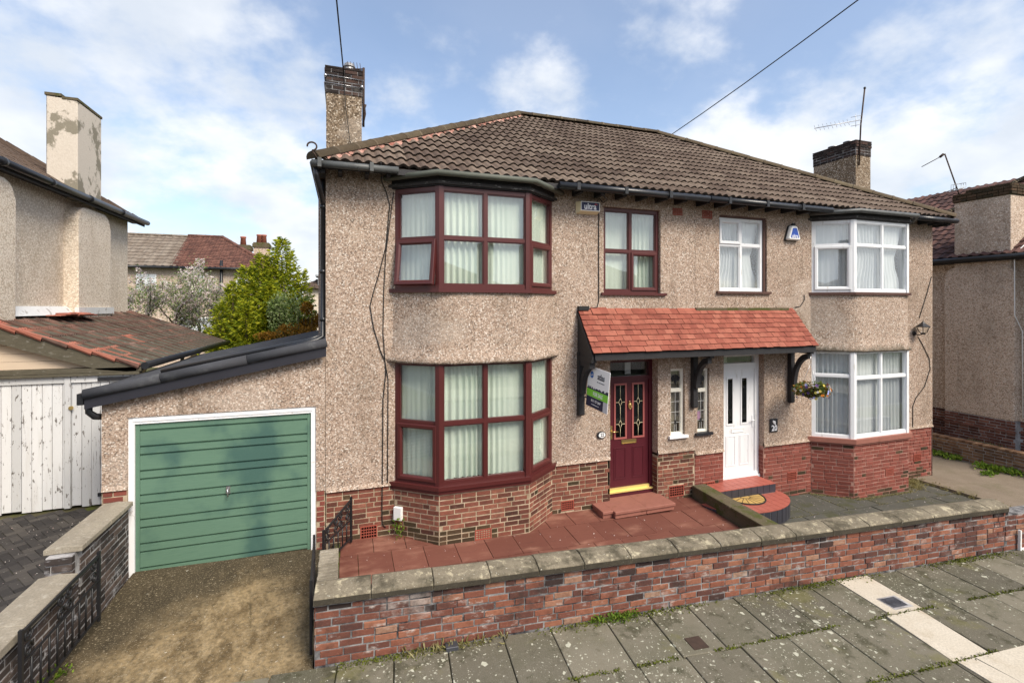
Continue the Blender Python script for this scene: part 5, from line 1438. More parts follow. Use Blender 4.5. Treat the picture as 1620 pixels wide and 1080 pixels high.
for i in range(20):                                                  # curved riser of upright tiles
    a0, a1 = math.pi*(i + .06)/20, math.pi*(i + .94)/20
    P = [(cx + rx*f*math.cos(a), cy - ry*f*math.sin(a)) for f, a in ((1.0, a0), (1.0, (a0+a1)/2), (1.0, a1), (.98, a1), (.98, a0))]
    bm = bm_new(); poly_prism(bm, P, -.44, z1 - .016); obj('riser_tile', bm, 'black_tile', lc)
g_ = .152
for i in range(-8, 8):
    for j in range(6):
        x0, x1_, y1_, y0_ = cx + i*g_ + .003, cx + (i+1)*g_ - .003, cy - j*g_ - .003, cy - (j+1)*g_ + .003
        b2 = bm_new(); box(b2, x0, x1_, y0_, y1_, z1 - .013, z1)
        # trim to the half ellipse
        m_ = [((x - cx)/rx)**2 + ((y - cy)/ry)**2 for x in (x0, x1_) for y in (y0_, y1_)]
        if min(m_) >= .97: b2.free(); continue
        if max(m_) > 1:
            for a in [math.pi*(k+.5)/26 for k in range(26)]:
                n_ = Vector((math.cos(a)/rx, -math.sin(a)/ry, 0)).normalized(); co = Vector((cx + rx*.997*math.cos(a), cy - ry*.997*math.sin(a), 0))
                bmesh.ops.bisect_plane(b2, geom=b2.verts[:]+b2.edges[:]+b2.faces[:], plane_co=co, plane_no=n_, clear_outer=True)
            ed = [e for e in b2.edges if e.is_boundary]
            if ed: bmesh.ops.holes_fill(b2, edges=ed)
        if len(b2.faces): obj('floor_tile', b2, 'red_quarry', lc)
        else: b2.free()
for j in range(2):
    bm = bm_new(); box(bm, sx1 + .006, cx + rx*.97, cy + .003 + j*.17, cy + .165 + j*.17, z1 - .013, z1); obj('floor_tile', bm, 'red_quarry', lc)
MT = thing('door_mat', 'half-round coir doormat with black rubber sunburst on the lower red step', 'doormat', (7.10, 7.2, z1))
mx, my, mr = 7.12, sy0 - .01, .36
bm = bm_new(); poly_prism(bm, [(mx + mr*.95*math.cos(a), my - mr*.95*math.sin(a)) for a in [math.pi*i/28 for i in range(29)]], z1 + .001, z1 + .013); obj('coir_pile', bm, 'coir', MT)
bm = bm_new(); ar = [(mx + mr*math.cos(a), my - mr*math.sin(a), z1 + .010) for a in [math.pi*i/28 for i in range(29)]]; tube(bm, ar, .014, 6)
for a in [math.pi*i/9 for i in range(1, 9)]: tube(bm, [(mx + .10*math.cos(a), my - .10*math.sin(a), z1 + .012), (mx + mr*math.cos(a), my - mr*math.sin(a), z1 + .012)], .006, 5)
tube(bm, [(mx + .10*math.cos(a), my - .10*math.sin(a), z1 + .012) for a in [math.pi*i/12 for i in range(13)]], .006, 5); obj('rubber_rim', bm, 'rubber', MT)

# ================================================================ things on the fronts
AX = thing('alarm_box', 'cream oblong burglar alarm box with navy label left of the maroon-framed upstairs window', 'alarm box', (4.0, FY - .06, 5.02))
bm = bm_new(); z0, z1_, x0, x1 = 5.015, 5.225, 3.79, 4.205; k_ = .045
A = [(x0, FY - .004, z0), (x1, FY - .004, z0), (x1, FY - .004, z1_), (x0, FY - .004, z1_)]; Bp = [(x0 + k_, FY - .115, z0 + k_), (x1 - .01, FY - .115, z0 + k_), (x1 - .01, FY - .115, z1_ - .012), (x0 + k_, FY - .115, z1_ - .012)]
va = [bm.verts.new(p) for p in A]; vb = [bm.verts.new(p) for p in Bp]; bm.faces.new(vb); bm.faces.new(va[::-1])
for i in range(4): bm.faces.new((va[i], va[(i+1)%4], vb[(i+1)%4], vb[i]))
obj('case', bm, 'alarm_cream', AX)
bm = bm_new(); box(bm, x0 + k_ - .002, x1 - .008, FY - .119, FY - .113, z0 + k_ - .002, z1_ - .010); obj('face_plate', bm, 'alarm_white', AX)
lx0, lx1, lz0, lz1 = x0 + k_ + .008, x1 - .020, z0 + k_ + .008, z1_ - .022
bm = bm_new(); box(bm, lx0, lx1, FY - .121, FY - .1185, lz0, lz1); lab = obj('label', bm, 'navy', AX)
put('lettering', TXT['ultra'], lab, TXF(Matrix.Translation(((lx0+lx1)/2 - .005, FY - .1225, (lz0+lz1)/2 - .006)), .84, .95))
bm = bm_new(); prism(bm, [(lx1 - .095, FY - .1215, lz1 - .035), (lx1 - .065, FY - .1215, lz1 - .014), (lx1 - .035, FY - .1215, lz1 - .035), (lx1 - .045, FY - .1215, lz1 - .04), (lx1 - .065, FY - .1215, lz1 - .026), (lx1 - .085, FY - .1215, lz1 - .04)], (0, -.001, 0)); obj('roof_mark', bm, 'redprint', lab)
AB = thing('alarm_box', 'white triangular burglar alarm box with blue label right of the white upstairs window', 'alarm box', (8.70, FY - .05, 4.76))
def rtri(cx, cz, s, y, n=5):
    P = [(cx - .17*s, cz - .13*s), (cx + .17*s, cz - .13*s), (cx + .075*s, cz + .16*s), (cx - .075*s, cz + .16*s)]
    out = []; k = len(P)
    for i in range(k):
        a, c, d = Vector(P[i-1]), Vector(P[i]), Vector(P[(i+1) % k]); p = c + (a-c).normalized()*.045*s; q_ = c + (d-c).normalized()*.045*s
        for t in [j/n for j in range(n+1)]: v = p*(1-t)**2 + c*2*t*(1-t) + q_*t*t; out.append((v.x, y, v.y))
    return out
cx, cz = 8.70, 4.905
bm = bm_new(); lo = [[bm.verts.new(p) for p in rtri(cx, cz, s, y)] for s, y in ((1.05, FY - .004), (1.05, FY - .05), (.95, FY - .09), (.86, FY - .10))]
for a, c in zip(lo, lo[1:]):
    for i in range(len(a)): bm.faces.new((a[i], a[(i+1) % len(a)], c[(i+1) % len(a)], c[i])).smooth = True
bm.faces.new(lo[-1]); obj('case', bm, 'alarm_white', AB)
bm = bm_new(); prism(bm, rtri(cx - .012, cz - .0, 1.12, FY - .004), (0, -.03, 0)); obj('back_plate', bm, 'gasket', AB)
bm = bm_new(); prism(bm, rtri(cx, cz + .0, .70, FY - .1005), (0, -.002, 0)); lb2 = obj('label', bm, 'blue', AB)
put('lettering', TXT['ultra_small'], lb2, TXF(Matrix.Translation((cx, FY - .104, cz - .055)), .85, 1))
bm = bm_new(); ball(bm, (cx - .0, FY - .06, cz + .185), .045, 10, (1.2, .7, .8)); obj('strobe', bm, 'gasket', AB)

# estate agent's board hung from the left bracket
SG = thing('for_sale_sign', 'white, green and navy for sale sign on the left porch bracket by the maroon door', 'sign', (4.12, 7.12, 1.9))
ps0, ps1 = Vector((3.905, 7.44, 0)), Vector((4.0, 6.90, 0))
sz0 = 1.745; SWD = (ps1 - ps0).length; SHT = .68
SXF = frame((ps0.x, ps0.y), (ps1.x, ps1.y), sz0) @ Matrix.Rotation(R(7), 4, 'Y')
k_ = SWD / .45
bm = bm_new(); box(bm, 0, SWD, 0, .008, 0, SHT, SXF); obj('board', bm, 'sign_white', SG)
bm = bm_new(); box(bm, 0, SWD, -.0015, -.0002, 0, .175, SXF); obj('navy_band', bm, 'navy', SG)
bm = bm_new(); box(bm, 0, SWD, -.0016, -.0003, .177, .30, SXF); gb = obj('green_band', bm, 'lime', SG)
bm = bm_new(); box(bm, SWD*.80, SWD, -.002, -.0016, 0, .172, SXF); obj('grey_square', bm, 'grey_panel', SG)
bm = bm_new(); r_ = random.Random(4); x = 0.
while x < SWD - .005:
    w = r_.uniform(.010, .028); h = r_.uniform(.008, .05); box(bm, x, min(x + w, SWD), -.0014 - r_.uniform(0, .0004), -.0003, .299, .305 + h, SXF); x += w
obj('skyline', bm, 'navy', SG)
def on_sign(key, u, z, s, asp=1.): put('lettering', TXT[key], SG, TXF(SXF @ Matrix.Translation((u*SWD, -.0028, z)), s*asp*1.12, s*1.06))
on_sign('firm', .62, .545, .80, .66); on_sign('firm_sub', .62, .455, .85, .66); on_sign('sale', .53, .235, .72, .62); on_sign('phone', .46, .115, .78, .70); on_sign('web', .44, .055, .8, .72)
bm = bm_new(); c0 = Vector((.19*SWD, -.0022, .545)); prism(bm, [SXF @ (c0 + Vector((.042*math.cos(a), 0, .058*math.sin(a)))) for a in [2*math.pi*i/20 for i in range(20)]], SXF.to_3x3() @ Vector((0, .001, 0))); lg = obj('globe_emblem', bm, 'blue', SG)
for zz, mt in ((.028, 'sky_blue'), (-.002, 'text_white'), (-.030, 'sky_blue')):
    bm = bm_new(); up = [c0 + Vector((x*.040, -.0012, zz + .010*math.sin(x*3) + .006)) for x in (-.95, -.5, 0, .5, .95)]; dn = [p - Vector((0, 0, .012)) for p in up[::-1]]
    prism(bm, [SXF @ p for p in up + dn], SXF.to_3x3() @ Vector((0, .0008, 0))); obj('emblem_wave', bm, mt, lg)
bm = bm_new(); tube(bm, [SXF @ Vector((.02, .02, SHT*.75)), (3.90, FY - .06, sz0 + SHT*.75)], .012, 6); tube(bm, [SXF @ Vector((.02, .02, .12)), (3.90, FY - .06, sz0 + .12)], .012, 6); obj('fixing', bm, 'iron', SG)

NP = thing('number_plaque', 'small oval house number plaque reading 22 left of the maroon door', 'house number', (4.30, FY - .02, 1.10))
bm = bm_new(); prism(bm, [(4.285 + .088*math.cos(a), FY - .004, 1.155 + .065*math.sin(a)) for a in [2*math.pi*i/24 for i in range(24)]], (0, -.018, 0)); obj('plaque', bm, 'black', NP)
bm = bm_new(); prism(bm, [(4.295 + .066*math.cos(a), FY - .0225, 1.155 + .048*math.sin(a)) for a in [2*math.pi*i/24 for i in range(24)]], (0, -.002, 0)); obj('plaque_face', bm, 'alarm_white', NP)
bm = None; put('lettering', TXT['twentytwo'].copy(), NP, TXF(Matrix.Translation((4.297, FY - .0265, 1.155)), .8, 1.0)).data.materials[0] = M['text_dark']
NQ = thing('number_plaque', 'black house number plaque reading 20 right of the white door', 'house number', (8.22, FY - .02, .87))
bm = bm_new(); box(bm, 8.125, 8.33, FY - .022, FY - .004, .875, 1.15); bevel(bm, .006); obj('plaque', bm, 'black', NQ)
put('lettering', TXT['twenty'], NQ, TXF(Matrix.Translation((8.235, FY - .026, .955)), .98, 1.05))
bm = bm_new(); ball(bm, (8.235, FY - .024, 1.075), .034, 10, (1.1, .25, 1)); ball(bm, (8.21, FY - .024, 1.095), .022, 8, (1, .25, 1)); ball(bm, (8.255, FY - .024, 1.04), .02, 8, (1, .25, 1)); obj('flower_motif', bm, 'alarm_white', NQ)
MB = single('meter_box', bm_new(), 'alarm_white', 'small white meter box on the brick base below the left bay window', 'meter box', (.73, 7.55, .2)) if False else None
bm = bm_new(); XM = frame(bay_line(B1, .012)[0], bay_line(B1, .012)[1]); box(bm, .03, .165, -.06, -.002, .19, .385, XM); bevel(bm, .008, 2)
single('meter_box', bm, 'alarm_white', 'small white meter box on the brick base below the left bay window', 'meter box')
WL = thing('wall_lantern', 'black coach lantern on the wall right of the white bay window', 'lantern', (12.5, FY - .1, 2.72))
bm = bm_new(); lx, ly = 12.50, FY - .16
tube(bm, [(lx - .06, FY - .004, 2.80), (lx - .06, FY - .03, 2.80)], .05, 10); tube(bm, [(lx - .06, FY - .02, 2.80), (lx - .04, FY - .08, 2.76), (lx, ly, 2.79)], .012, 6); obj('wall_arm', bm, 'iron', WL)
hexa = lambda r, z: [(lx + r*math.cos(math.pi/6 + k*math.pi/3), ly + r*math.sin(math.pi/6 + k*math.pi/3), z) for k in range(6)]
bm = bm_new()
for a, c in (((.02, 3.07), (.055, 3.03)), ((.055, 3.03), (.15, 2.965)), ((.15, 2.965), (.15, 2.95)), ((.06, 2.82), (.045, 2.78))):
    ra = [bm.verts.new(p) for p in hexa(*a)]; rc = [bm.verts.new(p) for p in hexa(*c)]
    for i in range(6): bm.faces.new((ra[i], ra[(i+1)%6], rc[(i+1)%6], rc[i]))
bm.faces.new([bm.verts.new(p) for p in hexa(.15, 2.95)]); bm.faces.new([bm.verts.new(p) for p in hexa(.075, 2.82)])
for p, q_ in zip(hexa(.128, 2.95), hexa(.072, 2.82)): tube(bm, [p, q_], .007, 5)
tube(bm, [(lx, ly, 3.06), (lx, ly, 3.12)], [.014, .004], 6); obj('lantern_cage', bm, 'iron', WL)
bm = bm_new(); ra = [bm.verts.new(p) for p in hexa(.122, 2.948)]; rc = [bm.verts.new(p) for p in hexa(.068, 2.822)]
for i in range(6): bm.faces.new((ra[i], ra[(i+1)%6], rc[(i+1)%6], rc[i]))
obj('lantern_glass', bm, 'glass', WL)

# hanging basket
HB = thing('hanging_basket', 'hanging basket of mixed pansies below the right porch bracket', 'hanging basket', (8.58, 7.06, 1.55))
hc = Vector((8.60, 7.06, 1.80)); bm = bm_new(); r_ = random.Random(21)
for k in range(9):
    z_ = -.16*k/8; q_ = .19*math.sqrt(max(.02, 1 - (k/8.3)**2)); tube(bm, [hc + Vector((q_*math.cos(a), q_*math.sin(a), z_ - .0)) for a in [2*math.pi*i/16 for i in range(17)]], .012, 4)
obj('basket', bm, 'bark', HB)
bm = bm_new()
for a in (0.3, 2.4, 4.5): tube(bm, [hc + Vector((.18*math.cos(a), .18*math.sin(a), 0)), hc + Vector((0, 0, .52)), ], .004, 4)
tube(bm, [hc + Vector((0, 0, .52)), (8.655, 7.12, PZB - .165)], .006, 4); obj('chain', bm, 'chrome', HB)
def scatter_quads(pts, mat_list, name, parent=None, seed=1, sz=(.02, .04), asp=1.6, up=0.3, kind=None, bend=True):
    r = random.Random(seed); V, F, I = [], [], []
    for p, mi, d in pts:
        s = r.uniform(*sz); d = Vector(d) if d is not None else Vector((r.gauss(0, 1), r.gauss(0, 1), r.gauss(up, 1)))
        d.normalize(); a = d.cross(Vector((r.gauss(0, 1), r.gauss(0, 1), r.gauss(0, 1)))).normalized(); n = a.cross(d)
        b = len(V); p = Vector(p); w = a*s/asp*.5
        V += [p[:], (p + d*s*.5 + w + n*s*.08)[:], (p + d*s)[:], (p + d*s*.5 - w + n*s*.08)[:]]; F.append((b, b+1, b+2, b+3)); I.append(mi)
    me = bpy.data.meshes.new(name); me.from_pydata(V, [], F)
    for m in mat_list: me.materials.append(M[m])
    me.polygons.foreach_set('material_index', I); me.update(); return me
pts = []
for i in range(900):
    a, u_ = r_.uniform(0, 6.283), r_.uniform(-.55, 1); q_ = .33*r_.uniform(.6, 1)*math.sqrt(1 - .6*u_*u_); p = hc + Vector((q_*math.cos(a), q_*math.sin(a)*.8, -.02 + .15*u_)); pts.append((p, 0 if r_.random() < .75 else 1, Vector((math.cos(a), math.sin(a), r_.uniform(-.5, .8)))))
put('foliage', scatter_quads(pts, ['leaf_green', 'leaf_orange'], 'foliage', seed=5, sz=(.03, .07)), HB, None, 'stuff')
for i in range(46):
    a = r_.uniform(3.0, 6.6); u_ = r_.uniform(-.75, .95); q_ = .35*math.sqrt(1 - .55*u_*u_); p = hc + Vector((q_*math.cos(a), q_*math.sin(a)*.85, -.02 + .16*u_)); n_ = (p - hc).normalized()
    mt = r_.choice(['petal_white', 'petal_white', 'petal_blue', 'petal_red', 'petal_orange', 'petal_yellow', 'petal_purple', 'petal_white']); bm = bm_new(); a_ = n_.cross(Vector((0, 0, 1))).normalized(); b_ = a_.cross(n_); s_ = r_.uniform(.018, .030)
    for k in range(5):
        t = 2*math.pi*k/5; c_ = p + n_*.03 + (a_*math.cos(t) + b_*math.sin(t))*s_*.6
        quad(bm, [p + n_*.028, c_ + (a_*math.cos(t+1.2) + b_*math.sin(t+1.2))*s_*.6, c_ + (a_*math.cos(t) + b_*math.sin(t))*s_*.6 + n_*.006, c_ + (a_*math.cos(t-1.2) + b_*math.sin(t-1.2))*s_*.6])
    if mt in ('petal_white', 'petal_yellow'): ball(bm, p + n_*.036, s_*.35, 6, (1, 1, 1), 1)
    obj('flower', bm, (mt, 'petal_purple'), HB, fix=False)

# white cement strips and the iron cover let into the pavement
def ppoly(pts, z0, z1, bm): poly_prism(bm, pts, z0, z1, WX)
ST = thing('cement_patch', 'long pale cement strip crossing the pavement from the wall', 'cement patch', tuple(wp(6.7, .8)))
for pts in ([(6.45, -.02), (6.97, -.02), (6.93, -.75), (6.42, -.75)], [(6.34, -.765), (6.86, -.765), (6.78, -1.495), (6.26, -1.495)]):
    bm = bm_new(); ppoly(pts, -.05, .003, bm); obj('cement_slab', bm, 'cement_white', ST)
ST2 = thing('cement_patch', 'cracked pale cement patch near the kerb in the lower right corner', 'cement patch', tuple(wp(6.7, 1.9)))
for pts in ([(6.55, -1.515), (7.5, -1.515), (7.5, -2.23), (6.62, -2.23)], [(6.30, -1.515), (6.53, -1.515), (6.60, -2.0), (6.30, -1.95)], [(6.28, -1.965), (6.59, -2.015), (6.60, -2.23), (6.22, -2.23)]):
    bm = bm_new(); ppoly(pts, -.05, .003, bm); obj('cement_slab', bm, 'cement_white', ST2)
CV = thing('access_cover', 'small oblong iron water cover set in the pale cement strip', 'access cover', tuple(wp(6.72, .60)))
bm = bm_new(); box(bm, 6.56, 6.86, -.70, -.47, -.02, .0055, WX); obj('cover_frame', bm, 'mortar_grey', CV)
bm = bm_new(); box(bm, 6.58, 6.82, -.67, -.49, -.02, .008, WX); bevel(bm, .003); cv = obj('cover_lid', bm, 'cover', CV)
bm = bm_new(); tube(bm, [WX @ Vector((6.70 + .09*math.cos(a), -.58 + .065*math.sin(a), .009)) for a in [2*math.pi*i/24 for i in range(25)]], .004, 5); obj('cover_ring', bm, 'cover', cv)
put('lettering', TXT['water'], cv, WX @ Matrix.Translation((6.70, -.58, .0095)))
bm = bm_new(); box(bm, 3.78, 3.96, -.70, -.52, -.02, .003, WX); single('access_cover', bm, 'rust', 'small square rusty stopcock cover in a paving flag below the wall', 'access cover')
bm = bm_new(); box(bm, 1.27, 1.40, -.10, .0, -.02, .035, WX); bevel(bm, .004); single('access_cover', bm, 'cover', 'small grey metal cap at the foot of the front wall', 'access cover')
# hydrant-style white post at the right end
bm = bm_new(); box(bm, 9.98, 10.005, -.045, -.01, -.03, .30, WX); box(bm, 10.005, 10.2, -.043, -.012, -.02, .02, WX); box(bm, 10.2, 10.225, -.045, -.01, -.03, .30, WX)
single('marker_frame', bm, 'alarm_white', 'low white metal frame standing against the right end of the front wall', 'marker')
# ================================================================ left neighbour: house flank, carport, doors
NH = thing('neighbour_house', 'cream-rendered neighbouring house on the left with chimney breasts and dark eaves gutter', 'house', (-7.5, 11, .2))
NX = -5.2
bm = bm_new()
quad(bm, [(NX, 14.9, .0), (NX, 6.9, .0), (NX, 6.9, 5.75), (NX, 14.9, 5.75)]); quad(bm, [(NX, 14.9, .0), (NX - 7, 14.9, .0), (NX - 7, 14.9, 5.75), (NX, 14.9, 5.75)])
quad(bm, [(NX, 6.9, .0), (NX - 7, 6.9, .0), (NX - 7, 6.9, 5.75), (NX, 6.9, 5.75)])
obj('wall', bm, 'render_cream', NH)
def breast(parent, y0, y1, x0, x1, zb, zt, mat, bev_=.16, sgn=1):
    """chimney breast with rounded shoulders, projecting from x0 to x1"""
    n = 6; out = [(y0, zb), (y1, zb)]
    out += [(y1 - bev_ + bev_*math.cos(t), zt - bev_ + bev_*math.sin(t)) for t in [math.pi/2*i/n for i in range(n+1)]]
    out += [(y0 + bev_ - bev_*math.sin(t), zt - bev_ + bev_*math.cos(t)) for t in [math.pi/2*i/n for i in range(n+1)]]
    bm = bm_new(); prism(bm, [(x0, y, z) for y, z in out], (x1 - x0, 0, 0)); bevel(bm, .035, 2); obj('chimney_breast', bm, mat, parent)
breast(NH, 11.9, 13.3, NX - .05, NX + .24, .2, 5.42, 'render_cream', .28)
breast(NH, 8.4, 9.95, NX - .05, NX + .24, .2, 5.40, 'render_cream', .28)
bm = bm_new(); prism(bm, [(-5.50, 11.95, 5.55), (-5.50, 11.95, 7.55), (-5.0, 11.95, 7.50), (-5.0, 11.95, 5.55)], (0, 1.02, 0)); bevel(bm, .02); chn = obj('chimney', bm, 'cream_chimney', NH)
bm = bm_new(); box(bm, -5.515, -5.25, 11.935, 12.99, 7.545, 7.60); box(bm, -5.245, -4.99, 11.94, 12.985, 7.50, 7.55); obj('chimney_flaunching', bm, 'mossy_stone', chn)
EN, EZN = -4.93, 5.66                                                 # eaves of its roof
bm = bm_new(); nq = 3.9; nz = 2.45
quad(bm, [(EN, 6.6, EZN), (EN, 15.2, EZN), (EN - nq, 15.2 - nq, EZN + nz), (EN - nq, 6.6 + nq, EZN + nz)]); quad(bm, [(EN, 15.2, EZN), (EN - 8, 15.2, EZN), (EN - nq, 15.2 - nq, EZN + nz)]); quad(bm, [(EN, 6.6, EZN), (EN - nq, 6.6 + nq, EZN + nz), (EN - 8, 6.6, EZN)])
rfn = obj('roof', bm, 'dark_tile', NH, fix=False)
RN = roof_frame((EN, 15.2, EZN + .01), (0, -1, 0), (-nq, 0, nz)); TN = tile_mesh('roof_tile', 'dark_tile', .27, .34, [(0, 0), (.135, .006), (.27, 0)], .03)
ln = math.hypot(nq, nz); r_ = random.Random(41)
hips = [(Vector((EN, 15.2, 0)), Vector((1, 1, 0)).normalized())]
pieces(rfn, 'roof_tile', [s for s in tile_specs(TN, RN, 30, 15, .27, .30, hips, seed=42, w=.27, L=.34, stagger=.135, jit=.008)], 'roof_tiles')
bm = bm_new(); tube(bm, [(EN + .06, 6.6, EZN - .06), (EN + .06, 15.2, EZN - .06)], .062, 10)
for y in (9.4, 10.7, 12.1, 13.6): tube(bm, [(EN + .06, y, EZN - .06), (EN + .06, y + .09, EZN - .06)], .072, 10)
obj('gutter', bm, 'gutter_black', NH)
bm = bm_new(); box(bm, NX, EN, 6.6, 15.2, EZN - .09, EZN - .06); box(bm, EN - .02, EN + .0, 6.6, 15.2, EZN - .16, EZN - .02); obj('fascia', bm, 'black_wood', NH)

CP = thing('carport', 'carport with weathered brown ribbed tiles and red replacement tiles beside the cream house', 'carport', (-4.1, 11, .3))
ca, cz0, cb, cz1 = -3.05, 2.50, -5.19, 3.30                           # low eaves, high edge
up = Vector((cb - ca, 0, cz1 - cz0)); cl = up.length
bm = bm_new(); prism(bm, [(ca + .02, 9.28, cz0 - .02), (cb, 9.28, cz1 - .03), (cb, 9.28, cz1 - .09), (ca + .02, 9.28, cz0 - .09)], (0, 5.9, 0)); cpr = obj('roof', bm, 'mossy_timber', CP)
prof = [(0, 0)]; nw = 5; wT = .36
for k in range(nw):
    c = wT/nw*(k+.5); prof += [(c - .027, .0), (c - .014, .026), (c + .014, .026), (c + .027, .0)]
prof += [(wT, 0)]
ct = tile_mesh('roof_tile', 'carport_tile', wT, .40, prof, .05); ctr = tile_mesh('roof_tile', 'carport_red', wT, .40, prof, .05)
CX = roof_frame((ca, 15.18, cz0), (0, -1, 0), up)
red = {(0, 14), (0, 15), (1, 15), (1, 14), (3, 16), (3, 15), (0, 12), (5, 16), (2, 13)}
red = {(1, 16), (1, 15), (1, 14), (2, 16), (4, 16), (5, 16)}
sp = tile_specs(ct, CX, 17, 7, .3515, cl/7, seed=44, w=wT, L=.4, jit=.006, alt=lambda i, j, r, me: ctr if (j, i) in red or r.random() < .008 else me)
pieces(cpr, 'roof_tile', sp)
bm = bm_new(); prism(bm, [(ca - .02, 9.22, cz0 + .005), (cb, 9.22, cz1 + .005), (cb, 9.22, cz1 - .05), (ca - .02, 9.22, cz0 - .05)], (0, .07, 0)); obj('verge_tile', bm, 'carport_red', CP)
bm = bm_new(); prism(bm, [(ca - .06, 9.24, cz0 - .04), (cb, 9.24, cz1 - .052), (cb, 9.24, cz1 - .30), (ca - .55, 9.24, cz0 - .07), (ca - .06, 9.24, cz0 - .125)], (0, .04, 0)); obj('barge_board', bm, 'mossy_timber', CP)
bm = bm_new(); tube(bm, [(ca + .05, 9.25, cz0 - .03), (ca + .05, 15.2, cz0 - .06)], .06, 8); obj('gutter', bm, 'gutter_black', CP)
for i in range(5):
    bm = bm_new(); zz = 2.46 + i*.12; box(bm, cb, ca - .45 - i*.32, 9.36 + i*.002, 9.385, zz, zz + .116); obj('gable_board', bm, 'beige_panel', CP)
bm = bm_new(); box(bm, cb, ca, 9.24, 9.36, 2.39, 2.455); box(bm, cb, ca - .02, 9.22, 9.36, 2.345, 2.385); obj('lintel', bm, 'mossy_timber', CP)
bm = bm_new(); prism(bm, [(NX + .005, 8.7, 3.30), (NX + .05, 8.7, 3.28), (NX + .2, 8.7, 3.255), (NX + .05, 8.7, 3.42), (NX + .005, 8.7, 3.42)], (0, 4.9, 0)); box(bm, NX + .2, NX + .27, 11.85, 13.4, 3.26, 3.40); obj('flashing', bm, 'lead_white', CP)
rr = random.Random(3)
for i in range(7):
    bm = bm_new(); box(bm, -.19, .19, -.11, .11, 0, .022); bevel(bm, .006)
    X = Matrix.Translation((-4.86 + rr.uniform(-.05, .10), 11.0 + i*.16, 3.24 + .018*(i % 3))) @ Matrix.Rotation(R(90 + rr.uniform(-18, 18)), 4, 'Z') @ Matrix.Rotation(rr.uniform(-.05, .10), 4, 'X')
    bm.transform(X); o = single('loose_tile', bm, 'carport_red', 'loose red tile dumped in a pile on the carport roof against the chimney breast', 'roof tile', None, 'loose tiles on the carport roof')
ND = thing('plank_doors', 'peeling white plank double doors across the neighbouring carport', 'garage doors', (-4.2, 9.3, .3))
ws = [.13, .155, .115, .08]; x = -3.03; rr = random.Random(18); k = 0
bnd = [-3.02]
while bnd[-1] > -5.15: bnd.append(bnd[-1] - rr.choice((.105, .115, .12, .125, .10)))
for a, c in zip(bnd[1:], bnd):
    y0 = 9.30 + rr.uniform(-.006, .006); zb = gl(0, 9.3) + .01 + rr.choice((0, .0, .012, .03)); bm = bm_new()
    box(bm, a + .003, c - .003, y0, y0 + .025, zb, 2.335); bevel(bm, .004); obj('plank', bm, 'plank', ND)
for a, c in ((-5.15, -4.045), (-3.96, -3.03)):
    bm = bm_new(); box(bm, a, c, 9.272, 9.294, 2.24, 2.338); bevel(bm, .003); obj('top_rail', bm, 'plank', ND)
bm = bm_new(); box(bm, -4.04, -3.965, 9.262, 9.294, .32, 2.338); bevel(bm, .004); obj('meeting_stile', bm, 'plank', ND)
for z_ in (2.255, .46):
    bm = bm_new(); box(bm, -3.62, -3.0, 9.255, 9.270, z_, z_ + .055); obj('hinge', bm, 'black', ND)
bm = bm_new(); tube(bm, [(-3.95, 9.262, 1.86), (-3.95, 9.24, 1.86)], .03, 12); obj('knob', bm, 'gold', ND)

# ================================================================ right neighbour
RH = thing('neighbour_house', 'pebbledashed neighbouring house on the right with broad chimney breast and dark red roof', 'house', (20, 10, -.7))
QX = 16.3
bm = bm_new(); quad(bm, [(QX, 12.3, .50), (QX, 5.3, .50), (QX, 5.3, 4.75), (QX, 12.3, 4.75)]); quad(bm, [(QX, 5.3, .5), (QX + 7, 5.3, .5), (QX + 7, 5.3, 4.75), (QX, 5.3, 4.75)]); quad(bm, [(QX, 12.3, .5), (QX + 7, 12.3, .5), (QX + 7, 12.3, 4.75), (QX, 12.3, 4.75)])
obj('wall', bm, 'pebble_right', RH)
breast(RH, 7.50, 9.02, QX + .05, QX - .24, .50, 4.50, 'pebble_right', .26)
bm = bm_new(); box(bm, QX + .012, QX + 7, 5.31, 12.3, -1.2, .50); box(bm, QX - .23, QX + .05, 7.51, 9.01, -1.2, .50); pr_ = obj('plinth', bm, 'mortar_grey', RH)
sp = []
for a, c, x_ in ((12.3, 9.02, QX), (9.02, 7.50, QX - .242), (7.50, 5.3, QX)):
    sp += brick_specs(BR['brick_right'], frame((x_ + .0, a), (x_, c)), a - c, -.70, 16, seed=int(a*3), header=.3, proud=0)
sp += brick_specs(BR['brick_right'], frame((QX - .0, 9.022), (QX - .24, 9.022)) @ Matrix.Identity(4), .24, -.70, 16, seed=7, header=.9, proud=0)
for me, X in list(sp):
    pass
# plinth steps out half-way
bm = bm_new(); box(bm, QX - .03, QX, 5.3, 12.3, .20, .225); box(bm, QX - .27, QX - .2, 7.48, 9.04, .20, .225); obj('plinth_ledge', bm, 'brick_right', RH)
pieces(pr_, 'brick', sp, 'bricks', 300)
EQ, EQZ = 15.98, 4.74; rq, rz_ = 3.8, 2.61
bm = bm_new(); y0, y1 = 5.0, 12.62
quad(bm, [(EQ, y1, EQZ), (EQ, y0, EQZ), (EQ + rq, y0 + rq, EQZ + rz_), (EQ + rq, y1 - rq, EQZ + rz_)]); quad(bm, [(EQ, y0, EQZ), (EQ + 8, y0, EQZ), (EQ + rq, y0 + rq, EQZ + rz_)]); quad(bm, [(EQ, y1, EQZ), (EQ + rq, y1 - rq, EQZ + rz_), (EQ + 8, y1, EQZ)])
rfr = obj('roof', bm, 'right_tile', RH, fix=False)
TR = tile_mesh('roof_tile', 'right_tile', .235, .36, roll_prof(.235, 1, .034, .14, 4), .03)
QXF = roof_frame((EQ, y1, EQZ + .012), (0, -1, 0), (rq, 0, rz_)); lq = math.hypot(rq, rz_)
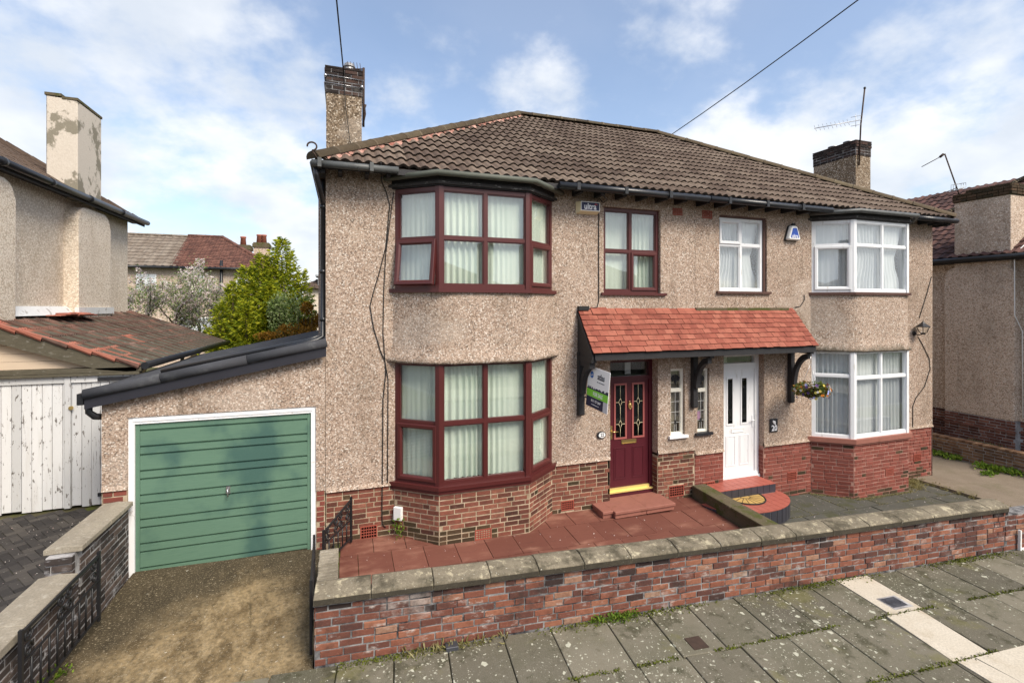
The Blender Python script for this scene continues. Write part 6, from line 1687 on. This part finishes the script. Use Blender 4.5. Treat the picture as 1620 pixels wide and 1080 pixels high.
hq = [(Vector((EQ, y1, 0)), Vector((-1, 1, 0)).normalized()), (Vector((EQ, y0, 0)), Vector((-1, -1, 0)).normalized())]
sp = tile_specs(TR, QXF, 34, 16, .23, lq/16, hq, seed=52, w=.235, L=.36, jit=.004)
pieces(rfr, 'roof_tile', sp, 'roof_tiles', 300)
for me, X in ridge_line(RIDGE, (EQ, y0, EQZ + .02), (EQ + rq, y0 + rq, EQZ + rz_ + .04)): put('hip_tile', me, rfr, X)
for me, X in ridge_line(RIDGE, (EQ, y1, EQZ + .02), (EQ + rq, y1 - rq, EQZ + rz_ + .04)): put('hip_tile', me, rfr, X)
bm = bm_new(); box(bm, QX - .22, QX + .62, 7.58, 8.80, 4.40, 6.30); bevel(bm, .03, 2); chr_ = obj('chimney', bm, 'pebble_right', RH)
sp = []; rr = random.Random(5)
for c in range(4):
    o = .03 if c < 3 else .01
    X = frame((QX - .22 - o, 8.80 + o), (QX - .22 - o, 7.58 - o)); sp += brick_specs(BR['brick_damp'], X, 1.22 + 2*o - (0 if c < 3 else .0), 6.30 + .075*c, 1, seed=c + 3, start=c, holes=[(0, .28, 6.5, 7)] if c == 3 else ())
    X = frame((QX - .22 - o, 7.58 - o), (QX + .62 + o, 7.58 - o)); sp += brick_specs(BR['brick_damp'], X, .84 + 2*o, 6.30 + .075*c, 1, seed=c + 13, start=c)
for me, X in sp: put('brick', me, chr_, X)
bm = bm_new(); box(bm, QX - .225, QX + .63, 7.57, 8.81, 6.28, 6.52); obj('chimney_head', bm, 'mossy_stone', chr_)
bm = bm_new(); tube(bm, [(EQ - .05, 5.0, EQZ - .04), (EQ - .05, 12.6, EQZ - .04)], .06, 10); obj('gutter', bm, 'gutter_black', RH)
bm = bm_new(); box(bm, EQ, QX + .0, 5.1, 12.5, EQZ - .13, EQZ - .05); obj('fascia', bm, 'black_wood', RH)
bm = bm_new(); tube(bm, [(QX - .02, 7.3, 5.08), (QX - .28, 7.46, 4.78), (QX - .26, 7.49, 4.6), (QX - .25, 7.49, 3.2), (QX - .02, 7.45, 2.8), (QX - .02, 7.44, .6)], .012, 5); obj('cable', bm, 'alarm_white', RH)
LB = thing('low_brick_wall', 'low yellowish brick wall along the far side of the right-hand driveway', 'wall', (15.4, 8, -.65))
bm = bm_new(); box(bm, 15.335, 15.54, 4.6, 16, -1.2, -.14); lbb = obj('mortar_bed', bm, 'mortar_grey', LB)
sp = brick_specs(BR['brick_yellow'], frame((15.325, 13.5), (15.325, 4.6)), 8.9, -.68, 7, seed=61, proud=0)
pieces(lbb, 'brick', sp, 'bricks')
b_ = bm_new(); box(b_, -.034, .034, -.112, .112, 0, .07); bevel(b_, .006); bcap = mesh_of('brick', b_, 'brick_yellow')
for i in range(90):
    X = Matrix.Translation((15.435, 13.0 - i*.074, -.155 + rnd.uniform(-.003, .003))) @ Matrix.Rotation(R(90) + rnd.uniform(-.03, .03), 4, 'Z')
    if in_frame(X.translation, 20): put('brick', bcap, lbb, X)

# ================================================================ houses behind
def simple_window(parent, X, x0, x1, z0, z1, mat='upvc', cross=True):
    bm = bm_new(); ring(bm, X, x0, x1, z0, z1, .07, -.03, .05)
    if cross: box(bm, x0 + .07, x1 - .07, -.028, .05, z0 + (z1-z0)*.62, z0 + (z1-z0)*.62 + .06, X); box(bm, (x0+x1)/2 - .03, (x0+x1)/2 + .03, -.027, .05, z0 + .07, z0 + (z1-z0)*.62, X)
    f = obj('window', bm, mat, parent); bm = bm_new(); box(bm, x0 + .07, x1 - .07, -.022, -.018, z0 + .07, z1 - .07, X); obj('pane', bm, 'glass', f)
    bm = bm_new(); box(bm, x0 + .07, x1 - .07, -.012, -.004, z0 + .07, z1 - .07, X); obj('blind', bm, 'grey_panel', f)
def far_roof(parent, x0, x1, y0, ez, q, rz, hl, hr, mat, step=.32, tw=.30):
    """front slope with stepped courses"""
    bm = bm_new(); a = (x0 + (q if hl else 0), y0 + q, rz); b = (x1 - (q if hr else 0), y0 + q, rz)
    quad(bm, [(x0, y0, ez), (x1, y0, ez), b, a])
    if hr: quad(bm, [(x1, y0, ez), (x1, y0 + 2*q, ez), b])
    if hl: quad(bm, [(x0, y0 + 2*q, ez), (x0, y0, ez), a])
    quad(bm, [(x1, y0 + 2*q, ez), (x0, y0 + 2*q, ez), a, b]); r = obj('roof', bm, mat, parent, fix=False)
    X = roof_frame((x0, y0, ez + .01), (1, 0, 0), (0, q, rz - ez)); L = math.hypot(q, rz - ez); n = int(L/step)
    tm = tile_mesh('roof_tile', mat, tw, step*1.15, roll_prof(tw, 1, .03, tw*.5, 3), .03); pl_ = []
    if hl: pl_.append((Vector((x0, y0, 0)), Vector((-1, 1, 0)).normalized()))
    if hr: pl_.append((Vector((x1, y0, 0)), Vector((1, 1, 0)).normalized()))
    sp = tile_specs(tm, X, int((x1-x0)/tw) + 1, n, tw, L/n, pl_, seed=9, w=tw, L=step*1.15)
    joined('roof_tiles', [s for s in sp if in_frame(s[1].translation, 30)], r)
    rd = ridge_mesh(mat, .14, .45)
    joined('ridge_tiles', ridge_line(rd, a, b, .45) + (ridge_line(rd, (x1, y0, ez), b, .45) if hr else []), r)
    return r
B = thing('rear_house', 'pebbledashed rear house under plain brown roof tiles behind the blossoming apple tree', 'house', (-14, 36, 0))
X34 = Matrix.Translation((0, 34, 0))
bm = bm_new(); box(bm, -17.5, -9.72, 34, 43, -.3, 5.85); obj('wall', bm, 'pebble_right', B)
far_roof(B, -17.8, -9.72, 33.65, 5.80, 3.7, 8.05, False, False, 'far_brown_tile', .40, .42); bm = bm_new(); tube(bm, [(-17.8, 33.6, 5.75), (-9.7, 33.6, 5.75)], .08, 6); obj('gutter', bm, 'gutter_black', B)
simple_window(B, X34, -11.45, -10.45, 4.35, 5.35); simple_window(B, X34, -12.2, -10.2, 1.4, 2.7)
B = thing('rear_house', 'pebbledashed rear house under a mottled red hipped roof behind the blossoming apple tree', 'house', (-6, 36, 0))
bm = bm_new(); box(bm, -9.715, -4.35, 34, 43, -.3, 5.85); obj('wall', bm, 'pebble_right', B)
far_roof(B, -9.715, -4.0, 33.65, 5.80, 3.75, 8.12, False, True, 'far_red_tile', .22, .28); bm = bm_new(); tube(bm, [(-9.7, 33.6, 5.75), (-4.0, 33.6, 5.75)], .08, 6); tube(bm, [(-7.05, 33.8, 1), (-7.05, 33.8, 6.25)], .09, 6); obj('gutter', bm, 'gutter_black', B)
simple_window(B, X34, -8.75, -8.0, 3.9, 5.3); simple_window(B, X34, -6.3, -5.6, 3.9, 5.2); simple_window(B, X34, -9.4, -7.6, 1.2, 2.8)
def pot_stack(label, x, y, zt, pots, w=.95):
    t = thing('chimney_stack', label, 'chimney', (x, y, 0))
    bm = bm_new(); box(bm, x - w/2, x + w/2, y - w/2, y + w/2, 0, zt - .35); obj('shaft', bm, 'pebble_right', t)
    bm = bm_new(); box(bm, x - w/2 - .08, x + w/2 + .08, y - w/2 - .08, y + w/2 + .08, zt - .35, zt - .1); box(bm, x - w/2 - .03, x + w/2 + .03, y - w/2 - .03, y + w/2 + .03, zt - .1, zt); obj('chimney_head', bm, 'mossy_stone', t)
    for px_ in pots: bm = bm_new(); tube(bm, [(x + px_, y, zt), (x + px_, y, zt + .5), (x + px_, y, zt + .52), (x + px_, y, zt + .62)], [.20, .16, .19, .19], 10); obj('chimney_pot', bm, 'terracotta', t)
pot_stack('squat rendered chimney stack with one terracotta pot, left of the taller stack', -6.70, 38.6, 7.75, (0,))
pot_stack('taller rendered chimney stack with two terracotta pots behind the golden conifer', -5.62, 39.4, 8.05, (-.18, .12))
B = thing('rear_house', 'distant house with grey dormer at the edge of the downpipe behind the conifer', 'house', (-1.5, 35, 0))
bm = bm_new(); box(bm, -2.4, 3.5, 33, 40, -.3, 4.6); obj('wall', bm, 'render_cream', B)
far_roof(B, -2.75, 3.8, 32.7, 4.55, 3.2, 6.3, True, False, 'dark_tile', .3, .3)
bm = bm_new(); box(bm, -1.55, -.65, 33.1, 34.6, 4.72, 5.35); box(bm, -1.7, -.5, 33.0, 34.8, 5.35, 5.45); obj('dormer', bm, 'lead', B)
bm = bm_new(); box(bm, -.5, .2, 35.2, 36, 5.8, 7.6); obj('chimney', bm, 'brick_house', B)

# ================================================================ trees and shrubs behind the garage
def conifer():
    t = thing('conifer_tree', 'golden green bushy conifer with several pointed tops behind the garage roof', 'tree', (-2.3, 16.8, -.3))
    r = random.Random(77); bm = bm_new()
    spires = [(-2.85, 20, 5.35, 1.6), (-3.40, 20.2, 4.9, 1.35), (-2.20, 20.1, 5.95, 1.6), (-1.55, 20.3, 4.75, 1.0), (-3.75, 19.7, 4.25, 1.15), (-2.5, 19.2, 4.3, 1.3), (-4.1, 19.5, 3.5, .9), (-3.2, 19.0, 3.6, 1.2)]
    spires = [(x*.84, y*.84, 3.4 + (h - 3.4)*.84, w*.86) for x, y, h, w in spires]
    for sx, sy, h, w in spires: tube(bm, [(sx, sy, -.3), (sx, sy, h*.9)], [.10, .02], 6)
    obj('trunk', bm, 'bark', t)
    pts = []
    for sx, sy, h, w in spires:
        nb = int(120*h*w/4)
        for i in range(nb):
            f = ((i + r.random())/nb)**.85; z = -.1 + (h + .1)*f; L = (w*(1 - f)**.78*1.08*r.uniform(.72, 1.08) + .07)
            a = i*2.39996 + r.uniform(-.3, .3); o = Vector((math.cos(a), math.sin(a), 0)); side = Vector((-o.y, o.x, 0)); lift = r.uniform(.28, .55)
            m = max(3, int(L/.065))
            for k in range(m):
                e = .25 + .75*k/(m - 1); p = Vector((sx, sy, z)) + o*L*e + Vector((0, 0, L*(lift*e*e - .12*e)))
                for s_ in (-1, -.5, 0, .5, 1):
                    q_ = p + side*s_*L*.20*(1.15 - e*.7) + Vector((0, 0, r.gauss(0, .025)))
                    d = o*r.uniform(.6, 1.) + side*s_*.75 + Vector((0, 0, r.uniform(.05, .55))); pts.append((q_, 0, d))
                    if r.random() < .5: pts.append((q_ - Vector((0, 0, .03)), 0, o*.4 + side*r.uniform(-1, 1) + Vector((0, 0, -.25))))
    put('crown', scatter_quads(pts, ['leaf_gold'], 'crown', seed=3, sz=(.08, .17), asp=3.2), t, None, 'stuff')
conifer()
def apple():
    t = thing('apple_tree', 'open-branched apple tree covered in pale pink blossom behind the carport', 'tree', (-4.9, 18, -.3))
    r = random.Random(23); bm = bm_new(); tips = []
    def grow(p, d, L, rad, lv):
        n = 4; pts = [p]; 
        for i in range(n):
            d = (d + Vector((r.gauss(0, .20), r.gauss(0, .14), r.gauss(.03, .14)))).normalized(); p = p + d*L/n; pts.append(p)
            if lv >= 2: tips.append((p, d))
        tube(bm, pts, [rad*(1 - .35*i/n) for i in range(n+1)], 5 if lv > 1 else 7, cap=False)
        if lv < 4:
            for k in range(r.choice((2, 3, 3)) if lv < 3 else 3):
                a = r.uniform(0, 6.283); nd = (d*.8 + Vector((math.cos(a)*.7, math.sin(a)*.6, r.uniform(-.15, .55)))).normalized(); grow(p if k else pts[-2], nd, L*r.uniform(.62, .85), rad*.52, lv + 1)
    grow(Vector((-5.9, 20, -.3)), Vector((0, 0, 1)), 1.9, .12, 0); grow(Vector((-5.2, 20.2, -.3)), Vector((.05, 0, 1)), 1.85, .11, 0); grow(Vector((-6.6, 19.9, -.3)), Vector((-.05, 0, 1)), 1.85, .10, 0)
    obj('trunk', bm, 'bark', t)
    pts, lv_ = [], []
    for p, d in tips:
        if not (-7.8 < p.x < -3.5): continue
        for k in range(r.choice((4, 6, 8))):
            c = p + Vector((r.gauss(0, .05), r.gauss(0, .05), r.gauss(.03, .05)))
            for j in range(4): pts.append((c + Vector((r.gauss(0, .012), r.gauss(0, .012), r.gauss(0, .012))), 0, None))
        for k in range(r.choice((9, 13, 18))): lv_.append((p + Vector((r.gauss(0, .13), r.gauss(0, .13), r.gauss(.03, .11))), 0, None))
    put('blossom', scatter_quads(pts, ['blossom'], 'blossom', seed=4, sz=(.035, .06), asp=1.1), t, None, 'stuff')
    put('foliage', scatter_quads(lv_, ['leaf_varieg'], 'foliage', seed=6, sz=(.045, .085), asp=1.9), t, None, 'stuff')
apple()
def shrub(name, label, c, rx, ry, rz, n, mat, sz, seed, lumps=5):
    t = thing(name, label, 'shrub', (c[0], c[1], -.3)); r = random.Random(seed); bm = bm_new()
    for k in range(5): a = r.uniform(0, 6.28); tube(bm, [(c[0], c[1], -.3), (c[0] + rx*.5*math.cos(a), c[1] + ry*.5*math.sin(a), c[2] + rz*.3)], [.035, .012], 5)
    obj('stem', bm, 'bark', t); pts = []
    ls = [(Vector((r.gauss(0, .5)*rx, r.gauss(0, .4)*ry, r.gauss(0, .45)*rz)), r.uniform(.35, .6)) for _ in range(lumps)]
    for i in range(n):
        o, s = r.choice(ls); v = Vector((r.gauss(0, 1), r.gauss(0, 1), r.gauss(0, 1))).normalized()*r.uniform(.55, 1.05)*s
        p = Vector(c) + o + Vector((v.x*rx, v.y*ry, v.z*rz)); pts.append((p, 0, v*.8 + Vector((r.gauss(0, .5), r.gauss(0, .5), r.gauss(.2, .5)))))
    put('foliage', scatter_quads(pts, [mat], 'foliage', seed=seed, sz=sz, asp=1.9), t, None, 'stuff')
shrub('shrub', 'pale variegated shrub growing up against the golden conifer', (-1.62, 15.4, 3.15), .55, .5, .95, 2400, 'leaf_varieg', (.06, .12), 31, 9)
shrub('shrub', 'rounded orange-leaved shrub beside the black downpipe behind the garage', (-1.02, 15, 3.0), .42, .5, .42, 2400, 'leaf_orange', (.05, .09), 32, 6)
shrub('shrub', 'low dull orange shrub just above the garage roof below the rounded one', (-1.35, 14.8, 2.66), .62, .5, .26, 1200, 'leaf_orange', (.05, .09), 33, 6)

# ================================================================ aerials and overhead wires
def aerial(label, parts):
    t = thing('tv_aerial', label, 'aerial', parts[0][1][0]); 
    for nm, pts, rad in parts: bm = bm_new(); tube(bm, pts, rad, 6); obj(nm, bm, 'rust', t)
    return t
m0 = Vector((13.05, 9.36, 0))
t = aerial('tall slanting television aerial on the right chimney of the pair', [('mast', [(13.06, 9.30, 7.2), (13.10, 9.28, 8.3), (13.22, 9.26, 9.27)], .020)])
bm = bm_new(); b0, b1 = Vector((13.11, 9.27, 8.42)), Vector((12.0, 9.75, 8.22)); tube(bm, [b0, b1], .010, 5)
for i in range(9):
    c = b0 + (b1 - b0)*(.28 + .70*i/8); tube(bm, [c + Vector((0, -.035, -.09)), c + Vector((0, .035, .09))], .005, 4)
c = b0 + (b1 - b0)*.12; tube(bm, [c + Vector((0, 0, -.17)), c + Vector((0, 0, .17))], .006, 4); tube(bm, [c + Vector((-.05, .1, .12)), c + Vector((.07, -.1, .12))], .006, 4); tube(bm, [c + Vector((-.05, .1, -.12)), c + Vector((.07, -.1, -.12))], .006, 4)
obj('boom', bm, 'aluminium', t); bm = bm_new(); ball(bm, (13.22, 9.26, 9.28), .035, 6); obj('mast_cap', bm, 'black', t)
t = aerial('bent leaning television aerial on the right neighbouring chimney', [('mast', [(16.15, 8.70, 6.45), (16.10, 8.80, 6.9), (16.0, 8.98, 7.72)], .018)])
bm = bm_new(); tube(bm, [(16.0, 8.98, 7.70), (15.65, 9.35, 7.42)], .011, 5); tube(bm, [(15.99, 9.0, 7.72), (15.93, 9.06, 7.64)], .035, 5); tube(bm, [(16.12, 8.76, 6.72), (15.72, 9.2, 6.48)], .010, 5); obj('boom', bm, 'rust', t)
bm = bm_new()
for q_ in (0, .09, .18): tube(bm, [(16.0, 8.72 + q_*.6, 6.62), (16.25, 8.62 + q_*.6, 6.72), (16.25, 8.62 + q_*.6, 6.84), (16.0, 8.72 + q_*.6, 6.80), (16.0, 8.72 + q_*.6, 6.62)], .007, 4)
obj('reflector', bm, 'aluminium', t)
t = aerial('short rusty aerial pole strapped to the left chimney stack', [('mast', [(.34, 9.36, 6.72), (.345, 9.36, 7.80)], .024)])
bm = bm_new(); tube(bm, [(.345, 9.36, 7.78), (.06, 9.5, 7.80)], .013, 5)
for i in range(5): x_ = .30 - i*.055; tube(bm, [(x_, 9.34, 7.70), (x_ - .02, 9.45, 7.92)], .005, 4)
tube(bm, [(.33, 9.36, 6.75), (.37, 9.33, 6.95), (.36, 9.34, 7.06), (.38, 9.33, 7.12)], .018, 5); obj('boom', bm, 'rust', t)
bm = bm_new(); ring_ = [(-.33, 9.30), (.34, 9.30), (.34, 10.6), (-.33, 10.6), (-.33, 9.30)]
for z_ in (7.42, 7.56): tube(bm, [(x_, y_, z_ - (.02 if x_ > 0 else 0)) for x_, y_ in ring_], .007, 4)
for x_, z_ in ((-.31, 7.54), (.31, 7.42)): ball(bm, (x_, 9.30, z_), .03, 8)
obj('lashing_wire', bm, 'chrome', t)
t = aerial('small pole aerial standing behind the hip right of the left chimney', [('mast', [(.44, 10.1, 5.9), (.44, 10.1, 6.55)], .018)])
bm = bm_new(); 
for z_ in (6.44, 6.52): tube(bm, [(.38, 10.1, z_), (.52, 10.05, z_)], .008, 4)
tube(bm, [(.52, 10.05, 6.40), (.52, 10.05, 6.56)], .006, 4); obj('boom', bm, 'rust', t)
t = aerial('tiny aerial tip showing above the ridge near its right end', [('mast', [(9.55, 13.2, 7.6), (9.55, 13.2, 8.32)], .014)])
bm = bm_new(); tube(bm, [(9.25, 13.2, 8.26), (9.65, 13.15, 8.30)], .009, 4)
for i in range(5): tube(bm, [(9.28 + i*.08, 13.2, 8.20), (9.28 + i*.08, 13.2, 8.34)], .004, 4)
obj('boom', bm, 'aluminium', t)
def sag(p, q, s, n=14): p, q = Vector(p), Vector(q); return [p + (q-p)*i/n - Vector((0, 0, s*4*(i/n)*(1-i/n))) for i in range(n+1)]
bm = bm_new(); tube(bm, sag((.0, 9.30, 7.60), (-.9, -9, 10.2), .35), .012, 5); tube(bm, [(.0, 9.30, 7.60), (.03, 9.28, 7.0), (.13, 9.28, 6.2), (.16, 9.25, 5.75), (.18, 7.2, 5.44), (.2, 7.15, 5.3)], .007, 4)
single('overhead_wire', bm, 'cable', 'telephone wire rising from the left chimney out of the top of the picture', 'wire', (.0, 9.30, 7.60))
bm = bm_new(); tube(bm, sag((9.0, 12.0, 8.40), (7.5, -9.4, 11.4), .5), .012, 5); tube(bm, [(9.0, 12.0, 8.40), (8.9, 12.05, 8.2)], .012, 5)
single('overhead_wire', bm, 'cable', 'long telephone wire slanting up from the roof ridge across the sky', 'wire', (9.0, 12.0, 8.40))

# ================================================================ weeds, moss and grass tufts
def weed(label, pts_, n, h, spread, mat, seed, cat='weed', sz=(.03, .06), name='weed', grassy=False):
    r = random.Random(seed); P = []
    for i in range(n):
        c = Vector(r.choice(pts_)); p = c + Vector((r.gauss(0, spread), r.gauss(0, spread*.7), 0)); p.z += r.uniform(0, h)*(1 if not grassy else .15)
        d = Vector((r.gauss(0, .7), r.gauss(0, .7), r.uniform(.3, 1.2))); P.append((p, 0, d))
    me = scatter_quads(P, [mat], name, seed=seed, sz=sz, asp=1.8 if not grassy else 6)
    b = Vector(pts_[0]); me.transform(Matrix.Translation(-b)); o = bpy.data.objects.new(name, me); C.objects.link(o); o.location = b
    tag(o, label, cat); return o
weed('leafy green weed growing at the foot of the left bay by the meter box', [(.80, 7.44, g1(.8, 7.44) + .0), (.74, 7.46, .03), (.78, 7.43, .10)], 90, .15, .04, 'leaf_weed', 1, sz=(.03, .055))
weed('ferny green weed patch at the foot of the front wall', [tuple(wp(3.0, .03)), tuple(wp(3.2, .04)), tuple(wp(3.4, .03)), tuple(wp(3.3, .05))], 420, .05, .06, 'leaf_weed', 2, sz=(.02, .045))
weed('bright weed clump at the near foot of the low brick wall', [(15.1, 7.35, gr(15, 7)), (15.05, 7.6, gr(15, 7)), (15.2, 7.1, gr(15, 7))], 500, .10, .11, 'leaf_weed', 3, sz=(.05, .10))
weed('long weed strip along the far end of the low brick wall', [(15.2, 8.3 + .2*i, gr(15.2, 8)) for i in range(6)], 500, .10, .10, 'leaf_weed', 4, sz=(.05, .10))
weed('green weeds against the low brick wall at the picture edge', [(15.15, 6.7 - .15*i, gr(15.2, 7)) for i in range(4)], 400, .12, .10, 'leaf_weed', 5, sz=(.05, .10))
weed('small lone weed tuft in the middle of the right-hand driveway', [(14.5, 7.25, gr(14.5, 7))], 120, .06, .10, 'leaf_weed', 6, sz=(.05, .09))
weed('yellowish grass in the joint between grey flags and right-hand driveway', [(12.42, 5.7 + .25*i, g2(12.4, 6)) for i in range(8)], 420, .03, .06, 'leaf_dry', 7, cat='grass tuft', sz=(.05, .11), name='grass_tuft', grassy=True)
weed('dry grass at the base of the right bay corner', [(11.9, 7.2, g2(12, 7)), (12.1, 7.35, g2(12, 7)), (12.2, 7.5, g2(12, 7))], 260, .05, .10, 'leaf_dry', 8, cat='grass tuft', sz=(.05, .11), name='grass_tuft', grassy=True)
weed('green weeds beyond the end of the coping on the driveway', [(12.9, 5.2, gr(12.9, 5)), (13.1, 5.3, gr(13, 5)), (13.3, 5.1, gr(13, 5))], 320, .10, .12, 'leaf_weed', 9, sz=(.05, .10))
weed('yellow green tuft behind the low brick wall', [(15.9, 8.0, -.3), (15.95, 7.8, -.3), (15.9, 8.3, -.3)], 300, .22, .10, 'leaf_dry', 10, cat='grass tuft', sz=(.10, .2), name='grass_tuft', grassy=True)
weed('small green weeds at the hinge foot of the open left gate', [(-2.55, 5.55, gd(-2.5, 5.5)), (-2.55, 5.75, gd(-2.5, 5.7))], 120, .08, .05, 'leaf_weed', 11, sz=(.03, .05))
weed('little yellow weed on the block paving beside the left coping', [(-3.05, 5.75, gl(-3, 5.7)), (-3.0, 5.85, gl(-3, 5.8))], 60, .03, .05, 'leaf_weed', 12, sz=(.04, .07))
weed('dry straw in the joint at the left foot of the front wall', [tuple(wp(.9 + .12*i, .05)) for i in range(9)], 160, .01, .05, 'leaf_dry', 13, cat='grass tuft', sz=(.04, .12), name='grass_tuft', grassy=True)
# moss lying in the joints (uncountable)
r = random.Random(55); P = []
for i in range(9000):
    u = r.uniform(.2, 10.6); v = abs(r.gauss(0, .055)) + .004
    if r.random() < .35*(1 + math.sin(u*2.3)): P.append((wp(u, v, r.uniform(-.004, .006)), 0, None))
for i in range(7000):
    u = r.uniform(-1, 10); v = r.choice((.762, 1.502)) + r.gauss(0, .014)
    if noise.noise(Vector((u*1.7, v, 3))) > -.05: P.append((wp(u, v, r.uniform(-.010, .001)), 0, None))
me = scatter_quads(P, ['moss'], 'pavement_moss', seed=56, sz=(.012, .028), asp=1.2); put('pavement_moss', me, None, None, 'stuff')
P = []
for i in range(2600):
    x = r.uniform(9.2, 13.0); y = 7.05 - (0 if 9.9 < x < 11.6 else .0) + r.gauss(0, .08)
    if x < 9.85: y = 7.6 - (x - 9.27)*.78 - .03 - abs(r.gauss(0, .04))
    elif x > 11.5: y = 7.1 + (x - 11.5)*.6 + r.gauss(0, .07)
    else: y = 7.08 - abs(r.gauss(0, .03))
    P.append(((x, y, g2(x, y) + r.uniform(0, .012)), 0, None))
for i in range(1500):
    y = r.choice((6.75, 6.75, 5.9)) + r.gauss(0, .012); x = r.uniform(6.7, 12.35)
    if noise.noise(Vector((x*1.9, y, 1))) > -.1: P.append(((x, y, g2(x, y) - .004), 0, None))
for i in range(700):
    x = r.choice([6.5 + .9*k for k in range(1, 7)]) + r.gauss(0, .012); y = r.uniform(6.75, 7.6); P.append(((x, y, g2(x, y) - .004), 0, None))
me = scatter_quads(P, ['leaf_dry'], 'garden_debris', seed=57, sz=(.010, .026), asp=1.4); put('garden_debris', me, None, None, 'stuff')
r = random.Random(58); P = []
for i in range(380):
    x, y = r.uniform(6.6, 12.3), r.uniform(4.9, 7.5); P.append(((x, y, g2(x, y) + .004), 0, None))
for i in range(160):
    x, y = r.uniform(-.0, 6.1), r.uniform(5.4, 7.5); P.append(((x, y, g1(x, y) + .006), 0, None))
for i in range(140):
    x, y = r.uniform(-4.8, -3.0), r.uniform(6, 9.2); P.append(((x, y, gl(x, y) + .006), 0, None))
me = scatter_quads(P, ['blossom'], 'fallen_petals', seed=59, sz=(.010, .022), asp=1.1); put('fallen_petals', me, None, None, 'stuff')
# ================================================================ across the road (seen only in the window glass)
for i, (x0, x1, mat, lab) in enumerate(((-13, -3.5, 'pebble', 'pebbledashed house across the road reflected at the left of the bay glass'), (-1.5, 10, 'render_cream', 'cream house across the road reflected in the middle of the bay glass'), (12, 24, 'pebble_right', 'brown house across the road reflected at the right of the bay glass'))):
    B = thing('opposite_house', lab, 'house', ((x0+x1)/2, -15, -.5))
    bm = bm_new(); box(bm, x0, x1, -24, -15.5, -1.2, 4.6); obj('wall', bm, mat, B)
    bm = bm_new(); q_ = 4.6; m0, m1 = x0 - .3, x1 + .3
    quad(bm, [(m1, -15.2, 4.6), (m0, -15.2, 4.6), (m0 + q_, -15.2 - q_, 7.0), (m1 - q_, -15.2 - q_, 7.0)]); quad(bm, [(m0, -15.2, 4.6), (m0, -15.2 - 2*q_, 4.6), (m0 + q_, -15.2 - q_, 7.0)]); quad(bm, [(m1, -15.2 - 2*q_, 4.6), (m1, -15.2, 4.6), (m1 - q_, -15.2 - q_, 7.0)]); obj('roof', bm, 'dark_tile', B, fix=False)
    for cx in (x0 + .6, x1 - .6): bm = bm_new(); box(bm, cx - .4, cx + .4, -19.4, -18, 5, 7.9); obj('chimney', bm, 'pebble_chimney', B)
